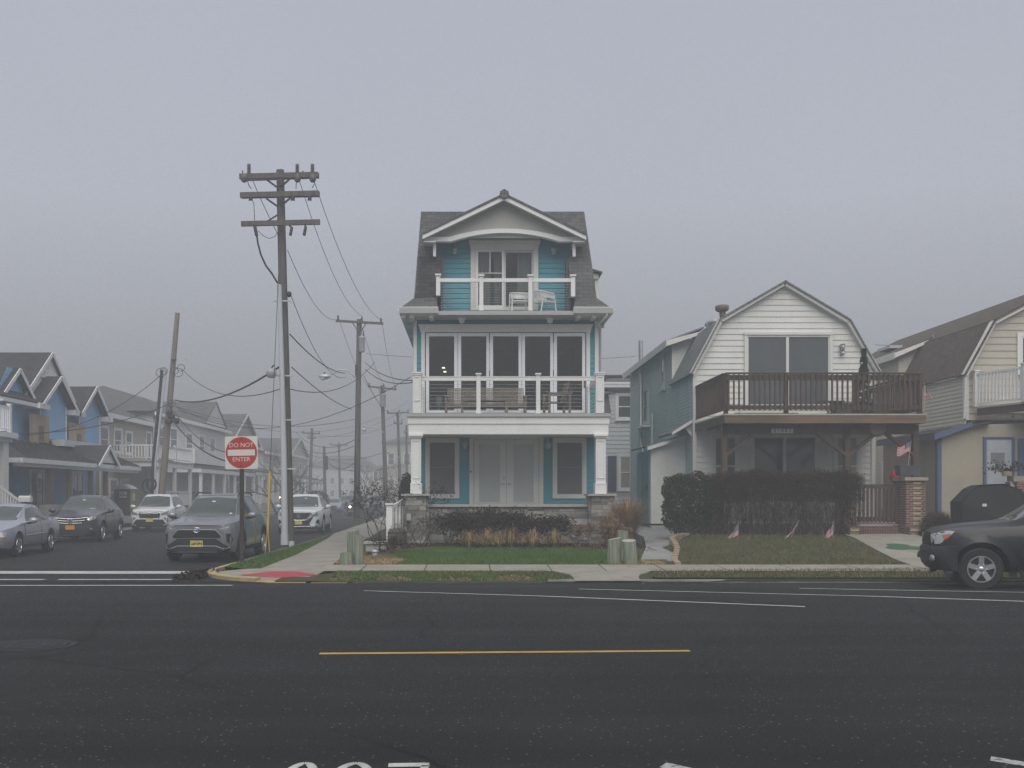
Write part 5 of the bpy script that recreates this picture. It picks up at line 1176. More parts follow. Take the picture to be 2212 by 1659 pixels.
# lower front: panel wall, shed side, blue trim, door
HL = 26.0; Wl = front(HL); xs = X(2026, HL); fz0 = .3
f = MB(); f.prism([(xs,HL,fz0),(xr,HL,fz0),(xr,HL,4.2),(X(2091,HL),HL,Z(918,HL)),(xs,HL,Z(940,HL))], (0,.08,0)); f.build('front_wall', BEIGESTUCCO, BH)
f = MB(); f.box(xs-.02, xs+.05, HL+.08, 29.4, fz0, Z(942,HL)); f.box(xs+.05, xl, 29.35, 29.4, fz0, Z(940,HL)); f.build('shed_side', BEIGESTUCCO, BH)
f = MB(); slab(f, [(xs-.2,HL-.18,Z(936,HL)),(x(2092),HL-.18,Z(911,HL)),(x(2092),29.5,Z(911,HL)),(xs-.2,29.5,Z(936,HL))], .05); f.build('shed_roof', SHINGLED, BH)
f = MB(); f.prism([(xs-.2,HL-.2,Z(951,HL)),(X(2093,HL),HL-.2,Z(922,HL)),(X(2093,HL),HL-.2,Z(911.5,HL)),(xs-.2,HL-.2,Z(938,HL))], (0,.04,0)); f.box(xs-.22, xs-.2, HL-.2, 29.5, Z(950,HL), Z(937,HL)); Wl.box(f, xs-.03, xs+.10, fz0, Z(943,HL), .0, .04); f.box(xs-.04, xs-.02, HL-.03, HL+.10, fz0, Z(943,HL)); f.build('blue_trim', BLUETRIM, BH)
d0, d1 = X(2129,HL), X(2184,HL); f = MB(); Wl.box(f, d0-.09, d0, .6, Z(945,HL), 0, .05); Wl.box(f, d1, d1+.09, .6, Z(945,HL), 0, .05); Wl.box(f, d0-.09, d1+.09, Z(948,HL), Z(944,HL), 0, .055); dr = f.build('door_trim', BLUETRIM, BH)
f = MB(); Wl.box(f, d0, d1, .6, Z(949,HL), 0, .03); Wl.box(f, d0+.05, d1-.05, .75, Z(952,HL), .03, .045); o = f.build('door', M('pale_blue_door', (.42,.46,.50), .5), BH); f = MB(); Wl.box(f, X(2138,HL), X(2168,HL), Z(1000,HL), Z(978,HL), .03, .052); f.build('pane', M('door_glass', (.20,.22,.23), .3), o)
window(BH, Wl, X(2206,HL), X(2270,HL), 1.4, Z(955,HL), .12, .05, 'hung', BLUETRIM, WINFAR)
# upper deck with white railing
zf = Z(880, H3); p0, p1, p2 = (17.05,26.85,zf), (18.15,23.9,zf), (24.5,23.9,zf)
f = MB(); f.prism([(p0[0],p0[1],zf-.06),(p1[0],p1[1],zf-.06),(p2[0],p2[1],zf-.06),(24.5,26.85,zf-.06)], (0,0,.06)); f.build('deck_floor', DECKGREY, BH)
f = MB(); f.bar((p0[0]+.06,p0[1],zf-.18),(p1[0]+.06,p1[1]+.05,zf-.18),.05,.24); f.bar((p1[0],p1[1]+.04,zf-.18),(p2[0],p2[1]+.04,zf-.18),.05,.24); f.build('deck_fascia', WOODDK, BH)
for k in range(9): f = MB(); f.box(18.3+k*.6, 18.35+k*.6, 24.1, 26.0, zf-.28, zf-.07); f.build('joist', WOODDK, BH)
for q in (18.4, 22.5): f = MB(); f.box(q-.08, q+.08, 24.05, 24.21, .3, zf-.3); f.build('deck_post', WOODDK, BH)
q1 = tuple(Vector(p0).lerp(Vector(p1), .52))
railing(BH, [p0, q1, p1, (21.3,23.9,zf), p2], 1.13, .13, .04, .115, WHITE)
t = thing('bulb_string', 'string of small round bulbs hung along the underside of the beige house deck', 'string lights', (17.6,26.2,zf-.35)); f = MB(); f.tube([(17.35,26.3,zf-.33),(18.5,26.0,zf-.36),(20,25.6,zf-.33),(22,25.4,zf-.36)], .008, 5); f.build('wire', BLACKC, t)
for k in range(9): f = MB(); f.ball((17.5+k*.34, 26.25-k*.07, zf-.40), .045, n=10); f.build('bulb', FLAGW, t)
# porch wall with balusters and brick pier, behind the black car
f = MB(); f.box(X(2190,23.4), 19.5, 23.4, 23.7, Z(1040,23.4), Z(1040,23.4)+.16); o = f.build('porch_wall_cap', M('porch_cap', (.30,.27,.21), .85, .15, 5.), BH)
for k in range(9):
    f = MB(); f.lathe([(.05,.2),(.075,.35),(.045,.55),(.075,.8),(.05,1.05),(.06,1.2),(.06,Z(1040,23.4))], 10, (X(2176,23.5)+.18+k*.2, 23.55, 0)); f.build('baluster', OLDWHITE, BH)
f = MB(); f.box(X(2196,23.4), X(2196,23.4)+.55, 23.36, 23.9, .1, Z(1040,23.4)-.01); o = f.build('brick_pier', BRICK, BH)
for k in range(7): f = MB(); f.box(X(2196,23.4)+.16, X(2196,23.4)+.38, 23.352, 23.37, .3+k*.155, .366+k*.155); f.build('yellow_brick', BRICKY, o)
t = thing('potted_plant', 'small dry potted plant on the porch wall by the pale blue door', 'plant', (X(2176,23.5), 23.55, Z(1040,23.4)+.16)); q = basept(t); S = []
for i in range(60): a = rnd.uniform(0,2*PI); l = rnd.uniform(.2,.6); S.append((q.x,q.y,q.z+.1,q.x+l*math.cos(a),q.y+l*.4*math.sin(a),q.z+.12+rnd.uniform(.05,.28),.006,.003))
segs('stems', S, TWIGB, t); P_ = [(s[3],s[4],s[5]) for s in S]*4; leaves('leaves', [(a+rnd.gauss(0,.05),b+rnd.gauss(0,.05),c+rnd.gauss(0,.04)) for a,b,c in P_], .04, DARKLEAF, t); m = MB(); m.lathe([(.10,0),(.14,.14),(.12,.14),(0,.12)], 14, q); m.build('pot', BRICKY, t)
# covered barbecue
t = thing('covered_grill', 'large barbecue under a sagging black fabric cover beside the beige house', 'covered grill', (0,0,0)); D_ = 22.6
pr = [(-.92,.30),(-.98,1.15),(-.62,1.52),(-.45,1.62),(.25,1.66),(.75,1.50),(1.02,1.05),(.95,.30)]
n = len(pr); vs = []; ys = [-.36,-.42,-.30,0,.30,.42,.36]; sc_ = [.93,1.,1.02,1.03,1.02,1.,.93]
for j, (yy, s) in enumerate(zip(ys, sc_)):
    for i, (a, b) in enumerate(pr): vs.append((a*s+.02*math.sin(i*3+j), yy*(1 if b < 1.4 else .7)+.015*math.sin(i*5+j*2), b*(1 if 0 < j < 6 else .985)))
m = MB(); m.add(vs, [(j*n+i, j*n+(i+1) % n, (j+1)*n+(i+1) % n, (j+1)*n+i) for j in range(6) for i in range(n)], False); m.add(vs[:n], [tuple(range(n))]); m.add(vs[-n:], [tuple(range(n-1,-1,-1))]); m.build('cover', BLACKCLOTH, t)
m = MB(); m.box(-.42,-.30,-.455,-.44,1.02,1.10); m.build('cover_label', SIGNW, t)
for a in (-.75,.75):
    for b in (-.25,.25): m = MB(); m.lathe([(.09,-.03),(.10,0),(.09,.03)], 12, (a,b,.1), (1,0,0)); m.build('wheel', TIRE, t)
    m = MB(); m.box(a-.03,a+.03,-.25,.25,.1,.35); m.build('leg', DARKMET, t)
place(t, (X(2139,D_), D_, lawnz(14,D_)-.02))
# ------------------------------------------------------------------ house behind, in the gap
HB4 = 41.; W = front(HB4); x = lambda p: X(p, HB4); z = lambda p: Z(p, HB4)
gh = thing('grey_roofed_house', 'pale house with grey shingle roof and dark shutters, glimpsed between the teal and white houses', 'house', (7,HB4,.5))
sd = MB(); siding(W, [(2.6,.3),(9.6,.3),(9.6,z(825)),(2.6,z(825))], .22, mb=sd); sd.box(2.6, 9.6, HB4+.05, 50, .3, z(830)); sd.build('siding', PALESID, gh)
rf = MB(); slab(rf, [(1.9,HB4-.4,z(851)),(x(1316),HB4-.4,z(851)),(x(1316)-.5,HB4+2.2,z(790)),(1.9,HB4+2.2,z(790))], .08); slab(rf, [(x(1300),HB4-.25,z(840)),(9.9,HB4-.25,z(840)),(9.4,HB4+2.5,z(797)),(x(1330),HB4+2.5,z(797))], .08); slab(rf, [(1.9,HB4+2,z(797)),(9.9,HB4+2,z(797)),(9.9,HB4+6,z(786)),(1.9,HB4+6,z(786))], .08)
rf.prism([(x(1290),HB4-.3,z(893)),(x(1318),HB4-.3,z(893)),(x(1312),HB4-.05,z(840)),(x(1288),HB4-.05,z(840))], (0,.3,0)); rf.build('roof', SHINGLE, gh)
window(gh, W, x(1334), x(1365), z(903), z(854), .12, .05, 'hung', WHITE, WINFAR); window(gh, W, x(1339), x(1362), z(1055), z(986), .12, .05, 'hung', WHITE, M('blind_tan', (.30,.27,.23), .6))
for a, b in ((1313,1331),): s = MB(); W.box(s, x(a), x(b), z(1062), z(985), .02, .06); s.build('shutter', NAVY, gh)
# ------------------------------------------------------------------ vehicles: front at y=0 facing -Y, length towards +Y
def pl(P, y):
    if y <= P[0][0]: return P[0][1]
    for (a, va), (b, vb) in zip(P, P[1:]):
        if y <= b: return va+(vb-va)*(y-a)/(b-a)
    return P[-1][1]
def sm(P, y, w=.07):
    return sum(pl(P, y+w*k)*(1,2,3,2,1)[k+2] for k in (-2,-1,0,1,2))/9
class Car:
    def __init__(s, name, label, cat, spec, group=None):
        s.s = spec; s.o = thing(name, label, cat, (0,0,0), 0, group); OFF[s.o.name] = Vector((0,0,0)); s.shell()
    def ring(s, y):
        c = s.s; L_ = c['L']; w = .05 if .15 < y < L_-.15 else .0
        f = (lambda P: sm(P, y, w)) if w else (lambda P: pl(P, y))
        zb, zs, zt = f(c['bot']), f(c['belt']), f(c['top']); wm, wb, wt = f(c['mid']), f(c['beltw']), f(c['topw']); zt = max(zt, zs+.012)
        wl = wm*.93; zm = zb+(zs-zb)*.45
        R_ = [(0,zb), (wl*.8,zb), (wl,zb+.05), (wm*.985,zb+.16), (wm,zm), (wm*.995,zm+(zs-zm)*.45), (wb+(wm-wb)*.35,zs-.05), (wb,zs)]
        h = zt-zs; ed = min(.07, h*.35)
        for t in (.3,.65): R_.append((wb+(wt-wb)*t, zs+(h-ed)*t*1.0))
        R_ += [(wt,zs+h-ed), (wt*.955,zt-ed*.35), (wt*.82,zt-ed*.08), (wt*.5,zt+.005), (0,zt+.012)]
        return R_
    def shell(s):
        c = s.s; L_ = c['L']; ys = sorted(set([0,.015,.04,.08,.14,.22,.32]+[L_-q for q in (0,.015,.04,.09,.16,.26)]+[i*.11 for i in range(1, int(L_/.11))]+[p[0] for p in c['top']]))
        ys = [y for y in ys if 0 <= y <= L_]; ys = [y for i, y in enumerate(ys) if i == 0 or y-ys[i-1] > .008]
        vs = []; m = 0
        for y in ys:
            r = s.ring(y); full = r+[(-a, b) for a, b in r[-2:0:-1]]; m = len(full); vs += [(a, y+c.get('rake', lambda a, b, y: 0)(a, b, y), b) for a, b in full]
        fs = [(j*m+i, (j+1)*m+i, (j+1)*m+(i+1) % m, j*m+(i+1) % m) for j in range(len(ys)-1) for i in range(m)]
        fs += [tuple(range(m)), tuple(range((len(ys)-1)*m+m-1, (len(ys)-1)*m-1, -1))]
        s.bvh = BVHTree.FromPolygons([Vector(v) for v in vs], [list(f) for f in fs])
        mb = MB(); mb.add(vs, fs, True); body = mb.build('body', c['paint'], s.o)
        me = body.data; bm = bmesh.new(); bm.from_mesh(me); bmesh.ops.recalc_face_normals(bm, faces=bm.faces); bm.to_mesh(me); bm.free()
        cut = MB()
        for (yw, rw) in c['arches']:
            for sg in (-1, 1): cut.lathe([(rw,0),(rw,.55)], 40, (sg*(c['W']/2+.15), yw, c['wz']+.01), (-sg,0,0), False)
        co = cut.build('cut', None); cm = co.data; bm = bmesh.new(); bm.from_mesh(cm); bmesh.ops.recalc_face_normals(bm, faces=bm.faces); bm.to_mesh(cm); bm.free()
        md = body.modifiers.new('b', 'BOOLEAN'); md.object = co; md.operation = 'DIFFERENCE'; md.solver = 'EXACT'
        dg = bpy.context.evaluated_depsgraph_get(); nm = bpy.data.meshes.new_from_object(body.evaluated_get(dg)); body.modifiers.clear(); body.data = nm
        if not nm.materials: nm.materials.append(c['paint'])
        nm.set_sharp_from_angle(angle=R(38)); bpy.data.objects.remove(co); s.body = body
    def hit(s, a, b, ax):
        if ax == 'f': o, d = Vector((a,-3,b)), Vector((0,1,0))
        elif ax == 'r': o, d = Vector((a,s.s['L']+3,b)), Vector((0,-1,0))
        elif ax == 't': o, d = Vector((a,b,5)), Vector((0,0,-1))
        elif ax == '+': o, d = Vector((3,a,b)), Vector((-1,0,0))
        else: o, d = Vector((-3,a,b)), Vector((1,0,0))
        h = s.bvh.ray_cast(o, d)
        return (h[0], d) if h[0] else (None, d)
    def patch(s, name, poly, ax, mat, off=.006, parent=None, depth=.03, grid=.07, smooth=True, flat=None):
        """a panel following the body surface behind the outline poly (2D, seen along ax)"""
        bm = bmesh.new(); bm.faces.new([bm.verts.new((p[0], p[1], 0)) for p in poly])
        for i in (0, 1):
            lo, hi = min(p[i] for p in poly), max(p[i] for p in poly); v = math.ceil((lo+1e-4)/grid)*grid
            while v < hi-1e-4:
                n = Vector((1,0,0)) if i == 0 else Vector((0,1,0)); bmesh.ops.bisect_plane(bm, geom=bm.verts[:]+bm.edges[:]+bm.faces[:], plane_co=n*v, plane_no=n); v += grid
        bmesh.ops.triangulate(bm, faces=bm.faces[:]); bm.verts.ensure_lookup_table(); pos = {}
        last = None
        for v in bm.verts:
            p, d = s.hit(v.co.x, v.co.y, ax)
            if flat is not None and p is not None and ax in 'fr': p.y = flat
            if p is None:
                q = {'f': Vector((v.co.x,0,v.co.y)), 'r': Vector((v.co.x,s.s['L'],v.co.y)), 't': Vector((v.co.x,v.co.y,1.5)), '+': Vector((s.s['W']/2,v.co.x,v.co.y)), '-': Vector((-s.s['W']/2,v.co.x,v.co.y))}[ax]
                p = s.bvh.find_nearest(q)[0]
            pos[v.index] = (p-d*off, d)
        vs = [pos[v.index][0] for v in bm.verts]; dv = [pos[v.index][1] for v in bm.verts]; fs = []; d0 = dv[0]
        for f in bm.faces:
            ix = [v.index for v in f.verts]; n = (vs[ix[1]]-vs[ix[0]]).cross(vs[ix[2]]-vs[ix[0]])
            fs.append(ix if n.dot(d0) < 0 else ix[::-1])
        nb = len(vs); rim = [(e.verts[0].index, e.verts[1].index) for e in bm.edges if len(e.link_faces) == 1]
        vs2 = [v+d*depth for v, d in zip(vs, dv)]; mb = MB(); mb.add(vs+vs2, fs, smooth); base = len(mb.v); mb.add(vs+vs2, [(a, b, nb+b, nb+a) for a, b in rim]); bm.free()
        return mb.build(name, mat, parent or s.o, auto=50)
    def mir(s, name, poly, mat, off=.006, ax='f', **k):
        return s.patch(name, poly, ax, mat, off, **k), s.patch(name, [(-a, b) for a, b in poly], ax, mat, off, **k)
    def side(s, name, poly, mat, off=.006, **k):
        return s.patch(name, poly, '+', mat, off, **k), s.patch(name, poly, '-', mat, off, **k)
    def wheels(s, r, rr, w, spokes=5, track=None, twin=True, rim=ALLOY, sw=.075):
        c = s.s
        for yw, _ in c['arches']:
            for sg in (-1, 1):
                xo = sg*((track or c['W'])/2-.01); ax = (sg,0,0); o = (xo-sg*w, yw, r); t = MB()
                t.lathe([(rr*.98,.0),(r*.93,.0),(r*.985,.03),(r,.06),(r,w-.05),(r*.985,w-.02),(r*.92,w),(rr*1.06,w-.004),(rr,w-.02)], 36, o, ax)
                wh = t.build('wheel', TIRE, s.o, auto=40); m = MB()
                m.lathe([(rr*1.02,w-.012),(rr*1.0,w+.004),(rr*.94,w+.004),(rr*.90,w-.02),(rr*.88,w-.05)], 36, o, ax, cap=False); q = rotm(ax)
                for k in range(spokes):
                    for dv in ((-.16,.16) if twin else (0,)):
                        a = 2*PI*k/spokes+.3; p0 = Vector(o)+q @ Vector((rr*.16*math.cos(a), rr*.16*math.sin(a), w-.022)); p1 = Vector(o)+q @ Vector((rr*.95*math.cos(a+dv), rr*.95*math.sin(a+dv), w-.012))
                        m.bar(p0, p1, sw, .03, ax)
                m.lathe([(rr*.24,w-.05),(rr*.24,w-.012),(rr*.15,w+.0),(0,w+.002)], 18, o, ax); rm = m.build('rim', rim, wh, auto=40)
                m = MB(); m.lathe([(rr*.9,w-.10),(0,w-.11)], 24, o, ax); m.build('brake_disc', TIRE, rm)
                if c.get('lugs'):
                    for k in range(6): a = 2*PI*k/6; m = MB(); p = Vector(o)+q @ Vector((rr*.36*math.cos(a), rr*.36*math.sin(a), w-.02)); m.lathe([(.014,0),(.014,.03),(0,.034)], 10, p, ax); m.build('wheel_nut', CHROME, rm)
    def arch(s, mat=BLACKTRIM, w=.055, off=.012, a0=-25, a1=205):
        for yw, ra in s.s['arches']:
            for sg, ax in ((1,'+'),(-1,'-')):
                P_ = []; n = 22
                for i in range(n+1):
                    a = R(a0+(a1-a0)*i/n); row = []
                    for rr in (ra-.005, ra+w):
                        yy, zz = yw+rr*math.cos(a), s.s['wz']+.01+rr*math.sin(a); p, d = s.hit(yy, max(zz, .2), ax)
                        row.append(Vector((p.x if p else sg*s.s['W']/2*.97, yy, zz))+Vector((sg*off,0,0)))
                    P_.append(row)
                vs = [v for r_ in P_ for v in r_]+[v-Vector((sg*.05,0,0)) for r_ in P_ for v in r_]; N_ = 2*(n+1); fs = []
                for i in range(n): a = 2*i; fs += [(a,a+1,a+3,a+2), (N_+a,N_+a+2,N_+a+3,N_+a+1), (a,a+2,N_+a+2,N_+a), (a+1,N_+a+1,N_+a+3,a+3)]
                mb = MB(); mb.add(vs, fs, False); mb.build('wheel_arch_trim', mat, s.o)
    def mirrors(s, y, z, wx, mat, mat2=BLACKTRIM, sc_=1.):
        for sg in (-1, 1):
            m = MB(); x0 = sg*(wx+.02); n = 10; m.ball((x0+sg*.13*sc_, y+.0, z+.06), .125*sc_, .085, .085*sc_, n=14); o = m.build('mirror', mat, s.o); m = MB(); m.bar((x0-sg*.06,y+.03,z-.03),(x0+sg*.10,y+.02,z+.0),.08,.05); m.build('mirror_stalk', mat2, o)
            m = MB(); m.ball((x0+sg*.13*sc_, y+.07, z+.06), .10*sc_, .03, .065*sc_, n=12); m.build('mirror_glass', CARGLASSD, o)
    def plate(s, z, y, mat, text=None, w=.305, h=.155, x=0, hdr=None):
        m = MB(); m.box(x-w/2, x+w/2, y-.012, y, z-h/2, z+h/2); o = m.build('license_plate', mat, s.o); m = MB(); W = Wall((x, y-.012, z), (1,0,0), (0,-1,0))
        if text: textmesh(text, .088, W, 0, -.004, .003, .003, bold=.004, sx=.80, name='lettering', mat=INK, parent=o)
        for q0, q1, r0, r1 in ((-w/2,w/2,h/2-.018,h/2),(-w/2,w/2,-h/2,-h/2+.014)): m.box(x+q0, x+q1, y-.016, y-.010, z+r0, z+r1)
        m.build('plate_band', PLATEY if mat is PLATEY else PLATEO, o)
        if hdr: textmesh(hdr, .020, W, 0, h/2-.009, .006, .003, name='lettering', mat=INKB, parent=o)
        return o
    def glasshouse(s, ws, sides, rear=None, mat=CARGLASS, pillar=BLACKTRIM):
        s.patch('windshield', ws, 'f', mat, .008)
        for p in sides: s.side('side_window', p, CARGLASSD, .007)
        if rear: s.patch('rear_window', rear, 'r', CARGLASSD, .008)
    def doors(s, polys, hz, hm=None):
        for i, p in enumerate(polys):
            for ax, sg in (('+',1),('-',-1)):
                o = s.patch('door', p, ax, s.s['paint'], .006, depth=.03); yb = max(q[0] for q in p)-.14; h, d = s.hit(yb, hz, ax)
                if h: m = MB(); m.bar((h.x+sg*.03,yb-.18,hz),(h.x+sg*.03,yb,hz),.03,.03); m.build('handle', hm or s.s['paint'], o)
                # shut line
                E = MB(); n = len(p)
                for a, b in zip(p, p[1:]+p[:1]):
                    k = max(1, int(math.hypot(b[0]-a[0], b[1]-a[1])/.12)); pr_ = []
                    for j in range(k+1):
                        q, d = s.hit(a[0]+(b[0]-a[0])*j/k, a[1]+(b[1]-a[1])*j/k, ax)
                        if q: pr_.append(q-d*.004)
                    if len(pr_) > 1: E.tube(pr_, .007, 4, False)
                E.build('door_seam', BLACKTRIM, o)
    def interior(s, y, z, w=.33):
        for sx in (-.36, .36):
            pass
def strip(car, name, pts, mat, r=.012, ax='f', off=.01, parent=None):
    P_ = []
    for a, b in zip(pts, pts[1:]):
        k = max(1, int(math.hypot(b[0]-a[0], b[1]-a[1])/.08))
        for j in range(k+(1 if b == pts[-1] else 0)):
            q, d = car.hit(a[0]+(b[0]-a[0])*j/k, a[1]+(b[1]-a[1])*j/k, ax)
            if q: P_.append(q-d*off)
    return MB().tube(P_, r, 6).build(name, mat, parent or car.o)
def sym(p): return p+[(-a, b) for a, b in reversed(p) if a > 1e-6]
def emblem_oval(car, z, y, w, h, kindof='t', x=0):
    """round maker's emblem: an oval ring with its inner rings or bars"""
    o = MB(); W = Wall((x, y, z), (1,0,0), (0,-1,0)); n = 28
    def ring(mb, a, b, cx=0, cz=0, r=.006, d=.012): mb.tube([W.p(cx+a*math.cos(2*PI*i/n), cz+b*math.sin(2*PI*i/n), d) for i in range(n+1)], r, 6, False)
    bk = MB(); bk.prism([W.p(w*math.cos(2*PI*i/n), h*math.sin(2*PI*i/n), 0) for i in range(n)], (0,-.010,0)); e = bk.build('emblem', INKB if kindof in 'ts' else BLACKTRIM, car.o)
    ring(o, w, h, r=.010)
    if kindof == 't': ring(o, w*.30, h*.86, 0, 0, .008); ring(o, w*.82, h*.34, 0, h*.42, .008)
    if kindof == 'n': W.box(o, -w*1.25, w*1.25, -h*.22, h*.22, .008, .022)
    if kindof == 's':
        for q in ((-.5,.1,.030),(.1,.35,.014),(.45,.25,.014),(.0,-.3,.014),(.4,-.3,.014),(-.2,-.15,.012)): W.box(o, q[0]*w-q[2]*.6, q[0]*w+q[2]*.6, q[1]*h-q[2]*.35, q[1]*h+q[2]*.35, .008, .02)
    o.build('emblem_ring', CHROME, e); return e

# --- silver compact SUV parked at the near kerb
S1 = dict(L=4.6, W=1.855, wz=.36, paint=PSILVER, arches=((.93,.43),(3.62,.43)),
  top=[(0,.93),(.12,1.0),(1.12,1.13),(1.28,1.16),(2.05,1.63),(2.35,1.685),(3.6,1.66),(4.0,1.60),(4.42,1.12),(4.6,1.02)],
  belt=[(0,.90),(.12,.96),(1.12,1.05),(3.6,1.14),(4.4,1.10),(4.6,1.0)], bot=[(0,.26),(.4,.20),(4.1,.22),(4.6,.38)],
  mid=[(0,.70),(.06,.76),(.15,.82),(.35,.895),(.7,.925),(3.9,.925),(4.4,.88),(4.6,.80)], beltw=[(0,.62),(.08,.69),(.2,.76),(.5,.84),(1.1,.865),(3.8,.865),(4.4,.80),(4.6,.72)], topw=[(0,.50),(.1,.58),(1.1,.70),(1.28,.70),(2.05,.585),(3.6,.59),(4.0,.56),(4.6,.62)])
def build_compact():
    c = Car('parked_car', 'silver grey compact SUV parked at the near kerb behind the do not enter sign', 'car', S1)
    c.glasshouse(sym([(0,1.115),(.66,1.125),(.545,1.575),(0,1.62)]), [[(1.55,1.11),(2.15,1.50),(2.50,1.56),(2.50,1.12)],[(2.56,1.12),(2.56,1.565),(3.30,1.55),(3.36,1.14)],[(3.42,1.15),(3.38,1.545),(3.74,1.50),(4.02,1.22)]], sym([(0,1.15),(.62,1.16),(.52,1.54),(0,1.56)]))
    c.doors([[(1.34,.36),(1.34,1.06),(1.5,1.09),(2.52,1.11),(2.52,.34)],[(2.54,.34),(2.54,1.11),(3.36,1.13),(3.50,.98),(3.22,.72),(3.18,.34)]], .94)
    g = c.patch('grille', sym([(0,.825),(.46,.80),(.60,.66),(.60,.61),(0,.625)]), 'f', GRILLE, .012); strip(c, 'grille_surround', [(-.60,.60),(-.61,.67),(-.47,.815),(.47,.815),(.61,.67),(.60,.60)], METALG, .007, parent=g)
    c.patch('lower_grille', sym([(0,.60),(.48,.595),(.74,.42),(.80,.30),(0,.30)]), 'f', BLACKTRIM, .016)
    c.mir('bumper_vent', [(.72,.72),(.80,.72),(.85,.58),(.82,.44),(.74,.52)], BLACKTRIM, .008)
    c.mir('headlight', [(.40,.835),(.47,.79),(.56,.745),(.76,.80),(.80,.87),(.785,.90),(.62,.865)], HEADL, .010); c.mir('headlight_strip', [(.47,.835),(.60,.845),(.77,.895),(.775,.882),(.60,.828)], HEADLB, .018)
    strip(c, 'skid_trim', [(-.79,.385),(-.72,.35),(-.62,.36),(-.48,.415),(.48,.415),(.62,.36),(.72,.35),(.79,.385)], METALG, .008, off=.020)
    c.patch('skid_plate', sym([(0,.33),(.78,.33),(.70,.235),(0,.215)]), 'f', BLACKTRIM, .010)
    strip(c, 'hood_line', [(-.60,.925),(-.3,.915),(.3,.915),(.60,.925)], BLACKTRIM, .006, off=.003)
    emblem_oval(c, .81, -.022, .082, .062, 't'); c.plate(.475, -.022, PLATEY, 'L60•UPN', hdr='NEW JERSEY')
    m = MB(); m.box(-.13,.09,1.83,1.86,1.44,1.50); m.build('mirror_housing', BLACKTRIM, c.o); c.patch('windshield_sticker', [(-.07,1.495),(.02,1.495),(.02,1.52),(-.07,1.52)], 'f', STICKER, .012); c.patch('windshield_sticker', [(.50,1.165),(.565,1.165),(.56,1.215),(.50,1.215)], 'f', STICKER, .012)
    c.patch('sunroof', [(-.42,2.15),(.42,2.15),(.44,2.75),(-.44,2.75)], 't', CARGLASSD, .006)
    for sg in (-1, 1): MB().tube([(sg*.555,2.02,1.64),(sg*.565,2.25,1.735),(sg*.565,3.5,1.72),(sg*.54,3.85,1.65)], .018, 8).build('roof_rail', BLACKTRIM, c.o)
    c.side('sill_trim', [(1.34,.24),(1.34,.37),(3.2,.37),(3.2,.24)], BLACKTRIM, .016); c.arch(); c.wheels(.355,.235,.22,5); c.mirrors(1.52,1.09,.90,PSILVER)
    c.patch('tail_light', [(.55,.95),(.80,.95),(.80,1.08),(.5,1.05)], 'r', TAILRED); c.patch('tail_light', [(-.55,.95),(-.80,.95),(-.80,1.08),(-.5,1.05)], 'r', TAILRED)
    return c
SC5 = lambda c: setattr(c.o, 'scale', (1.07,1.07,1.07))
c1 = build_compact(); SC5(c1); place(c1.o, (X(425,21.0), 21.0, -.118), R(-1.5))

# --- white crossover with the V grille
S2 = dict(L=4.9, W=1.92, wz=.37, paint=PWHITE, arches=((.98,.44),(3.80,.44)),
  top=[(0,.96),(.14,1.03),(1.15,1.15),(1.3,1.17),(2.15,1.62),(2.5,1.69),(3.7,1.63),(4.2,1.55),(4.7,1.10),(4.9,1.0)],
  belt=[(0,.92),(.14,.97),(1.15,1.06),(3.6,1.14),(4.6,1.08),(4.9,.98)], bot=[(0,.28),(.4,.21),(4.4,.24),(4.9,.40)],
  mid=[(0,.72),(.06,.79),(.15,.86),(.35,.925),(.7,.958),(4.2,.958),(4.7,.90),(4.9,.80)], beltw=[(0,.64),(.08,.72),(.2,.79),(.5,.865),(1.1,.885),(4.0,.88),(4.7,.80),(4.9,.72)], topw=[(0,.52),(.1,.60),(1.15,.72),(1.3,.72),(2.15,.60),(3.7,.60),(4.2,.57),(4.9,.62)])
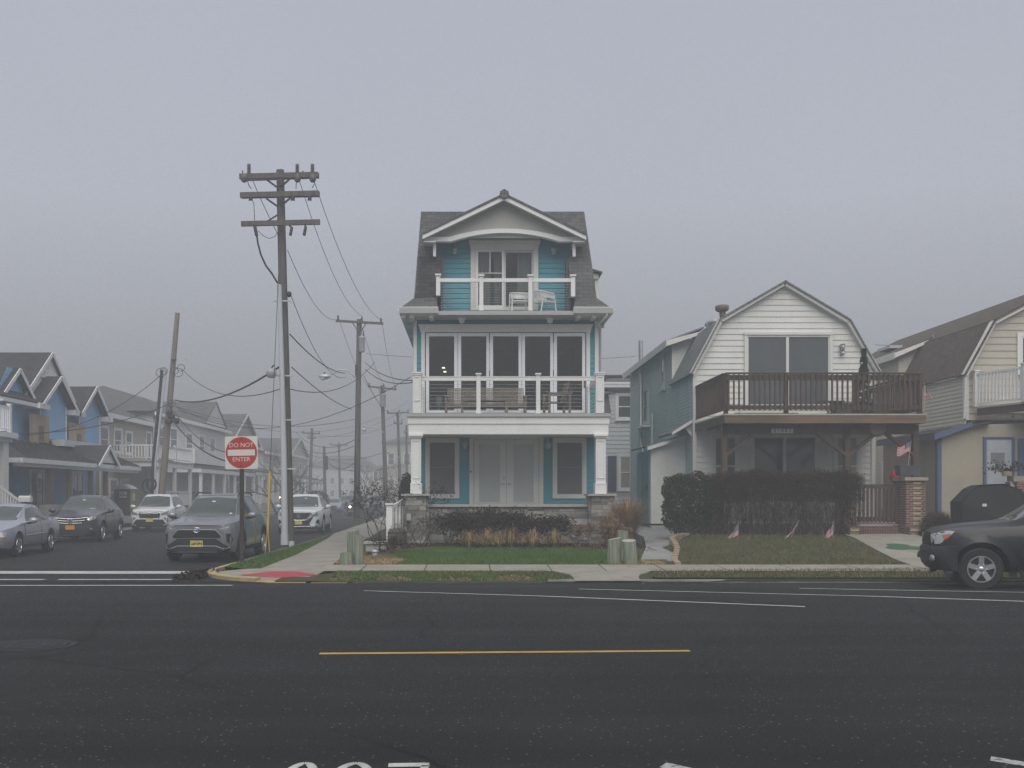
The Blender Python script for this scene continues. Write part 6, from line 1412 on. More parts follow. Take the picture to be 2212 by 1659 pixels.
def build_crossover():
    c = Car('parked_car', 'white crossover with a dark V-shaped grille parked behind the tall corner pole', 'car', S2)
    c.glasshouse(sym([(0,1.14),(.69,1.15),(.565,1.575),(0,1.61)]), [[(1.62,1.13),(2.25,1.52),(2.62,1.57),(2.62,1.13)],[(2.68,1.13),(2.68,1.57),(3.45,1.53),(3.50,1.15)],[(3.56,1.17),(3.52,1.525),(3.9,1.46),(4.15,1.25)]])
    c.doors([[(1.42,.38),(1.42,1.06),(2.64,1.11),(2.64,.36)],[(2.66,.36),(2.66,1.11),(3.5,1.13),(3.62,.95),(3.38,.72),(3.34,.36)]], .95)
    c.patch('grille', sym([(0,.90),(.50,.91),(.56,.87),(.34,.60),(0,.59)]), 'f', GRILLE, .010); g = strip(c, 'grille_trim', [(-.53,.90),(-.33,.60),(0,.595),(.33,.60),(.53,.90)], CHROME, .022, off=.014)
    c.patch('lower_grille', sym([(0,.575),(.35,.58),(.58,.78),(.60,.70),(.45,.45),(.5,.36),(0,.35)]), 'f', BLACKTRIM, .012)
    c.mir('headlight', [(.52,.80),(.66,.86),(.80,.99),(.83,1.0),(.84,.86),(.80,.78),(.62,.735)], HEADL, .010); c.mir('bumper_vent', [(.70,.50),(.78,.62),(.86,.63),(.86,.42)], BLACKTRIM, .008)
    strip(c, 'chin_trim', [(-.66,.36),(-.45,.335),(.45,.335),(.66,.36)], CHROME, .014, off=.016); c.patch('skid_plate', sym([(0,.33),(.80,.36),(.74,.25),(0,.235)]), 'f', BLACKTRIM, .010)
    emblem_oval(c, .77, -.018, .065, .055, 'n'); c.plate(.50, -.022, PLATEY)
    m = MB(); m.box(-.12,.08,1.95,1.98,1.46,1.51); m.build('mirror_housing', BLACKTRIM, c.o); c.patch('windshield_sticker', [(.03,1.50),(.12,1.50),(.12,1.525),(.03,1.525)], 'f', STICKER, .012); c.patch('windshield_sticker', [(.54,1.18),(.60,1.18),(.595,1.23),(.54,1.23)], 'f', STICKER, .012)
    for sg in (-1, 1): MB().tube([(sg*.57,2.2,1.64),(sg*.575,2.45,1.71),(sg*.575,3.6,1.68),(sg*.55,4.0,1.60)], .016, 8).build('roof_rail', CHROME, c.o)
    c.side('sill_trim', [(1.42,.25),(1.42,.38),(3.34,.38),(3.34,.25)], BLACKTRIM, .016); c.arch(w=.04); c.wheels(.37,.25,.22,5); c.mirrors(1.62,1.10,.93,PWHITE); return c
c2 = build_crossover(); SC5(c2); place(c2.o, (X(647,36.0), 35.8, -.12), R(1))

# --- white estate-like SUV on the far side of the side street
S3 = dict(L=4.62, W=1.815, wz=.36, paint=PWHITE, arches=((.93,.42),(3.6,.42)),
  top=[(0,.96),(.12,1.02),(1.05,1.13),(1.2,1.15),(1.85,1.62),(2.2,1.69),(3.7,1.68),(4.1,1.62),(4.5,1.10),(4.62,1.0)],
  belt=[(0,.92),(.12,.97),(1.05,1.05),(3.7,1.10),(4.4,1.06),(4.62,.96)], bot=[(0,.28),(.4,.22),(4.1,.24),(4.62,.40)],
  mid=[(0,.74),(.06,.79),(.15,.84),(.35,.89),(.7,.907),(3.9,.907),(4.4,.87),(4.62,.80)], beltw=[(0,.66),(.08,.72),(.2,.78),(.5,.84),(1.1,.855),(3.8,.855),(4.4,.81),(4.62,.74)], topw=[(0,.54),(.1,.60),(1.05,.70),(1.2,.70),(1.85,.60),(3.7,.61),(4.1,.58),(4.62,.64)])
def build_estate():
    c = Car('parked_car', 'white SUV with a hexagonal grille parked below the leaning pole', 'car', S3)
    c.glasshouse(sym([(0,1.12),(.67,1.13),(.565,1.575),(0,1.615)]), [[(1.42,1.10),(1.95,1.53),(2.4,1.58),(2.4,1.11)],[(2.46,1.11),(2.46,1.585),(3.25,1.58),(3.32,1.12)],[(3.38,1.13),(3.36,1.575),(3.85,1.54),(4.12,1.2)]])
    c.doors([[(1.3,.38),(1.3,1.05),(2.42,1.08),(2.42,.36)],[(2.44,.36),(2.44,1.08),(3.32,1.10),(3.44,.95),(3.2,.72),(3.16,.36)]], .93)
    g = c.patch('grille', sym([(0,.88),(.40,.87),(.46,.80),(.40,.62),(0,.62)]), 'f', GRILLE, .012); strip(c, 'grille_surround', [(-.41,.885),(-.47,.80),(-.41,.61),(.41,.61),(.47,.80),(.41,.885),(-.41,.885)], CHROME, .014, parent=g); strip(c, 'grille_bar', [(-.38,.82),(-.12,.84),(.12,.84),(.38,.82)], CHROME, .016, parent=g)
    c.mir('headlight', [(.50,.76),(.52,.83),(.72,.92),(.80,.95),(.82,.86),(.76,.78)], HEADL, .010); c.mir('bumper_vent', [(.60,.66),(.84,.62),(.84,.44),(.76,.42)], BLACKTRIM, .008)
    c.patch('lower_grille', sym([(0,.55),(.58,.57),(.70,.40),(.74,.24),(0,.23)]), 'f', BLACKTRIM, .012); c.mir('bumper_trim', [(.60,.58),(.64,.60),(.78,.40),(.74,.36)], PWHITE, .018)
    emblem_oval(c, .84, -.02, .065, .036, 's'); c.plate(.545, -.02, PLATEY)
    for sg in (-1, 1): MB().tube([(sg*.565,1.95,1.65),(sg*.575,2.2,1.75),(sg*.575,3.6,1.74),(sg*.56,3.95,1.67)], .018, 8).build('roof_rail', DARKMET, c.o)
    c.patch('windshield_sticker', [(.50,1.15),(.60,1.15),(.595,1.18),(.50,1.18)], 'f', STICKER, .012)
    c.side('sill_trim', [(1.3,.26),(1.3,.37),(3.16,.37),(3.16,.26)], BLACKTRIM, .016); c.arch(); c.wheels(.36,.23,.21,5); c.mirrors(1.42,1.07,.88,PWHITE); return c
c3 = build_estate(); SC5(c3); place(c3.o, (-15.2, 37.8, -.12), R(4))

# --- dark grey SUV with slatted chrome grille
S4 = dict(L=4.53, W=1.82, wz=.35, paint=PGREY, arches=((.92,.40),(3.54,.40)),
  top=[(0,.90),(.12,.97),(.95,1.12),(1.1,1.15),(2.0,1.60),(2.3,1.665),(3.3,1.63),(3.8,1.54),(4.4,1.12),(4.53,1.0)],
  belt=[(0,.86),(.12,.92),(.95,1.03),(3.5,1.14),(4.3,1.10),(4.53,.96)], bot=[(0,.26),(.4,.20),(4.1,.24),(4.53,.42)],
  mid=[(0,.70),(.06,.76),(.15,.82),(.35,.885),(.7,.91),(3.8,.91),(4.3,.86),(4.53,.78)], beltw=[(0,.60),(.08,.68),(.2,.76),(.5,.83),(1.0,.85),(3.7,.845),(4.3,.78),(4.53,.70)], topw=[(0,.48),(.1,.56),(.95,.68),(1.1,.68),(2.0,.575),(3.3,.57),(3.8,.54),(4.53,.62)])
def build_slats():
    c = Car('parked_car', 'dark grey SUV with three chrome grille bars and an orange plate behind the silver sedan', 'car', S4)
    c.glasshouse(sym([(0,1.115),(.65,1.12),(.535,1.55),(0,1.585)]), [[(1.5,1.10),(2.15,1.49),(2.5,1.545),(2.5,1.12)],[(2.55,1.12),(2.55,1.545),(3.2,1.50),(3.32,1.14)],[(3.38,1.15),(3.28,1.49),(3.62,1.40),(3.86,1.22)]])
    c.doors([[(1.3,.36),(1.3,1.04),(2.5,1.10),(2.5,.34)],[(2.52,.34),(2.52,1.10),(3.3,1.12),(3.42,.95),(3.14,.70),(3.10,.34)]], .92)
    c.patch('grille', sym([(0,.83),(.50,.87),(.58,.84),(.42,.66),(0,.655)]), 'f', GRILLE, .010)
    for z0, w0, z1 in ((.845,.60,.885),(.765,.50,.79),(.685,.40,.70)): strip(c, 'grille_bar', [(-w0,z1),(-.2,z0),(.2,z0),(w0,z1)], CHROME, .017, off=.016)
    W = Wall((0,-.02,.765), (1,0,0), (0,-1,0)); e = MB(); W.poly(e, [(-.075,-.065),(.075,-.065),(.075,.065),(-.075,.065)], 0, .01); eo = e.build('emblem', BLACKTRIM, c.o); e = MB()
    for sg in (-1, 1): W.beam(e, (sg*.05,.05), (sg*.033,-.05), .022, .01, .024)
    W.box(e, -.04,.04,-.012,.010,.01,.022)
    for q0, q1, r0, r1 in ((-.08,-.068,-.07,.07),(.068,.08,-.07,.07),(-.068,.068,.06,.07),(-.068,.068,-.07,-.06)): W.box(e, q0, q1, r0, r1, .01, .02)
    e.build('emblem_letter', CHROME, eo)
    c.mir('headlight', [(.52,.80),(.62,.88),(.80,.97),(.83,.95),(.80,.84),(.66,.78)], HEADLB, .010); c.mir('fog_lamp', [(.66,.52),(.74,.53),(.74,.46),(.66,.45)], HEADLB, .010)
    c.patch('lower_grille', sym([(0,.50),(.62,.52),(.82,.42),(.80,.24),(0,.22)]), 'f', BLACKTRIM, .012); c.plate(.55, -.02, PLATEO); strip(c, 'window_trim', [(1.5,1.08),(2.5,1.10),(3.4,1.13)], CHROME, .010, '+'); strip(c, 'window_trim', [(1.95,1.50),(2.5,1.60),(3.2,1.56),(3.7,1.42),(3.9,1.22)], CHROME, .010, '+')
    c.patch('windshield_sticker', [(-.02,1.475),(.08,1.475),(.08,1.50),(-.02,1.50)], 'f', STICKER, .012); c.patch('windshield_sticker', [(.36,1.155),(.56,1.155),(.555,1.195),(.36,1.195)], 'f', STICKER, .012)
    c.side('sill_trim', [(1.3,.24),(1.3,.36),(3.1,.36),(3.1,.24)], BLACKTRIM, .014); c.arch(w=.035); c.wheels(.345,.225,.215,5); c.mirrors(1.5,1.05,.88,PGREY); return c
c4 = build_slats(); SC5(c4); place(c4.o, (-14.75, 29.4, -.12), R(4))

# --- light silver sedan at the left edge
S5 = dict(L=4.80, W=1.785, wz=.32, paint=PACCORD, arches=((.95,.375),(3.66,.375)),
  top=[(0,.72),(.12,.78),(1.25,.96),(1.45,.99),(2.2,1.36),(2.6,1.43),(3.3,1.40),(3.95,1.06),(4.1,1.03),(4.7,1.0),(4.8,.92)],
  belt=[(0,.69),(.12,.73),(1.25,.90),(3.6,.97),(4.6,.97),(4.8,.88)], bot=[(0,.24),(.4,.19),(4.4,.22),(4.8,.32)],
  mid=[(0,.66),(.06,.73),(.15,.79),(.35,.86),(.7,.892),(4.2,.892),(4.6,.85),(4.8,.74)], beltw=[(0,.58),(.08,.66),(.2,.74),(.5,.82),(1.2,.85),(3.8,.84),(4.6,.78),(4.8,.66)], topw=[(0,.48),(.1,.56),(1.2,.70),(1.45,.70),(2.2,.57),(3.3,.56),(3.95,.66),(4.8,.58)])
def build_sedan():
    c = Car('parked_car', 'light silver four-door sedan cut off by the left edge of the photograph', 'car', S5)
    c.glasshouse(sym([(0,.975),(.68,.98),(.545,1.33),(0,1.36)]), [[(1.72,.945),(2.28,1.285),(2.68,1.325),(2.74,.955)],[(2.80,.955),(2.74,1.325),(3.22,1.30),(3.58,.99)],[(3.62,.985),(3.36,1.24),(3.74,1.02)]], sym([(0,1.09),(.62,1.09),(.54,1.34),(0,1.36)]))
    c.doors([[(1.42,.30),(1.42,.86),(1.6,.91),(2.76,.94),(2.78,.28)],[(2.80,.28),(2.78,.94),(3.55,.97),(3.62,.86),(3.28,.58),(3.24,.28)]], .82)
    c.mir('headlight', [(.44,.56),(.44,.67),(.66,.69),(.78,.68),(.79,.56),(.6,.545)], HEADLB, .012); c.mir('turn_signal', [(.50,.545),(.60,.54),(.79,.555),(.79,.525),(.52,.515)], AMBER, .012)
    c.patch('grille', sym([(0,.66),(.38,.66),(.36,.57),(0,.56)]), 'f', GRILLE, .010); c.patch('lower_grille', sym([(0,.38),(.5,.38),(.46,.29),(0,.28)]), 'f', BLACKTRIM, .010); c.plate(.46, -.012, PLATEY, None)
    c.patch('windshield_sticker', [(.36,1.0),(.58,1.0),(.575,1.04),(.36,1.04)], 'f', STICKER, .012)
    strip(c, 'side_moulding', [(1.45,.56),(3.25,.60)], CHROME, .014, '+'); strip(c, 'side_moulding', [(1.45,.56),(3.25,.60)], CHROME, .014, '-')
    strip(c, 'bumper_line', [(-.7,.33),(.7,.33)], BLACKTRIM, .010); c.patch('tail_light', [(.5,.72),(.76,.72),(.76,.88),(.45,.88)], 'r', TAILRED); c.patch('tail_light', [(-.5,.72),(-.76,.72),(-.76,.88),(-.45,.88)], 'r', TAILRED)
    c.wheels(.315,.205,.20,7,twin=False,sw=.05); c.mirrors(1.68,.91,.87,PACCORD); return c
c5 = build_sedan(); SC5(c5); place(c5.o, (-13.92, 22.3, -.118), R(2.6))

# --- black SUV at the right edge, seen from its side
S6 = dict(L=4.80, W=1.875, wz=.39, paint=PBLACK, arches=((.80,.50),(3.59,.48)), lugs=1,
  top=[(0,1.05),(.18,1.14),(.5,1.20),(1.30,1.28),(1.45,1.31),(2.05,1.72),(2.35,1.80),(3.9,1.79),(4.3,1.72),(4.7,1.22),(4.8,1.1)],
  belt=[(0,.98),(.18,1.08),(.5,1.13),(1.30,1.19),(3.9,1.22),(4.6,1.2),(4.8,1.05)], bot=[(0,.40),(.25,.34),(.6,.33),(4.3,.34),(4.8,.45)],
  mid=[(0,.62),(.05,.72),(.14,.80),(.30,.87),(.6,.93),(4.2,.937),(4.6,.89),(4.8,.82)], beltw=[(0,.56),(.06,.66),(.2,.76),(.5,.84),(1.2,.86),(3.9,.86),(4.6,.80),(4.8,.72)], topw=[(0,.48),(.1,.56),(1.30,.74),(1.45,.74),(2.05,.62),(3.9,.63),(4.3,.60),(4.8,.64)])
def build_black():
    c = Car('parked_car', 'black SUV with silver five-spoke wheels cut off by the right edge of the photograph', 'car', S6)
    c.glasshouse(sym([(0,1.30),(.70,1.30),(.585,1.68),(0,1.72)]), [[(1.72,1.22),(2.2,1.62),(2.6,1.68),(2.6,1.23)],[(2.66,1.23),(2.66,1.685),(3.4,1.68),(3.45,1.24)],[(3.5,1.24),(3.46,1.675),(4.1,1.64),(4.3,1.3)]])
    c.doors([[(1.55,.50),(1.55,1.17),(2.62,1.20),(2.62,.46)],[(2.64,.46),(2.64,1.20),(3.42,1.21),(3.5,1.0),(3.2,.8),(3.16,.46)]], 1.02)
    for sg in (1, -1):
        ax = '+' if sg > 0 else '-'
        c.patch('headlight', [(.03,.84),(.02,.96),(.10,1.06),(.24,1.10),(.36,1.09),(.30,1.02),(.20,.95),(.12,.86)], ax, M('suv_headlight', (.34,.36,.38), .15, .2, 14., spec=.6, coat=.4) if 'suv_headlight' not in MATS else MATS['suv_headlight'], .014, grid=.04); c.patch('turn_signal', [(.15,1.02),(.30,1.045),(.26,.98),(.17,.92)], ax, AMBER, .022, grid=.04)
    c.mir('headlight_front', [(.45,.90),(.46,1.02),(.60,1.05),(.64,.95),(.60,.86)], MATS['suv_headlight'], .012)
    c.patch('grille', sym([(0,1.0),(.40,1.0),(.42,.80),(0,.78)]), 'f', GRILLE, .012)
    # bumper: a bulging shell in front of the body
    m = MB(); pr = [(-.03,.80),(-.08,.74),(-.09,.56),(-.05,.44),(.02,.36),(.30,.34),(.40,.40),(.40,.80),(.2,.83)]; n = len(pr); xs = [-.93,-.90,-.78,-.5,0,.5,.78,.90,.93]; ad = [.30,.16,.06,.02,0,.02,.06,.16,.30]; vs = []
    for q, a in zip(xs, ad): vs += [(q, max(b+a, b) if b < .39 else b, zz) for b, zz in pr]
    m.add(vs, [(j*n+i, j*n+(i+1) % n, (j+1)*n+(i+1) % n, (j+1)*n+i) for j in range(8) for i in range(n)], True); m.add(vs[:n], [tuple(range(n-1,-1,-1))]); m.add(vs[-n:], [tuple(range(n))]); bo = m.build('bumper', M('black_bumper', (.016,.017,.019), .42, .1, 4.), c.o, auto=40)
    for sg in (-1, 1): m = MB(); m.lathe([(.07,0),(.07,.02),(0,.03)], 14, (sg*.80,-.03,.58), (sg*.5,-1,0)); m.build('fog_lamp', HEADL, bo)
    # wheel-arch flares, side moulding, step
    c.arch(M('flare_black', (.014,.0155,.02), .35, .05, 4., coat=.4), w=.13, off=.035, a0=-14, a1=198); c.side('side_moulding', [(1.5,.62),(1.5,.80),(3.15,.80),(3.15,.62)], M('moulding_black', (.013,.014,.017), .4, .05, 4., coat=.3), .03); c.side('side_step', [(1.45,.36),(1.45,.44),(3.2,.44),(3.2,.36)], BLACKTRIM, .05)
    for sg in (-1, 1): m = MB(); m.prism([(sg*.86,1.38,.66),(sg*.88,1.44,.66),(sg*.88,1.55,.22),(sg*.86,1.49,.22)], (sg*.03,0,0)); m.build('mud_flap', BLACKTRIM, c.o)
    for sg, ax in ((1,'+'),(-1,'-')):
        h, d = c.hit(1.75, .92, ax); W = Wall((h.x+sg*.012, 0, 0), (0,1,0), (sg,0,0)); textmesh('SR5 4WD', .062, W, 1.90, .905, .010, .006, bold=.004, sx=1.25 if sg > 0 else -1.25, name='lettering', mat=METALG, parent=c.o)
    c.wheels(.395,.245,.25,5,twin=False,sw=.092,track=1.90); c.mirrors(1.80,1.24,.90,PBLACK,PBLACK,1.15); c.patch('tail_light', [(.6,1.0),(.82,1.0),(.82,1.3),(.6,1.3)], 'r', TAILRED); c.patch('tail_light', [(-.6,1.0),(-.82,1.0),(-.82,1.3),(-.6,1.3)], 'r', TAILRED); return c
c6 = build_black(); place(c6.o, (X(2003,14.75)+.40, 14.72+1.06/K, -.085), R(-103))

# --- cars far down the side street, in the fog
def far_car(label, base, mat, loc, rz=0, lamp=None):
    sp = dict(base); sp['paint'] = mat; c = Car('distant_car', label, 'car', sp, 'cars far down the side street'); t = sp['top']
    zc = [z_ for y, z_ in t if 1. < y < 1.5][0]; zr = max(z_ for y, z_ in t)
    c.glasshouse(sym([(0,zc+.02),(.64,zc+.03),(.54,zr-.12),(0,zr-.09)]), [[(1.7,zc-.02),(2.2,zr-.2),(2.9,zr-.13),(2.9,zc)],[(2.96,zc),(2.96,zr-.13),(3.4,zr-.2),(3.6,zc+.05)]])
    c.mir('headlight', [(.48,zc-.40),(.50,zc-.30),(.76,zc-.24),(.78,zc-.36)], HEADLB, .01); c.patch('grille', sym([(0,zc-.28),(.42,zc-.28),(.40,zc-.5),(0,zc-.5)]), 'f', GRILLE, .01); c.patch('lower_grille', sym([(0,.52),(.7,.5),(.74,.25),(0,.24)]), 'f', BLACKTRIM, .01)
    strip(c, 'chrome_line', [(-.72,.46),(-.4,.43)], CHROME, .014); strip(c, 'chrome_line', [(.72,.46),(.4,.43)], CHROME, .014)
    c.wheels(.34,.22,.21,5); c.mirrors(1.55, zc-.05, .88, mat)
    if lamp:
        for q in lamp: m = MB(); p, d = c.hit(q, zc-.33, 'f'); m.ball((p.x, p.y-.03, p.z), .075, n=12); m.build('lit_headlight', LIT, c.o)
    place(c.o, loc, R(rz)); return c
LIT = emit('headlamp_light', (1.,.78,.48), 16.)
far_car('dark car in the foggy side street with its headlight on', S3, PDARK, (X(773,63), 63, -.12), 2, (-.62,))
far_car('pale car parked in the fog behind the white crossover', S5, PACCORD, (X(717,76), 76, -.12), 2)
far_car('blue-grey van-like car in the fog beside the second pole', S3, PSTEEL, (X(748,80), 80, -.12), 2)
far_car('grey car parked in the fog beside the bare corner shrub', S1, PSTEEL, (X(812,70), 70, -.12), 1)
# ------------------------------------------------------------------ utility poles, lamps, signs, wires (parts in local metres)
def pole_shaft(o, h, lean=(0,0), r0=.17, r1=.12, mat=WOODPOLE, z0=-.4):
    m = MB(); n = 10; m.tube([(lean[0]*i/n, lean[1]*i/n, z0+(h-z0)*i/n) for i in range(n+1)], [r0+(r1-r0)*i/n for i in range(n+1)], 14); m.build('shaft', mat, o)
def insulator(m, p, h=.22, r=.06, n=5):
    pr = []
    for i in range(n): pr += [(r*.55, h*i/n), (r, h*(i+.35)/n), (r*.55, h*(i+.8)/n)]
    m.lathe([(0,0)]+pr+[(r*.7,h),(r*.5,h*1.1),(0,h*1.1)], 12, p)
# tall corner pole
D0 = 26.4; px_ = F/D0; PZ = lambda y: Z(y, D0); PXO = lambda x_: (x_-625)/px_
cp = thing('utility_pole', 'tall leaning wooden pole with three crossarm levels and a grey conduit on the corner verge', 'utility pole')
hp = PZ(362); lx = (603-625)/px_; pole_shaft(cp, hp, (lx,.2), .185, .13); ax_ = lambda z_: lx*z_/hp
def arm(par, x0, x1, z0, z1, y, h=.17, d=.12, mat=WOODPOLE, name='crossarm'):
    m = MB(); m.bar((x0,y,z0),(x1,y,z1),d,h); return m.build(name, mat, par)
for (xa, xb, ya, yb), (xc, xd, yc, yd) in ((((517,686.5,378,372)),((520.5,689,382.5,378.5))),(((518,688,416,412.5)),((522,690.5,422.5,418.5)))):
    arm(cp, PXO(xa), PXO(xb), PZ(ya), PZ(yb), .30); a_ = arm(cp, PXO(xc), PXO(xd), PZ(yc)-.02, PZ(yd)-.02, -.24)
arm(cp, PXO(524), PXO(693), PZ(485), PZ(481), -.22, .16)
for xa, ya, xb, yb in ((578,390,600,405),(628,390,607,405),(578,431,601,446),(630,430,607,446),(579,481,602,464)):
    m = MB(); m.bar((PXO(xa),-.26,PZ(ya)),(PXO(xb),-.14,PZ(yb)),.05,.05); m.build('brace', DARKMET, cp)
for x_, tl in ((535,-.05),(640,.25),(673,.15)):
    m = MB(); insulator(m, (PXO(x_),.22,PZ(372)), .30, .075, 6); m.lathe([(.055,.30),(.06,.36),(0,.38)], 10, (PXO(x_),.22,PZ(372))); m.build('insulator', PORCELAIN, cp)
for x_ in (532, 646, 678.5): m = MB(); m.ball((PXO(x_),-.34,PZ(389)), .12,.12,.15, n=12); m.build('line_insulator', PORCELAIN, cp)
for x_ in (523.5, 654, 676): m = MB(); m.tube([(PXO(x_),.05,PZ(376)),(PXO(x_),.05,PZ(366))], .022, 6); m.build('pin', DARKMET, cp)
for x_ in (544.5, 635, 671):
    m = MB(); m.lathe([(.06,-.16),(.07,-.02),(.05,0)], 10, (PXO(x_),-.24,PZ(424))); m.tube([(PXO(x_)-.05,-.24,PZ(436)),(PXO(x_)-.05,-.24,PZ(430)),(PXO(x_)+.05,-.24,PZ(430)),(PXO(x_)+.05,-.24,PZ(436))], .018, 6); m.build('clamp', DARKMET, cp)
for x_, dx in ((628, .02),(661.5, -.04)): m = MB(); m.tube([(PXO(x_),-.22,PZ(478)),(PXO(x_),-.22,PZ(489)),(PXO(x_)+dx+.05,-.22,PZ(493)),(PXO(x_)+dx,-.22,PZ(510))], [.03,.03,.05,.05], 8); m.build('lightning_arrester', DARKMET, cp)
m = MB(); m.tube([(PXO(553),-.25,PZ(489)),(PXO(557.5),-.25,PZ(511))], .055, 8); m.build('cable_terminal', DARKMET, cp)
ft = lambda *q: [(PXO(a),-.22,PZ(b)) for a, b in q]
for q, r_ in (([(557.5,511),(560,528),(566,551),(577,575),(590,592),(602,612)], .032),([(537,392),(541,404),(546,409)], .014),([(648,390),(642,398),(641.5,410)], .014),([(677,391),(682,398),(676,408)], .014),([(546,430),(551,442),(552,462),(553,482)], .012),([(560,500),(572,511),(584,516.5),(596,512),(601,505)], .010)):
    m = MB(); m.tube(ft(*q), r_, 6); m.build('jumper_cable', BLACKC, cp)
# grey conduit on standoff brackets
m = MB(); m.tube([(PXO(607),-.34,PZ(617)),(PXO(612.5),-.34,PZ(800)),(PXO(617),-.34,PZ(1000)),(PXO(618.5),-.34,PZ(1172))], [.075,.085,.10,.115], 12); m.build('conduit', CONDUIT, cp)
m = MB(); m.tube([(PXO(618),-.34,PZ(1150)),(PXO(618.5),-.34,PZ(1174))], [.125,.135], 12); m.build('conduit_foot', CONDUIT, cp)
for y_, c_ in ((650.5,612),(811,618),(906,620.5),(1011,622.5)):
    m = MB(); m.box(PXO(c_-18.5), PXO(c_+18.5), -.24, -.18, PZ(y_+1.5), PZ(y_-1.5)); m.build('standoff_bracket', CONDUIT, cp)
m = MB(); m.ball((PXO(626),-.2,PZ(636)), .10, n=10); m.tube([(PXO(621),-.2,PZ(632)),(PXO(630),-.2,PZ(632))], .03, 6); m.build('cable_clamp', DARKMET, cp)
m = MB(); m.box(PXO(627.5), PXO(637), -.30, .0, -.05, .17); m.build('pole_foot_box', CONDUIT, cp)
place(cp, (X(625,D0), D0, -.03))
def CPT(px, py, dy=0): return (X(px, D0), D0+dy/K, Z(py, D0)-.03)
# second pole with transformer and lamp arm, and its weaker neighbours down the street
def street_pole(label, D, bx, tx, ty, arms=(), transformer=None, lamp=None, r=.16, mat=WOODPOLE, group='wooden poles along the side street', zb=0, extra=()):
    o = thing('utility_pole', label, 'utility pole', (0,0,0), 0, group); s = F/D; zz = lambda y: Z(y, D)-zb; xx = lambda p: (p-bx)/s; h = zz(ty); lean = xx(tx)
    pole_shaft(o, h, (lean,0), r, r*.72, mat)
    for xa, xb, ya, yb in arms:
        arm(o, xx(xa), xx(xb), zz(ya), zz(yb), -.18, .13, .10); xm = (xa+xb)/2; L_ = abs(xb-xa)
        for sg in (-1, 1): m = MB(); m.bar((xx(xm+sg*L_*.14),-.18,zz((ya+yb)/2)-.05),(xx(xm+sg*L_*.02),-.12,zz((ya+yb)/2)-.55),.04,.04); m.build('brace', DARKMET, o)
        for q in (xa+L_*.05, xm+L_*.05, xb-L_*.05): m = MB(); insulator(m, (xx(q),-.18,zz(ya+(yb-ya)*(q-xa)/(xb-xa))+.06), .22, .07, 3); m.build('insulator', PORCELAIN, o)
    if transformer:
        a, b, y0, y1 = transformer; m = MB(); rr = (b-a)/2/s; cx = xx((a+b)/2)
        m.lathe([(0,zz(y1)),(rr*.9,zz(y1)),(rr,zz(y1)+.05),(rr,zz(y0)-.08),(rr*1.08,zz(y0)-.06),(rr*1.05,zz(y0)),(rr*.5,zz(y0)+.05),(0,zz(y0)+.06)], 20, (cx,-.28,0)); t = m.build('transformer', XFORMER, o)
        for q in (-.5,.5): m = MB(); insulator(m, (cx+q*rr,-.28,zz(y0)+.02), .28, .055, 4); m.build('bushing', PORCELAIN, t)
    if lamp:
        x0, y0, x1, y1, x2, y2 = lamp; m = MB(); m.tube([(xx(x0),-.15,zz(y0)),(xx((x0*2+x1)/3),-.2,zz(y0)+.42),(xx((x0+x1*2)/3),-.2,zz(y0)+.48),(xx(x1),-.2,zz(y1))], .035, 8); la = m.build('lamp_arm', METALG, o)
        m = MB(); c = Vector((xx((x1+x2)/2),-.2,zz((y1+y2)/2))); hl = abs(x2-x1)/2/s; m.ball(tuple(c), hl, .16, .15, n=14); m.build('lamp_head', METALG, la); m = MB(); m.ball((c.x-hl*.25,c.y,c.z-.08), hl*.55, .13, .13, n=12); m.build('lamp_glass', STICKER, la)
        m = MB(); m.lathe([(.04,0),(.04,.10),(0,.11)], 8, (c.x-.02,c.y,c.z+.13)); m.build('photocell', DARKMET, la)
    for (x0, x1, y0, y1, mt, nm) in extra: m = MB(); m.box(xx(x0), xx(x1), -.26, -.14, zz(y1), zz(y0)); m.build(nm, mt, o)
    place(o, (X(bx, D), D, zb)); return o
street_pole('dark pole with a transformer can and curved lamp arm beside the side pavement', 43.7, 770, 776, 690, [(726,828.5,694,700)], (776,789,729,762), (770,818,716,810,689,818), .19, extra=((766.5,769,985,1128,DARKMET,'cable_guard'),(764.5,767,1062,1100,DARKMET,'meter_box'),(768,772,789,812,DARKMET,'cable_bracket')))
street_pole('foggy pole with one tilted crossarm and a small lamp arm, third along the pavement', 60.5, 836, 825, 833, [(795,857,835,842)], (821,834,852,880), (829,935,792,926,782,931), .18)
street_pole('faint pole with a single crossarm showing just left of the teal house', 76, 866, 859, 890, [(836,884,893,891),(851,869,915,916)], None, (862,990,843,975,835,978), .17)
street_pole('very faint thin pole right against the edge of the teal house', 86, 879, 878, 918, [(873,884,935,937)], None, None, .15)
street_pole('faint T-shaped pole rising from the fog over the left pavement', 83, 668, 674, 925, [(653,692,936,937),(665,682,947,947)], None, None, .19)
street_pole('short grey pole with a tangle of cable coils, standing in the fog', 74, 703, 700, 964, [], None, None, .17, extra=((700,709,985,1015,DARKMET,'cable_bundle'),))
street_pole('faintest pole, with a low crossarm, standing at the end of the side street', 98, 735, 732, 956, [(712,752,961,962)], None, None, .18)
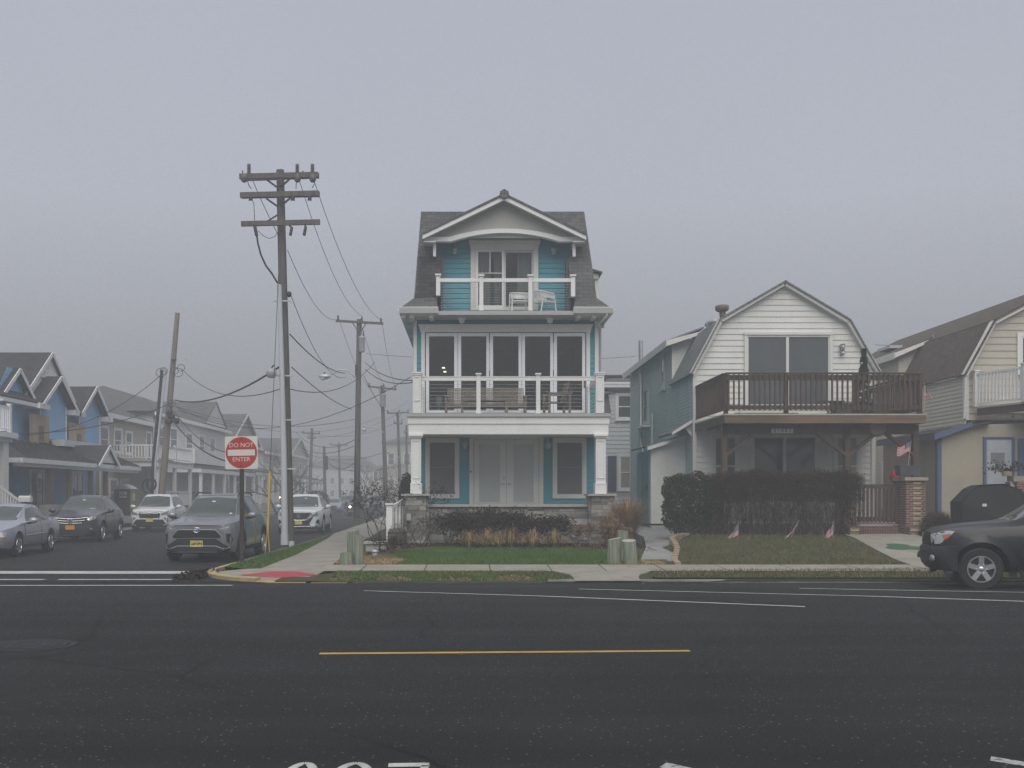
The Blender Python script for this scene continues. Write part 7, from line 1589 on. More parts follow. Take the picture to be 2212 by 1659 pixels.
# leaning bare pole with pipes on the far kerb
DL = 42.5; lp = thing('utility_pole', 'bare pale pole leaning right with pipes and cable coils beside it, on the far kerb', 'utility pole'); s = F/DL; zz = lambda y: Z(y, DL); xx = lambda p: (p-342)/s
pole_shaft(lp, zz(676), (xx(383.5),0), .21, .125, WOODPALE)
m = MB(); m.tube([(xx(335),-.26,.0),(xx(338.5),-.26,zz(1000)),(xx(361),-.24,zz(797))], .07, 8); m.build('conduit', CONDUIT, lp)
m = MB(); m.tube([(xx(331),-.30,.0),(xx(334),-.30,zz(1000)),(xx(353),-.28,zz(800))], .085, 8); m.build('riser_pipe', DARKMET, lp)
for (a, b), r_ in (((323,1050),.34),((331,1046),.28)):
    m = MB(); m.tube([(xx(a)+r_*.85*math.cos(t),-.34,zz(b)+r_*math.sin(t)) for t in [2*PI*i/22 for i in range(23)]], .055, 8, False); m.build('cable_coil', BLACKC, lp)
m = MB(); m.box(xx(372), xx(384), -.3, -.2, zz(780), zz(777)); m.build('bracket', DARKMET, lp)
for a, b in ((374,900),(370,893),(384,910),(368,912)): m = MB(); m.ball((xx(a),-.32,zz(b)), .20,.14,.17, n=10); m.build('cable_closure', BLACKC, lp)
for a, b, r_ in ((351,806,.26),(357,803,.2),(380,802,.2),(388,806,.25),(394,796,.2),(374,872,.2)):
    m = MB(); m.tube([(xx(a)+r_*math.cos(t),-.3,zz(b)+r_*.9*math.sin(t)) for t in [2*PI*i/16 for i in range(17)]], .016, 5, False); m.build('cable_loop', BLACKC, lp)
place(lp, (X(342,DL), DL, 0))
# do not enter sign
DS = 20.2; s = F/DS; sg_ = thing('traffic_sign', 'square DO NOT ENTER sign with a red disc on a perforated brown post', 'road sign'); cz = Z(974.5, DS); W = Wall((0,-.05,cz), (1,0,0), (0,-1,0)); q = 35.3/s
rr = .035; pts = []
for cx, cy, a0 in ((q-rr,q-rr,0),(-q+rr,q-rr,90),(-q+rr,-q+rr,180),(q-rr,-q+rr,270)): pts += [(cx+rr*math.cos(R(a0+i*22.5)), cy+rr*math.sin(R(a0+i*22.5))) for i in range(5)]
tl = R(1.1); rt = lambda a, b: (a*math.cos(tl)-b*math.sin(tl), a*math.sin(tl)+b*math.cos(tl))
m = MB(); W.poly(m, [rt(*p) for p in pts], 0, .012); pl_ = m.build('sign_plate', SIGNW, sg_)
m = MB(); W.poly(m, [rt(q*.96*math.cos(2*PI*i/48), q*.96*math.sin(2*PI*i/48)) for i in range(48)], .012, .015); m.build('red_disc', SIGNR, pl_)
m = MB(); W.poly(m, [rt(*p) for p in ((-q*.83,-q*.185),(q*.83,-q*.185),(q*.83,q*.185),(-q*.83,q*.185))], .015, .018); m.build('white_bar', SIGNW, pl_)
Wt = Wall((0,-.05,cz), (math.cos(tl),0,math.sin(tl)), (0,-1,0))
fnp = lambda a0, z0: (lambda x_, y_, d_: Wt.p(x_+a0, y_+z0, d_))
textmesh('DO NOT', q*.37, None, 0, 0, .018, .003, bold=0, sx=1.0, name='lettering', mat=SIGNW, parent=pl_, fn=fnp(0, q*.45)); textmesh('ENTER', q*.37, None, 0, 0, .018, .003, bold=0, sx=1.0, name='lettering', mat=SIGNW, parent=pl_, fn=fnp(0, -q*.42))
for zz_ in (q*.80, -q*.80): m = MB(); m.lathe([(.02,0),(.02,.012),(0,.014)], 10, W.p(0, zz_, .015), (0,-1,0)); m.build('bolt', DARKMET, pl_)
m = MB(); m.prism([(-.05,-.035,-.3),(-.05,.035,-.3),(-.022,.035,-.3),(-.022,-.005,-.3),(.022,-.005,-.3),(.022,.035,-.3),(.05,.035,-.3),(.05,-.035,-.3)], (0,0,cz+q*.85+.3)); po = m.build('sign_post', POSTMET, sg_)
m = MB()
for i in range(70): m.lathe([(.009,0),(.009,.002)], 6, (0,-.0362,.12+i*.045), (0,-1,0))
h_ = m.build('post_holes', INK, po); h_['kind'] = 'stuff'
place(sg_, (X(522.5,DS), DS, -.04))
# yellow guy-wire guard
DG = 23.4; s = F/DG; gg = thing('guy_guard', 'thin yellow plastic guy wire guard with a forked foot on the corner verge', 'guy wire guard')
m = MB(); m.tube([(0,0,.62),(5/s,.0,Z(1016,DG))], .035, 8); m.tube([(0,0,.72),(-.07,0,.0)], .018, 6); m.tube([(0,0,.72),(.06,0,.0)], .018, 6); m.build('guard_tube', YELLOWP, gg); m = MB(); m.tube([(-.02,0,0),(0,0,.6)], .012, 6); m.build('anchor_rod', DARKMET, gg); place(gg, (X(578,DG), DG, -.03))
def PT(px, py, D): return (X(px, D), D, Z(py, D))
wire('guy_wire', PT(583.5,1018,DG), PT(601.5,592,26.3), 0, .010, 'thin guy wire running from the yellow guard up to the tall corner pole', 'pole guy wires', 4, 'guy wire')
# ------------------------------------------------------------------ overhead wires
def W_(a, b, sag, r, label): wire('power_line', a, b, sag, r, label)
W_(PT(546,390,26.4), PT(602,510,26.3), .05, .012, 'short span from the left end of the top crossarm down to the tall pole shaft')
W_(PT(647,391,26.4), PT(783,683,43.7), .9, .011, 'thin power line from the top crossarm middle to the second pole top')
W_(PT(679,392,26.4), PT(825,692,43.7), .9, .011, 'thin power line from the right tip of the top crossarm to the second pole')
W_(PT(621,540,26.4), PT(733,688,43.7), .8, .011, 'thin power line from the tall pole shaft to the second pole left insulator')
W_(PT(628,637,26.4), PT(748,814,43.7), .9, .012, 'line from the cable clamp on the tall pole to the second pole')
W_(PT(626,722,26.4), PT(745,806,43.7), .3, .022, 'thick cable with a splice bead between the tall pole and the second pole')
W_(PT(630,793,26.4), PT(760,884,43.7), .2, .018, 'cable sloping from the tall pole down to the middle of the second pole')
W_(PT(606,791,26.3), PT(378,864,42.4), .5, .034, 'thick black cable bundle sloping from the tall pole to the leaning pole')
W_(PT(612,838,26.3), PT(393,797,42.4), .75, .016, 'cable hanging between the leaning pole top and the tall pole')
W_(PT(617,838,26.5), PT(810,782,43.7), .7, .016, 'cable from the tall pole curving up to the second pole lamp arm')
W_(PT(376,868,42.4), PT(-12,936,31.), .5, .020, 'lower black cable crossing in front of the blue house to the leaning pole')
W_(PT(352,806,42.4), PT(45,942,33.), .7, .018, 'upper black cable from the leaning pole coils down past the blue house')
W_(PT(372,905,42.4), PT(488,996,30.), .35, .030, 'thick cable falling from the leaning pole behind the do not enter sign')
W_(PT(376,888,42.4), PT(490,978,30.), .35, .018, 'thinner cable just above the thick one behind the do not enter sign')
for i, (a, b, sg, lab) in enumerate((((380,878,42.4),(770,905,43.7),.7,'first of the parallel lines from the leaning pole to the second pole'),((384,886,42.4),(880,868,80),2.0,'long sagging line across the side street under the lamp arm'),((383,880,42.4),(886,815,30),1.5,'long line crossing the side street to the corner of the teal house'))):
    W_(PT(*a), PT(*b), sg, .013, lab)
for i, (a, b, sg, lab) in enumerate((((788,782,43.7),(892,822,27),.25,'upper of the two cables from the second pole to the teal house'),((789,797,43.7),(892,826,27),.3,'lower of the two cables from the second pole to the teal house'),((786,812,43.7),(862,886,76),1.0,'line from the second pole into the fog toward the fourth pole'),((780,700,43.7),(835,838,60.5),.5,'line from the second pole crossarm down to the third pole'),((735,697,43.7),(798,838,60.5),.5,'left line from the second pole crossarm to the third pole'),((826,702,43.7),(856,840,60.5),.5,'right line from the second pole crossarm to the third pole'),((792,764,43.7),(1372,770,46),.3,'thin level line running behind the teal house from the second pole'),((1890,745,40),(2040,735,38),.1,'faint level line above the gap left of the beige house roof'))):
    W_(PT(*a), PT(*b), sg, .012 if i > 2 else .018, lab)
ys_ = ((672,1005,74,890,1002,60),(676,945,83,860,893,76),(690,940,83,872,905,76),(703,985,74,770,995,43.7),(705,1000,74,838,1012,60.5),(640,960,70,768,962,43.7),(650,975,70,836,975,60.5),(640,935,66,770,948,43.7),(708,990,74,886,1000,66))
for i, q in enumerate(ys_): W_(PT(*q[:3]), PT(*q[3:]), .5+.1*(i % 4), .018, 'faint fogged line %s in the tangle over the side street' % ('lowest right','from the T-shaped pole','above the T-shaped pole','beside the cable coils','under the cable coils','level','second level','topmost','longest')[i])
# ceramic-like junction lump hanging by the tall pole
t = thing('cable_closure', 'grey splice closure hanging from the thick cable just left of the tall pole', 'cable closure', PT(586,806,26.1)); m = MB(); c = basept(t); m.lathe([(.13,-.14),(.17,-.04),(.17,.05),(.14,.12),(.05,.16)], 10, c); m.build('body', XFORMER, t)
m = MB(); m.tube([c+Vector((0,0,.15)), c+Vector((.08,0,.27))], .025, 6); m.build('hanger', DARKMET, t)
# ------------------------------------------------------------------ houses along the far side of the side street (facades face +X)
XF = -20.
def SD(px, xw=XF): return xw*F/(px-VX)
def SZ(px, py, xw=XF): return Z(py, SD(px, xw))
def gableroof(mb, xf, xb, yc, hw, ze, zp, t=.07, over=.25):
    """ridge runs away from the street"""
    k = (zp-ze)/hw
    for s in (-1, 1): slab(mb, [(xf,yc+s*(hw+over),ze-k*over),(xf,yc,zp),(xb,yc,zp),(xb,yc+s*(hw+over),ze-k*over)], t)
def gablewall(W, y0, y1, ze, zp, sm_, pitch, mat, par, name='gable_wall', z0=None):
    yc = (y0+y1)/2; return siding(W, [(y0,z0 or ze),(y1,z0 or ze),(y1,ze),(yc,zp),(y0,ze)], pitch).build(name, mat, par)
def rakes(par, xf, yc, hw, ze, zp, mat=WHITE, w=.16):
    m = MB(); W = streetside(xf); k = (zp-ze)/hw
    for s in (-1, 1): W.beam(m, (yc+s*(hw+.25),ze-k*.25-.06), (yc,zp-.06), w, 0, .04)
    m.build('rake_trim', mat, par)
# --- bright blue house under construction
bh = thing('blue_house', 'bright blue house with plywood over its upper windows and a long metal porch roof', 'house', (XF, 38, .1))
W = streetside(XF); Y0, Y1 = 33.6, 42.6; zE, zP = 6.0, 7.25
sd = siding(W, [(Y0,.3),(Y1,.3),(Y1,zE),(Y0,zE)], .17); siding(Wall((XF,Y0,0),(-1,0,0),(0,-1,0)), [(0,.3),(10,.3),(10,zE),(0,zE)], .17, mb=sd)
yb = [(SD(64),SD(131)),(SD(151),SD(204))]
for a, b in yb: siding(streetside(XF+.35), [(a+.15,4.3),(b-.15,4.3),(b-.15,zE),((a+b)/2,zP-.12),(a+.15,zE)], .17, mb=sd); sd.box(XF, XF+.34, a+.15, b-.15, 4.2, zE)
siding(streetside(XF), [(Y0,zE),(36.4,zE),(35.2,7.2),(34.4,7.2)], .17, mb=sd)
sd.build('siding', PORCHBLUE, bh)
t = MB(); Wb = streetside(XF+.36)
for a, b in yb:
    for q in (a+.15, b-.25): Wb.box(t, q, q+.10, 4.2, zE-.1, 0, .03)
    for q0, q1 in ((b-.1,b+.55),(a-.5,a+.1)): e_ = MB(); e_.box(XF-.2, XF+.75, q0, q1, zE-.45, zE-.2); e_.build('eave_return', WHITE, bh)
W.box(t, Y0, Y0+.1, .4, zE, 0, .04); t.build('corner_trim', WHITE, bh); e_ = MB(); e_.box(XF, XF+.62, Y0-.5, SD(80), zE-.42, zE-.22); e_.build('eave_trim', WHITE, bh)
rf = MB(); gableroof(rf, XF+.1, XF-10, 38.0, 2.5, zE, 8.45)
for a, b in yb: gableroof(rf, XF+.75, XF-4, (a+b)/2, (b-a)/2, zE, zP, over=.12)
gableroof(rf, XF+.3, XF-4, 34.9, 1.2, zE, 7.2, over=.2); slab(rf, [(XF+.65,Y0-.6,zE-.2),(XF+.65,36.1,zE-.2),(XF-.2,36.1,zE+.35),(XF-.2,Y0-.6,zE+.35)], .06); slab(rf, [(XF-.3,39.5,zE+.1),(XF-.3,Y1+.3,zE+.1),(XF-4,Y1+.3,zE+1.6),(XF-4,39.5,zE+1.6)], .06); rf.build('roof', SHINGLED, bh)
for (yc, hw, ze, zp, xf) in [((a+b)/2, (b-a)/2, zE, zP, XF+.75) for a, b in yb]+[(38.0,2.5,zE,8.45,XF+.1),(34.9,1.2,zE,7.2,XF+.3)]: rakes(bh, xf, yc, hw, ze, zp)
g = MB(); Wg = streetside(XF-.1); Wg.poly(g, [(36.0,6.2),(40.0,6.2),(38.0,8.3)], 0, .05)
for k in range(6): Wg.box(g, 37.3+k*.24, 37.42+k*.24, 7.25, 7.5, .05, .09)
Wg.box(g, 37.1, 38.9, 7.15, 7.25, .05, .12); g.build('gable_panel', WHITE, bh)
for x0, x1, y0, y1 in ((62,104,896,962),(147,183,915,966)):
    xw = XF+.36; p = MB(); Ww = streetside(xw); a, b = SD(x0,xw), SD(x1,xw); z0, z1 = Z(y1, (a+b)/2), Z(y0, (a+b)/2); c = a+(b-a)*.45; Ww.box(p, a, c, z0, z1, .03, .05); Ww.box(p, c+.01, b, z0+.15, z1, .03, .055); o = p.build('plywood_board', RAWWOOD, bh)
    p = MB(); Ww.box(p, a+.45*(b-a), a+.72*(b-a), z0+.2, z1-.5, .056, .06); p.build('plywood_patch', LUMBER, o)
# porch: hip metal roof, gutter, posts on piers
XPo = -17.6; pr_ = MB(); ya, ybb = 31.2, 42.4
slab(pr_, [(XPo,ya,3.12),(XPo,ybb,3.2),(XF+.3,ybb-1.,4.02),(XF+.3,ya+2.4,4.02)], .05); slab(pr_, [(XPo,ya,3.12),(XF+.3,ya+2.4,4.02),(XF-3,ya+2.4,4.02),(XF-3,ya,3.12)], .05)
for k in range(22): yk = ya+.6+k*.5; pr_.bar((XPo+.02,yk,3.19),(XF+.32,max(yk,ya+2.4) if k < 5 else yk,4.06),.03,.05)
gableroof(pr_, XPo+.25, XF, 38.4, .9, 3.25, 4.05, over=.15); pr_.build('porch_roof', METALROOF, bh)
g = MB(); g.box(XPo-.02, XPo+.12, ya-.05, ybb, 2.93, 3.12); g.box(XF-3, XPo, ya-.12, ya, 2.93, 3.12); g.box(XPo-.3, XPo-.02, ya, ybb, 2.80, 2.95); g.prism([(XPo+.1,37.6,3.2),(XPo+.1,39.2,3.2),(XPo+.1,38.4,3.95)], (.04,0,0)); g.build('porch_gutter', WHITE, bh); rakes(bh, XPo+.25, 38.4, .9, 3.25, 4.05)
b_ = MB(); b_.box(XF+.4, XF+1., SD(116,XF+.5), SD(200,XF+.5), 3.95, 4.25); b_.build('balcony_trim', PALESID, bh)
for px in (108, 149, 196, 228):
    yy = SD(px, XPo-.2); p = MB(); p.box(XPo-.30, XPo-.12, yy-.09, yy+.09, 1.1, 2.85); po = p.build('porch_post', LUMBER, bh); p = MB(); p.box(XPo-.5, XPo+.05, yy-.28, yy+.28, .1, 1.25); p.build('stone_pier', STONECAP, po)
for px0, px1 in ((65,92),(155,178)): a, b = SD(px0), SD(px1); window(bh, W, a, b, .7, 2.75, .1, .05, 'slider', WHITE, WINDARK)
f = MB(); f.box(XF, XPo, ya+.2, ybb, .2, .55); f.build('porch_floor', DECKGREY, bh); f = MB(); f.box(-17.25, -17.05, 30.6, 37.5, 0, .75); f.build('brick_wall', BRICK, bh)
# --- generic neighbours
def street_house(label, y0, y1, xf, ze, zr, wm, rm, roof='side', depth=9., wins=(), porch=None, trim=WHITE, gable=None):
    o = thing('street_house', label, 'house', (xf, (y0+y1)/2, .1)); W = streetside(xf); N_ = Wall((xf,y0,0),(-1,0,0),(0,-1,0))
    sd = siding(W, [(y0,.2),(y1,.2),(y1,ze),(y0,ze)], .22); siding(N_, [(0,.2),(depth,.2),(depth,ze),(0,ze)], .22, mb=sd)
    if roof == 'side': siding(N_, [(0,ze),(depth,ze),(depth/2,zr)], .22, mb=sd)
    if roof == 'front': siding(W, [(y0,ze),(y1,ze),((y0+y1)/2,zr)], .22, mb=sd)
    sd.build('siding', wm, o); rf = MB(); ov = .4
    if roof == 'side':
        for s in (1, -1): slab(rf, [((xf-depth/2)+s*(depth/2+ov),y0-ov,ze-.15),((xf-depth/2)+s*(depth/2+ov),y1+ov,ze-.15),(xf-depth/2,y1+ov,zr),(xf-depth/2,y0-ov,zr)], .1)
    elif roof == 'front': gableroof(rf, xf+.35, xf-depth, (y0+y1)/2, (y1-y0)/2, ze, zr, over=.3)
    else:
        a, b, c, d = (xf+ov,y0-ov,ze),(xf+ov,y1+ov,ze),(xf-depth-ov,y1+ov,ze),(xf-depth-ov,y0-ov,ze); q = min(depth, y1-y0)/2; r0, r1 = (xf-depth/2,y0+q*.8,zr),(xf-depth/2,y1-q*.8,zr)
        rf.add([a,b,c,d,r0,r1], [(0,1,5,4),(1,2,5),(2,3,4,5),(3,0,4)])
    rf.build('roof', rm, o); t = MB(); W.box(t, y0, y0+.14, .2, ze, 0, .03); t.box(xf+.3, xf+.46, y0-.4, y1+.4, ze-.28, ze-.04); t.build('trim', trim, o)
    if roof == 'front': rakes(o, xf+.36, (y0+y1)/2, (y1-y0)/2, ze, zr, trim)
    for q in wins:
        if q[0] == 'f': window(o, W, q[1], q[1]+q[3], q[2], q[2]+q[4], .1, .05, 'hung', trim, WINFAR)
        else: window(o, N_, q[1], q[1]+q[3], q[2], q[2]+q[4], .1, .05, 'hung', trim, WINFAR)
    if porch:
        pa, pb, px_, pz0, pz1, rail_, rm2 = porch; m = MB(); slab(m, [(px_+.25,pa-.2,pz1),(px_+.25,pb+.2,pz1),(xf,pb+.2,pz1+.55 if not rail_ else pz1+.02),(xf,pa-.2,pz1+.55 if not rail_ else pz1+.02)], .08); m.build('porch_roof', rm2, o)
        m = MB(); m.box(px_-.05, px_+.2, pa-.15, pb+.15, pz1-.38, pz1-.07); m.box(px_-.02, xf, pa-.13, pa, pz1-.36, pz1-.07); m.build('porch_fascia', trim, o); n = max(2, int((pb-pa)/2.2)+1)
        for i in range(n): yy = pa+.1+(pb-pa-.2)*i/(n-1); m = MB(); m.box(px_-.02, px_+.16, yy-.09, yy+.09, pz0, pz1-.35); m.build('porch_column', trim, o)
        m = MB(); m.box(xf, px_+.1, pa, pb, .1, pz0); m.build('porch_floor', DECKGREY, o); railing(o, [(px_+.05,pa+.1,pz0),(px_+.05,pb-.1,pz0)], .95, .1, .05, .17, trim, posts=False)
        if rail_: railing(o, [(xf-.1,pa,pz1+.02),(px_+.1,pa,pz1+.02),(px_+.1,(pa+pb)/2,pz1+.02),(px_+.1,pb,pz1+.02)], .85, .13, .05, .17, trim)
    return o
b2 = street_house('tan two-storey house with a white balcony rail, right behind the blue house', 43.0, 50.3, XF, 6.15, 8.1, TAN, SHINGLE, 'side', 9, [('f',SD(211),4.0,SD(232)-SD(211),1.35),('f',SD(246),4.1,.9,1.25),('f',SD(271),4.1,.8,1.2),('f',49.2,3.7,.7,1.8),('f',44.2,1.0,.9,1.5),('f',45.6,1.0,.9,1.5),('n',2,4.0,1,1.3)], (44.6,50.0,-17.6,.9,3.6,True,DECKGREY))
m = MB(); m.box(-24.4,-23.9,46.0,46.4,7.6,8.75); m.build('chimney', TAN, b2)
w3 = street_house('large white house with a grey hip roof and columned porch in the fog', 51.2, 66.5, XF-.4, 7.0, 9.2, PALESID, SHINGLE, 'hip', 10, [('f',52.2,4.7,1.3,1.5),('f',54.2,4.7,1.2,1.5),('f',57.2,4.6,1.3,1.5),('f',60.0,4.6,1.1,1.5),('f',62.5,4.6,1.1,1.5),('n',1.5,4.6,1.1,1.5),('n',4.,4.6,1.1,1.5),('f',58,1.2,1.2,1.5),('f',61.5,1.2,1.2,1.5)], (53.0,66.0,-18.0,.8,3.5,False,SHINGLE))
m = MB(); m.box(XF-.4, -18.3, 53, 60.5, 3.75, 4.75); m.build('white_bay', WHITE, w3)
gableroof(m := MB(), XF, XF-5, 63.0, 2.6, 7.2, 9.0); m.build('dormer_roof', SHINGLE, w3); gablewall(streetside(XF-.1), 60.4, 65.6, 7.1, 8.9, None, .22, PALESID, w3)
street_house('grey-brown house with a gabled front and tall porch columns, faded by fog', 68, 77.5, XF-.6, 6.2, 9.0, BROWNSID, SHINGLE, 'front', 10, [('f',70,4.3,1.2,1.6),('f',73.5,4.3,1.2,1.6),('n',2.5,4.3,1.2,1.5),('f',70,1.2,1.2,1.5)], (68.3,77.2,-18.6,.8,3.7,False,SHINGLE))
street_house('faint pale house behind the first faint poles on the left pavement', 80, 90, XF-.8, 6.0, 8.3, PALESID, SHINGLE, 'side', 9, [('f',82,4,1.2,1.5),('f',86,4,1.2,1.5)], (80.5,89.5,-18.9,.8,3.5,False,SHINGLE))
street_house('barely visible house near the far end of the left pavement', 93, 104, XF-1.2, 6.4, 8.6, TAN, SHINGLE, 'front', 9, [('f',95,4,1.2,1.5),('f',99,4,1.2,1.5)], (93.5,103.5,-19.4,.8,3.5,False,SHINGLE))
# house closing the street, left of the teal house; it faces the camera
def facing_house(label, D, xa, xb, zt, zr, wm, rm, rows, wing=None):
    o = thing('distant_house', label, 'house', ((xa+xb)/2, D, 0)); W = front(D); sd = siding(W, [(xa,0),(xb,0),(xb,zt),(xa,zt)], .24); sd.box(xa, xb, D+.05, D+9, 0, zt); sd.build('siding', wm, o)
    m = MB(); a, b, c, d = (xa-.4,D-.4,zt),(xb+.4,D-.4,zt),(xb+.4,D+9.4,zt),(xa-.4,D+9.4,zt); q = min(xb-xa, 9)/2*.85; m.add([a,b,c,d,(xa+q,D+4.5,zr),(xb-q,D+4.5,zr)], [(0,1,5,4),(1,2,5),(2,3,4,5),(3,0,4)]); m.build('roof', rm, o)
    for z0, h in rows:
        n = max(2, int((xb-xa)/2)); 
        for i in range(n): c = xa+(xb-xa)*(i+.5)/n; window(o, W, c-.45, c+.45, z0, z0+h, .1, .05, 'hung', WHITE, WINFAR)
    if wing:
        w0, w1, wz = wing; m = MB(); m.box(w0, w1, D-2.5, D-.01, 0, wz); wo = m.build('wing', wm, o); m = MB(); m.box(w0-.1, w1+.1, D-2.6, D-.02, wz, wz+.15); m.build('wing_roof', WHITE, wo); window(o, front(D-2.5), w0+.5, w1-.5, wz-2, wz-.6, .1, .05, 'hung', WHITE, WINFAR)
    return o
facing_house('three-storey beige house closing the side street, just left of the teal house', 118, X(828,118), -3.5, 9.3, 10.8, BEIGE, SHINGLE, ((6.0,1.7),(2.2,1.7)), (X(804,118), X(828,118), 5.6))
facing_house('ghostly grey house across the end of the side street', 168, -34, -20, 7.4, 10, PALESID, SHINGLE, ((3.8,1.3),(1.2,1.3)))
facing_house('ghostly wide house across the end of the side street, right of the grey one', 172, -18, -3, 7.8, 10.4, TAN, SHINGLE, ((3.8,1.3),(1.2,1.3)))
# --- white house cut off by the left edge: balcony, porch column, stair rail
wl = thing('white_porch_house', 'white house at the left edge, showing only its balcony rail, porch column and stair rail', 'house', (-18.4,28,0)); xe = -17.35; ye = SD(27, xe)
m = MB(); m.box(-26, xe, 20, ye, SZ(27,955,xe), SZ(27,938,xe)-.001); m.box(-26, xe+.14, 20, ye+.14, SZ(27,944,xe)-.05, SZ(27,938,xe)+.04); m.build('cornice', WHITE, wl)
zc = SZ(27,938,xe)+.04; railing(wl, [(xe-3,ye-.1,zc),(xe-.05,ye-.1,zc),(xe-.05,ye-3,zc)], 1.0, .12, .045, .13, WHITE)
for yy in (ye-.3, ye-3.2): m = MB(); m.box(xe-.36, xe-.06, yy-.16, yy+.16, .6, SZ(27,955,xe)); m.build('porch_column', WHITE, wl)
m = MB(); m.box(-26, xe-.1, 20, ye-.1, .1, .62); m.build('porch_floor', DECKGREY, wl); siding(streetside(-19.6), [(20,.6),(ye-.3,.6),(ye-.3,3.9),(20,3.9)], .2).build('siding', PALESID, wl); siding(Wall((-19.6,ye-.3,0),(-1,0,0),(0,-1,0)), [(0,.6),(6,.6),(6,3.9),(0,3.9)], .2).build('siding', PALESID, wl)
railing(wl, [(xe-2.8,ye-.15,.62),(xe-.2,ye-.15,.62),(xe-.2,ye-2,.62)], .95, .1, .04, .13, WHITE)
m = MB(); A_, B_ = Vector((xe+.0,SD(-6,xe),SZ(-6,1047,xe))), Vector((-16.75,SD(46,-16.75),SZ(46,1085,-16.75))); m.bar(A_, B_, .07, .10); m.bar(A_-Vector((0,0,.75)), B_-Vector((0,0,.75)), .05, .06)
for i in range(1, 9): p = A_.lerp(B_, i/9); m.box(p.x-.025, p.x+.025, p.y-.02, p.y+.02, p.z-.75, p.z)
m.build('stair_railing', WHITE, wl); m = MB()
for i in range(4): m.box(xe+.0, xe+.75, 29.0+i*.25, 29.26+i*.25, .02, .62-.15*i)
m.build('stair', STONECAP, wl)
# --- portable toilet, mailbox, low lattice fence, lit windows
pt = thing('portable_toilet', 'brown and green portable toilet cabin with a white roof standing by the far kerb', 'portable toilet'); D_ = 42.; s = F/D_; w = 34/s/2*1.0; gw = 24/s
m = MB(); m.box(-w, w, -.0, 1.0, .08, 1.98); m.box(-w-.03, w+.03, -.03, .06, .0, .10); bd = m.build('cabin', BROWNP, pt); m = MB(); m.box(w-.02, w+.03, .02, 1.12, .04, 2.0); m.build('side_panel', GREENP, pt); m = MB(); m.box(-w-.03, -w, .02, 1.0, .04, 2.0); m.build('side_panel', GREENP, pt)
m = MB(); n = 8; v = [(-w-.06+(2*w+.14)*i/n, 1.98+.24*math.sin(PI*i/n)) for i in range(n+1)]; m.prism([(a,-.06,b) for a, b in v], (0,1.22,0)); m.build('roof', WHITE, pt); m = MB(); m.box(-w+.06, w-.06, -.03, -.002, .16, 1.94); do = m.build('door', M('brown_door_plastic', (.080,.052,.046), .5), pt)
W = Wall((0,-.03,0), (1,0,0), (0,-1,0)); m = MB(); W.box(m, -w*.35, w*.62, 1.52, 1.84, 0, .012); lo = m.build('label_plate', SIGNW, do); textmesh('United', .20, W, w*.135, 1.655, .016, .004, bold=.006, sx=.92, name='lettering', mat=INKB, parent=lo); m = MB(); m.tube([W.p(-w*.2+w*.55*i/8, 1.74+.045*math.sin(PI*i/8), .016) for i in range(9)], .012, 5); m.build('swoosh', INKB, lo)
m = MB(); m.box(w+.03, w+.042, .35, .75, 1.35, 1.75); m.build('notice', SIGNW, pt)
place(pt, (X(264,D_), D_, -.02))
mbx = thing('mailbox', 'white rounded mailbox on a post behind the silver sedan', 'mailbox'); D_ = 29.6; s = F/D_; m = MB(); h = .12; w = 13/s; pr = [(-h,0),(h,0),(h,.14)]+[(h*math.cos(PI*i/8), .14+h*.75*math.sin(PI*i/8)) for i in range(1, 8)]+[(-h,.14)]
m.prism([(-w,a,b+Z(1084,D_)) for a, b in pr], (2*w,0,0)); bo = m.build('box', MAILW, mbx); m = MB(); m.box(w-.01, w+.01, -.14,-.11, Z(1080,D_), Z(1068,D_)); m.build('signal_flag', MAILW, bo); m = MB(); m.box(-.05,.05,-.05,.05,-.02,Z(1084,D_)); m.build('post', LUMBER, mbx); place(mbx, (X(55,D_), D_, 0))
lf = thing('lattice_fence', 'low white lattice fence in front of the large white house across the street', 'fence', (-17.6,50,0)); m = MB()
for i in range(64):
    for s_ in (-1, 1): yy = 42.5+i*.38; m.bar((-17.62,yy-.17*s_,.35),(-17.62,yy+.17*s_,.75),.03,.02,(1,0,0))
m.build('lattice', WHITE, lf); m = MB(); m.box(-17.66,-17.58,42.3,67,.75,.85); m.box(-17.66,-17.58,42.3,67,.25,.35); m.build('rail', WHITE, lf)
for i in range(9): m = MB(); m.box(-17.68,-17.56,42.3+i*3.05,42.45+i*3.05,0,1.05); m.build('post', WHITE, lf)
hl = thing('distant_car', 'pair of small warm headlights of a car facing us beyond the yellow guard', 'car', (0,0,0)); D_ = 92
hl2 = dict(S1); 
bpy.data.objects.remove(hl)
far_car('car in a foggy driveway with two small lit headlights, seen beyond the yellow guard', S1, PDARK, (X(596,78), 78, .55), 0, (-.36,.36))
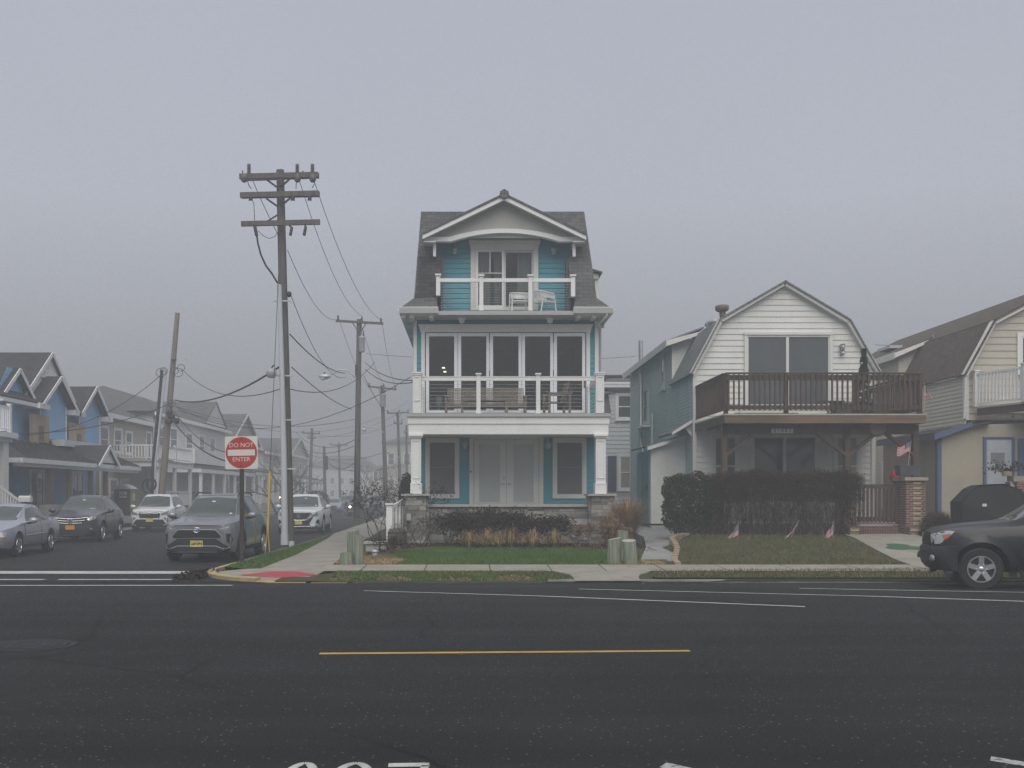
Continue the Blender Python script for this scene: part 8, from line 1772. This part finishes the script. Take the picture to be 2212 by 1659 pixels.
# ------------------------------------------------------------------ bollards, garden light, planters
def bollard(label, px, D, top, w, lean=0, group=None, zb=0.03, cut=.03):
    o = thing('wooden_bollard', label, 'bollard', (0,0,0), 0, group); s = F/D; h = Z(top, D)-zb; r = w/2/s; m = MB(); n = 22; g = random.Random(int(px)); ph = [g.uniform(0,6) for _ in range(4)]; vs = []; R_ = 9
    for j in range(R_+1):
        t = j/R_
        for k in range(n):
            a = 2*PI*k/n; rr = r*(1.06-.08*t)*(1+.035*math.sin(3*a+ph[0]+t)+.02*math.sin(7*a+ph[1])+.012*math.sin(13*a+ph[2]+3*t)); vs.append((rr*math.cos(a)+lean*t, rr*math.sin(a), -.2+(h+.2)*t+(cut*math.sin(a+ph[3]) if j == R_ else 0)))
    m.add(vs, [(j*n+k, j*n+(k+1) % n, (j+1)*n+(k+1) % n, (j+1)*n+k) for j in range(R_) for k in range(n)], True); m.build('post', BOLLARD, o); m = MB(); m.add([(v[0]*.995+.005*lean, v[1]*.995, v[2]+.004) for v in vs[-n:]]+[(lean, 0, h+.012)], [(k, (k+1) % n, n) for k in range(n)]); m.build('cut_top', BOLLARDTOP, o); place(o, (X(px, D), D, zb))
GL, GR = 'cluster of pilings on the straw patch', 'cluster of pilings by the side path'
bollard('tallest front green piling on the straw patch beside the side pavement', 772.5, 18.75, 1155, 25, .0, GL); bollard('shortest piling, knee high, on the straw patch left of the tall one', 748, 18.6, 1194, 27, 0, GL); bollard('piling standing at the back of the straw patch cluster', 762, 19.6, 1147, 26, .01, GL)
bollard('pale green piling nearest the lawn in the cluster by the side path', 1326, 18.85, 1164, 29, .02, GR); bollard('greenish piling leaning left beside the concrete side path', 1363.5, 18.75, 1168, 30, -.06, GR); bollard('taller darker piling behind the pair by the side path', 1345, 19.7, 1147, 24, 0, GR)
D_ = 19.9; t = thing('solar_light', 'small silver solar garden light on a stake by the dry straw', 'garden light'); s = F/D_; m = MB(); m.lathe([(.045,.20),(.10,.205),(.105,.235),(.05,.27),(.0,.275)], 12); m.build('cap', METALG, t); m = MB(); m.lathe([(.03,.10),(.065,.12),(.075,.20)], 10); m.build('lens', STICKER, t); m = MB(); m.tube([(0,0,0),(0,0,.10)], .012, 6); m.build('stake', METALG, t); place(t, (X(809.5,D_), D_, .04))
D_ = 22.3; s = F/D_; m = MB(); m.box(-.28,.28,-.2,.2,0,.26); m.box(-.34,.34,-.26,.26,.26,.32); place(tag(m.build('stone_block', STONECAP, loc=(0,0,0)), 'low grey stone block with a flat cap left of the white stair rail', 'stone block'), (X(813,D_), D_, .05))
D_ = 23.6; m = MB().lathe([(.0,0),(.24,0),(.285,.14),(.30,.30),(.285,.46),(.25,.56),(.22,.56),(.2,.5),(0,.5)], 18); t = thing('barrel_planter', 'dark weathered barrel standing at the foot of the stone pier', 'barrel'); m.build('barrel', WOODPOLE, t)
for z_ in (.12,.44): m = MB(); m.lathe([(.292,z_-.02),(.298,z_),(.292,z_+.02)], 18); m.build('hoop', DARKMET, t)
place(t, (X(857,D_), D_, .12))
# ------------------------------------------------------------------ plants
def bush(base, h, w, n0=10, depth=4, seed=0, spread=.6, r0=.012, flat=False, dy=None):
    """branching bare stems; returns stick rows"""
    g = random.Random(seed); S = []; b = Vector(base)
    def grow(p, d, l, r, k):
        q = p
        for _ in range(2):
            d2 = (d+Vector((g.gauss(0,.18), g.gauss(0,.18), g.gauss(.03,.12)))).normalized(); e = q+d2*l/2; S.append((*q, *e, r, r*.8)); q = e; d = d2; r *= .85
        if k > 0:
            for _ in range(g.choice((2,2,3))): grow(q, (d+Vector((g.gauss(0,spread), g.gauss(0,spread), g.gauss(.1,.3)))).normalized(), l*g.uniform(.55,.8), r*.8, k-1)
    for i in range(n0):
        p = b+Vector((g.uniform(-w/2,w/2)*.5, g.uniform(-1,1)*(dy or w/4), 0)); d = Vector(((p.x-b.x)/w*1.6+g.gauss(0,.15), g.gauss(0,.2), 1)).normalized(); grow(p, d, h*.42, r0, depth)
    top = max(s[5] for s in S)-b.z; k = h/top
    return [(s[0],s[1],b.z+(s[2]-b.z)*k,s[3],s[4],b.z+(s[5]-b.z)*k,s[6],s[7]) for s in S]
def shrub(name, label, cat, S, base, mat=TWIG, leaf=None, nleaf=0, ls=.03, group=None, jit=.05, seed=1):
    o = thing(name, label, cat, base, 0, group); segs('stems', S, mat, o)
    if leaf:
        g = random.Random(seed); P_ = []
        for _ in range(nleaf): s = g.choice(S[len(S)//4:]); P_.append((s[3]+g.gauss(0,jit), s[4]+g.gauss(0,jit), s[5]+g.gauss(0,jit)))
        leaves('leaves', P_, ls, leaf, o, seed=seed)
    return o
gz = lambda y: lawnz(0, y)+.02
# tall bare shrub at the house corner, and low twiggy shrubs
D_ = 25.2; b = (X(842,D_), D_, .1); S = bush(b, Z(1030,D_)-.1, 1.9, 16, 5, 3, .5, .016); shrub('bare_shrub', 'tall bare shrub with a few reddish leaves behind the white stair rail', 'shrub', S, b, TWIG, DARKLEAF, 1500, .035)
D_ = 23.2; b = (X(902,D_), D_, gz(D_)); S = bush(b, Z(1108,D_)-b[2], 1.1, 12, 4, 5, .45, .011); shrub('bare_shrub', 'thin bare shrub with upright stems in front of the left stone pier', 'shrub', S, b, TWIG)
D_ = 22.4; b = (X(866,D_), D_, gz(D_)); S = bush(b, .75, .8, 9, 4, 15, .5, .009); shrub('bare_shrub', 'small spindly shrub at the foot of the white stair rail', 'shrub', S, b, TWIG)
D_ = 21.3; b = (X(835,D_), D_, gz(D_)); S = bush(b, .42, 1.2, 16, 3, 25, .5, .007); shrub('bare_shrub', 'low tangle of dark twigs behind the solar garden light', 'shrub', S, b, TWIG, DARKLEAF, 500, .03)
for i, (px, w, top, lab) in enumerate(((975,1.05,1104,'dark dense bare shrub against the left part of the stone wall'),(1030,1.3,1098,'tallest dark bare shrub against the middle of the stone wall'),(1085,1.0,1101,'dark bare shrub right of the tallest one by the stone wall'),(1135,1.0,1114,'dark bare shrub below the front door against the stone wall'),(1180,.95,1117,'dark low bare shrub at the right end of the stone wall row'))):
    D_ = 23.35; b = (X(px,D_), D_, gz(D_)); h = Z(top,D_)-b[2]; S = bush(b, h, w, 20, 5, 40+i, .62, .010, dy=.22); shrub('dark_shrub', lab, 'shrub', S, b, TWIG, DARKLEAF, 3400, .036, 'dark bare shrubs along the stone wall', .09, 4+i)
def tuft(label, px, D, h, w, n, mat, seed, name='ornamental_grass', group='straw coloured grass tufts', droop=.55, rad=.06, wk=1.):
    b = Vector((X(px,D), D, gz(D))); g = np.random.default_rng(seed); t = g.uniform(0,2*PI,n); l = h*g.uniform(.55,1.25,n); out = g.uniform(.12,1.0,n)*w; l = l*(1-.6*out/w) if droop > .5 else l; r = g.uniform(0,rad*(2 if droop > .5 else 1),n); V = []; dirx, diry = np.cos(t), np.sin(t)/K; wd = wk*g.uniform(.004,.009,n); NS = 6; g0 = g.uniform(.35,1.1,n)
    for j in range(NS+1):
        s_ = j/NS; rad_ = r+out*(s_**(.85 if droop > .5 else 1.5)); dq = g0*droop; zz = l*((1+1.55*dq)*s_-(.15+2.05*dq)*s_**2); ww = wd*(1-.75*s_); cx, cy = b.x+rad_*dirx, b.y+rad_*diry
        V.append(np.stack([cx-diry*ww, cy+dirx*ww, b.z+np.maximum(zz,.01)], 1)); V.append(np.stack([cx+diry*ww, cy-dirx*ww, b.z+np.maximum(zz,.01)], 1))
    V = np.stack(V, 1).reshape(-1, 3); m_ = 2*(NS+1); Fc = np.concatenate([np.arange(n)[:, None]*m_+np.array([[2*j,2*j+1,2*j+3,2*j+2]]) for j in range(NS)])
    o = thing(name, label, 'grass tuft', tuple(b), 0, group); npmesh('blades', V, Fc, mat, o)
for i, (px, lab) in enumerate(((1013,'leftmost straw grass tuft in front of the dark shrubs'),(1053,'second straw grass tuft from the left'),(1076,'straw grass tuft squeezed in left of the largest one'),(1103,'largest straw grass tuft in the middle of the mulch bed'),(1150,'straw grass tuft right of the largest one, with a dark gap beside it'),(1197,'rightmost straw grass tuft in the mulch bed'))):
    tuft(lab, px, 22.75+.1*(i % 2), .74*(1.2 if i == 3 else .85 if i == 2 else 1.), .58 if i != 2 else .44, 300, STRAW, 60+i, wk=1.9, droop=.9)
def reeds(label, px, D, h, w, n, seed, mat=TAWNY):
    tuft(label, px, D, h, w, n, mat, seed, 'reed_clump', None, .36, .24, 1.3)
reeds('tall tawny reed clump beside the side path at the right corner of the teal house', 1354, 23.6, 1.55, .85, 1300, 81); reeds('smaller tawny reed clump in front of the right stone pier', 1322, 23.2, 1.15, .55, 600, 82)
for i, (px, D_, h, w, lab) in enumerate(((1285,23.1,.72,.7,'dried brown hydrangea bush in front of the right stone pier'),(1322,22.6,.80,.6,'dried hydrangea with pale seed heads beside the tawny reeds'),(1243,23.3,.62,.6,'small dried hydrangea at the right end of the stone wall'))):
    b = (X(px,D_), D_, gz(D_)); S = bush(b, h, w, 16, 2, 90+i, .35, .007); o = shrub('dried_hydrangea', lab, 'shrub', S, b, TAWNY); g = random.Random(i); P_ = []
    ends = [s for s in S if s[5] > b[2]+h*.62]
    for s in g.sample(ends, min(26, len(ends))):
        for _ in range(42): P_.append((s[3]+g.gauss(0,.038), s[4]+g.gauss(0,.03), s[5]+g.gauss(0,.03)))
    leaves('flower_heads', P_, .022, DRYHEAD, o, seed=i); P_ = []
    for _ in range(160): s = g.choice(S); P_.append((s[3]+g.gauss(0,.05), s[4]+g.gauss(0,.04), s[5]-abs(g.gauss(0,.08))))
    leaves('leaves', P_, .04, LEAFL, o, seed=i+5)
# clipped evergreen hedge, then the bare brown hedge on its stems
D_ = 24.35; o = thing('evergreen_hedge', 'dense dark evergreen hedge block beside the concrete side path', 'hedge', (X(1482,D_), D_, .45)); g = np.random.default_rng(5); x0, x1 = X(1432,D_), X(1545,D_); z0, z1 = .46, Z(1023,D_); P_ = []
cx, cz, hx, hz = (x0+x1)/2, (z0+z1)/2, (x1-x0)/2, (z1-z0)/2
while len(P_) < 15000:
    u = g.uniform(-1,1,3); q = (abs(u[0])**4+abs(u[1])**4+abs(u[2])**4)**.25
    if q > 1 or q < .62 and g.random() < .8: continue
    k = 1+.05*math.sin(u[0]*9+u[2]*5)+.045*math.sin(u[2]*13+u[0]*4)+.05*(g.random()-.5); z_ = cz+u[2]*hz*k; tap = 1-.18*max(0,-u[2])**2
    if u[2] < -.72 and g.random() < .6: continue
    P_.append((cx+u[0]*hx*k*tap, D_+.05+u[1]*.36*k*tap, z_))
leaves('foliage', P_, .040, EVERG, o, seed=8); S = [(cx+g.uniform(-hx,hx)*.7, D_+g.uniform(-.2,.2), .35, cx+g.uniform(-hx,hx)*.8, D_+g.uniform(-.3,.3), 1.6, .018, .008) for _ in range(26)]; segs('stems', S, TWIGB, o)
def barehedge(name, label, x0, x1, D, z0, z1, dd, nst, ntw, seed, dens_low=.30):
    g = random.Random(seed); S = []; o = thing(name, label, 'hedge', ((x0+x1)/2, D, z0)); H_ = z1-z0
    def top(x_): return z1+.05*math.sin(x_*3.1)+.04*math.sin(x_*7.3+1)
    for _ in range(nst):
        x_ = g.uniform(x0,x1); y_ = D+g.uniform(-dd,dd)*.6; p = Vector((x_,y_,z0-.05)); zt = z0+H_*g.uniform(.45,.75); n = 5; d = Vector((g.gauss(0,.10),g.gauss(0,.08),0))
        for i in range(n): q = p+Vector((d.x*.25+g.gauss(0,.03), d.y*.2+g.gauss(0,.02), (zt-z0)/n)); S.append((*p,*q,.013*(1-.1*i),.013*(1-.1*(i+1)))); p = q
    for _ in range(ntw):
        t = g.random(); x_ = g.uniform(x0,x1); y_ = D+g.uniform(-dd,dd); tp = top(x_)
        lo_ = z0+H_*.50 if g.random() > dens_low else z0+.02
        z_ = lo_+(tp-lo_)*g.random()**.8; l = g.uniform(.10,.30); d = Vector((g.gauss(0,.55),g.gauss(0,.5),abs(g.gauss(.55,.4)))).normalized(); q = Vector((x_,y_,z_))+d*l
        if q.z > tp+.03 or q.x < x0-.06 or q.x > x1+.06: continue
        S.append((x_,y_,z_,*q,.0055,.003))
    segs('stems', S, TWIGB, o); P_ = []
    for _ in range(int(ntw*.42)):
        s = g.choice(S[nst*5:])
        if s[5] > z0+H_*.42 or g.random() < .4: P_.append((s[3]+g.gauss(0,.03), s[4]+g.gauss(0,.03), s[5]+g.gauss(0,.03)))
    leaves('leaves', P_, .026, M('dry_hedge_leaf', (.034,.022,.014), .9, .3, 4., c2=(.10,.064,.038), isl=1, spec=.1) if 'dry_hedge_leaf' not in MATS else MATS['dry_hedge_leaf'], o, seed=seed)
barehedge('bare_hedge', 'long clipped brown leafless hedge standing on thin stems before the white porch', X(1532,24.2), X(1858,24.2), 24.2, .45, Z(1019,24.2), .34, 210, 15500, 3, .27)
D_ = 23.9; o = thing('round_bush', 'round clipped brown bush between the brick pier and the covered grill', 'bush', (X(2027,D_), D_, .42)); g = random.Random(9); S = []; c = Vector((X(2027,D_), D_, .42)); rr = X(2069,D_)-X(2027,D_)
for _ in range(3600):
    a, b = g.uniform(0,2*PI), math.acos(g.uniform(-.1,1)); k = g.uniform(.35,1)**.6; d = Vector((math.sin(b)*math.cos(a), math.sin(b)*math.sin(a)/K, math.cos(b)*1.12)); p = c+d*rr*k*.85+Vector((0,0,.06)); q = p+(d+Vector((g.gauss(0,.35),g.gauss(0,.3),g.gauss(.15,.3))))*rr*.20; S.append((*p,*q,.006,.003))
for _ in range(40): S.append((c.x+g.gauss(0,.08),c.y+g.gauss(0,.06),c.z-.1,c.x+g.gauss(0,.3),c.y+g.gauss(0,.2),c.z+.5,.012,.007))
segs('stems', S, TWIGB, o); leaves('leaves', [(s[3]+g.gauss(0,.02),s[4]+g.gauss(0,.02),s[5]+g.gauss(0,.02)) for s in S for _ in range(1)], .022, MATS['dry_hedge_leaf'], o, seed=10)
# plants across the side street
g = np.random.default_rng(11)
def foliage(name, label, cat, c, rx, ry, rz, n, size, mat, cone=False, trunk=True):
    o = thing(name, label, cat, c); u = g.normal(size=(n,3)); u /= np.linalg.norm(u, axis=1, keepdims=True); u *= g.uniform(.3,1,(n,1))**.4; P_ = np.array(c)+u*[rx,ry,rz]+[0,0,rz*.95]
    if cone: hh = (P_[:, 2]-c[2])/(2*rz); P_[:, :2] = np.array(c[:2])+(P_[:, :2]-np.array(c[:2]))*(1.25*(1-hh)+.12)[:, None]
    leaves('foliage', P_, size, mat, o, seed=n); m = MB(); m.tube([(c[0],c[1],c[2]-.1),(c[0],c[1],c[2]+rz)], .06, 8); m.build('trunk', TWIG, o)
foliage('cone_evergreen', 'dark cone-shaped evergreen in front of the blue house porch', 'evergreen', (-17.7, SD(210,-17.7), .05), .62, .5, .85, 2600, .07, CONIF, True)
foliage('low_hedge', 'long low dark hedge behind the white SUV and the leaning pole', 'hedge', (-18.2, 49.5, -.05), .6, 3.6, .62, 3600, .09, DARKLEAF)
foliage('garden_bush', 'rounded dark bush in the fog under the T-shaped pole', 'bush', (X(683,70), 70, .0), 1.2, 1.2, 1.05, 1800, .10, DARKLEAF)
foliage('garden_bush', 'tall narrow brown evergreen tight against the left column of the teal house', 'bush', (X(879,30), 30, .1), .35, .5, 1.25, 2600, .06, EVERG)
for i, (px, D_, h, lab) in enumerate(((640,72,6.3,'bare tree in the fog behind the tall pole'),(612,66,5.2,'smaller bare tree in the fog beside the grey-brown house'),(790,98,6.5,'ghostly bare tree at the end of the side street'),(900,100,6.0,'ghostly bare tree beside the beige house at the street end'))):
    b = (X(px,D_), D_, 0); S = bush(b, h, 2.2, 3, 6, 200+i, .55, .11); o = thing('bare_tree', lab, 'tree', b, 0, 'bare trees in the fog'); S_ = [s for s in S if s[6] > .03]; T_ = [s for s in S if s[6] <= .03]; segs('trunk', S_, TWIG, o, n=5); segs('crown', T_, TWIG, o)
# ------------------------------------------------------------------ grass, straw, leaf litter
def scatter(x0, x1, y0, y1, n, ok, seed, zf):
    g = np.random.default_rng(seed); x_ = g.uniform(x0,x1,n*2); y_ = g.uniform(y0,y1,n*2); P_ = [(a,b,zf(a,b)) for a, b in zip(x_, y_) if ok(a,b)]; return P_[:n]
def inpoly(P_):
    def f(x_, y_):
        c = False; n = len(P_)
        for i in range(n):
            (x1,y1),(x2,y2) = P_[i], P_[(i+1) % n]
            if (y1 > y_) != (y2 > y_) and x_ < (x2-x1)*(y_-y1)/(y2-y1)+x1: c = not c
        return c
    return f
lawn_l = inpoly([(-1.75,18.68),(4.0,18.68),(4.3,20.2),(4.2,21.9),(3.2,22.6),(1.8,23.0),(.2,23.1),(-1.1,22.9),(-2.0,22.1),(-2.0,21.0),(-1.55,19.6)])
def shp(name, P_, mat, lab, h=.06, w=.006, lean=.5, seed=1): o = blades(name, P_, h, w, mat, None, (0,0,0), lean, seed); kind(o, 'stuff'); o['label'] = lab; o['category'] = 'grass'; return o
gridsheet('front_lawn', -2.2, 4.4, 18.65, 23.3, lambda x_, y_: lawnz(0,y_)+.015, G['lawn_green'], 66, 46, lawn_l)
shp('lawn_grass', scatter(-2.2,4.4,18.6,23.2,26000,lawn_l,1,lambda a,b: lawnz(0,b)+.01), GRASSG, 'short green lawn before the teal house', .055, .006)
vl = inpoly([(-2.9,KD+.12),(2.25,KD+.12),(1.7,17.42),(-2.9,17.42)])
shp('verge_grass', scatter(-2.9,2.3,KD+.10,17.5,13000,lambda a,b: vl(a,b) and (b-KD > .42+.18*math.sin(a*2.3) or math.sin(a*5)>.2),2,lambda a,b: lawnz(0,b)-.005), GRASSG, 'patchy green grass strip between pavement and road', .055, .006)
shp('verge_dry_grass', scatter(-2.9,2.4,KD+.1,17.5,3500,lambda a,b: vl(a,b),12,lambda a,b: lawnz(0,b)-.005), STRAW, 'dry straw in the grass strip by the road', .04, .005, 1.6)
shp('corner_grass', scatter(-5.9,-4.3,18.6,36,9000,inpoly([(SX+.17,34.5),(SX+.17,19.2),(-5.3,18.55),(-4.9,18.62),(-4.97,23),(-5.22,27),(-5.5,31),(-5.8,34)]),3,lambda a,b: -.03), GRASSG, 'green grass on the corner verge', .06, .007)
vr = inpoly([(3.7,KD+.22),(30,KD+.22),(30,17.9),(12,17.95),(6,17.6),(4.0,17.42)])
gridsheet('verge_soil', 3.6, 30, KD+.2, 17.95, lambda x_, y_: lawnz(9,y_)+.03, G['soil_grass'], 120, 8, vr)
shp('verge_grass', scatter(3.7,24,KD+.2,17.95,15000,vr,4,lambda a,b: lawnz(9,b)+.03), GRASSB, 'worn winter grass strip along the right-hand kerb', .07, .007, .7)
rl_ = inpoly([(5.05,18.7),(10.35,18.7),(10.95,22.2),(11.25,24.0),(11.3,24.6),(6.5,24.6),(5.95,23),(5.55,21)]); rr_ = inpoly([(13.4,22),(14.3,18.7),(26,18.7),(26,26),(13.5,26)])
shp('winter_lawn_grass', scatter(5,26,18.6,26,34000,lambda a,b: rl_(a,b) or rr_(a,b),5,lambda a,b: lawnz(9,b)), GRASSB, 'worn brownish winter lawn before the white house', .075, .007, .7)
shp('straw_litter', scatter(-3.3,-1.4,18.6,21.7,7000,inpoly(sp),6,lambda a,b: .035), STRAW, 'dry straw around the left pilings', .07, .006, 2.2)
shp('straw_litter', scatter(3.0,5.0,18.6,19.9,1500,lambda a,b: (a-3.95)**2+(b-19.05)**2 < .5,16,lambda a,b: .05), STRAW, 'dry straw around the right pilings', .05, .005, 2.)
P_ = scatter(-2.7,5.1,21.5,24.2,900,lambda a,b: not lawn_l(a,b),7,lambda a,b: lawnz(0,b)+.035); o = leaves('leaf_litter', P_, .035, LEAFL, None, (0,0,0), .6, 3); kind(o, 'stuff', 'dead leaves on the mulch bed')
g_ = random.Random(4); P_ = [(-6.0+g_.gauss(0,.16), 17.55+g_.gauss(0,.45), -.13+abs(g_.gauss(0,.05))) for _ in range(900)]; o = leaves('leaf_pile', P_, .05, DARKLEAF, None, (0,0,0), .3, 4); kind(o, 'stuff', 'heap of dark wet leaves against the yellow corner kerb')
P_ = [(g_.uniform(-4.3,3.6), KD-.06-abs(g_.gauss(0,.14)), -.145+abs(g_.gauss(0,.012))) for _ in range(2600)]; P_ += [(g_.uniform(3.6,11), KD-.03-abs(g_.gauss(0,.06)), -.145) for _ in range(500)]; o = leaves('gutter_debris', P_, .022, LEAFL, None, (0,0,0), .7, 5); kind(o, 'stuff', 'brown leaf debris along the gutter')
# ------------------------------------------------------------------ air, sky, sun, camera
HAZE = .0056
hz = MB().box(-390, 390, -62, 424, -1.4, 14.0).build('haze', None, loc=(0,0,0))
m = bpy.data.materials.new('sea_fog'); m.use_nodes = True; nt = m.node_tree; nt.nodes.clear()
o_ = nt.nodes.new('ShaderNodeOutputMaterial'); v_ = nt.nodes.new('ShaderNodeVolumePrincipled')
v_.inputs['Color'].default_value = (.66,.685,.71,1); v_.inputs['Density'].default_value = HAZE; v_.inputs['Anisotropy'].default_value = .0
nt.links.new(v_.outputs[0], o_.inputs['Volume']); hz.data.materials.append(m); kind(hz, 'stuff', 'pale sea fog filling the whole street', 'fog')
w = bpy.data.worlds.new('World'); sc.world = w; w.use_nodes = True; nt = w.node_tree; bg = nt.nodes['Background']
SEL, SRT = 50, 178
sky = nt.nodes.new('ShaderNodeTexSky'); sky.sky_type = 'NISHITA'; sky.sun_disc = False; sky.sun_elevation = R(SEL); sky.sun_rotation = R(SRT); sky.air_density = 2.; sky.dust_density = 4.
tc = nt.nodes.new('ShaderNodeTexCoord'); sp = nt.nodes.new('ShaderNodeSeparateXYZ'); nt.links.new(tc.outputs['Generated'], sp.inputs[0])
rp_ = nt.nodes.new('ShaderNodeValToRGB'); e = rp_.color_ramp.elements
OV = 6.2
for i, (p, c) in enumerate(((.0, (.36,.38,.41)), (.10, (.60,.625,.70)), (.24, (.82,.845,.97)), (.40, (.79,.815,.95)), (1., (1.14,1.17,1.27)))):
    if i > 1: e.new(p)
    e[i].position = p; e[i].color = (*c, 1)
nt.links.new(sp.outputs[2], rp_.inputs[0])
ml = nt.nodes.new('ShaderNodeVectorMath'); ml.operation = 'SCALE'; ml.inputs['Scale'].default_value = OV; cn = nt.nodes.new('ShaderNodeTexNoise'); cn.inputs['Scale'].default_value = 2.2; cn.inputs['Detail'].default_value = 3; nt.links.new(tc.outputs['Generated'], cn.inputs[0])
cm = nt.nodes.new('ShaderNodeMath'); cm.operation = 'MULTIPLY_ADD'; cm.inputs[1].default_value = .12; cm.inputs[2].default_value = .94; nt.links.new(cn.outputs[0], cm.inputs[0])
c2 = nt.nodes.new('ShaderNodeVectorMath'); c2.operation = 'SCALE'; nt.links.new(rp_.outputs[0], c2.inputs[0]); nt.links.new(cm.outputs[0], c2.inputs['Scale']); nt.links.new(c2.outputs[0], ml.inputs[0])
mx = nt.nodes.new('ShaderNodeMix'); mx.data_type = 'RGBA'; mx.inputs[0].default_value = .90
nt.links.new(sky.outputs[0], mx.inputs[6]); nt.links.new(ml.outputs[0], mx.inputs[7]); nt.links.new(mx.outputs[2], bg.inputs[0]); bg.inputs[1].default_value = .10
sl = bpy.data.lights.new('sun', 'SUN'); sl.energy = 2.2; sl.angle = R(60); sl.color = (1.,.96,.90); so_ = bpy.data.objects.new('sun', sl); COL.objects.link(so_)
az = R(SRT); d_ = Vector((math.sin(az)*math.cos(R(SEL)), math.cos(az)*math.cos(R(SEL)), math.sin(R(SEL)))); so_.rotation_euler = d_.to_track_quat('Z', 'Y').to_euler(); so_.location = (0,-20,40)
cd = bpy.data.cameras.new('camera'); cd.sensor_width = 36; cd.lens = 36*F*K/2212; cd.shift_x = (1106-VX)/2212; cd.shift_y = (VY-829.5)/2212; cd.clip_end = 3000; cd.clip_start = .1
co_ = bpy.data.objects.new('camera', cd); COL.objects.link(co_); co_.location = (0,0,EYE); co_.rotation_euler = (R(90),0,0); sc.camera = co_
sc.view_settings.view_transform = 'Standard'; sc.view_settings.look = 'None'; sc.view_settings.gamma = 1; sc.view_settings.exposure = 0
sc.cycles.volume_bounces = 1; sc.cycles.max_bounces = 6; sc.cycles.transparent_max_bounces = 12; sc.cycles.use_denoising = True; sc.cycles.denoising_prefilter = 'NONE'; sc.cycles.use_adaptive_sampling = False; sc.cycles.sample_clamp_indirect = 4
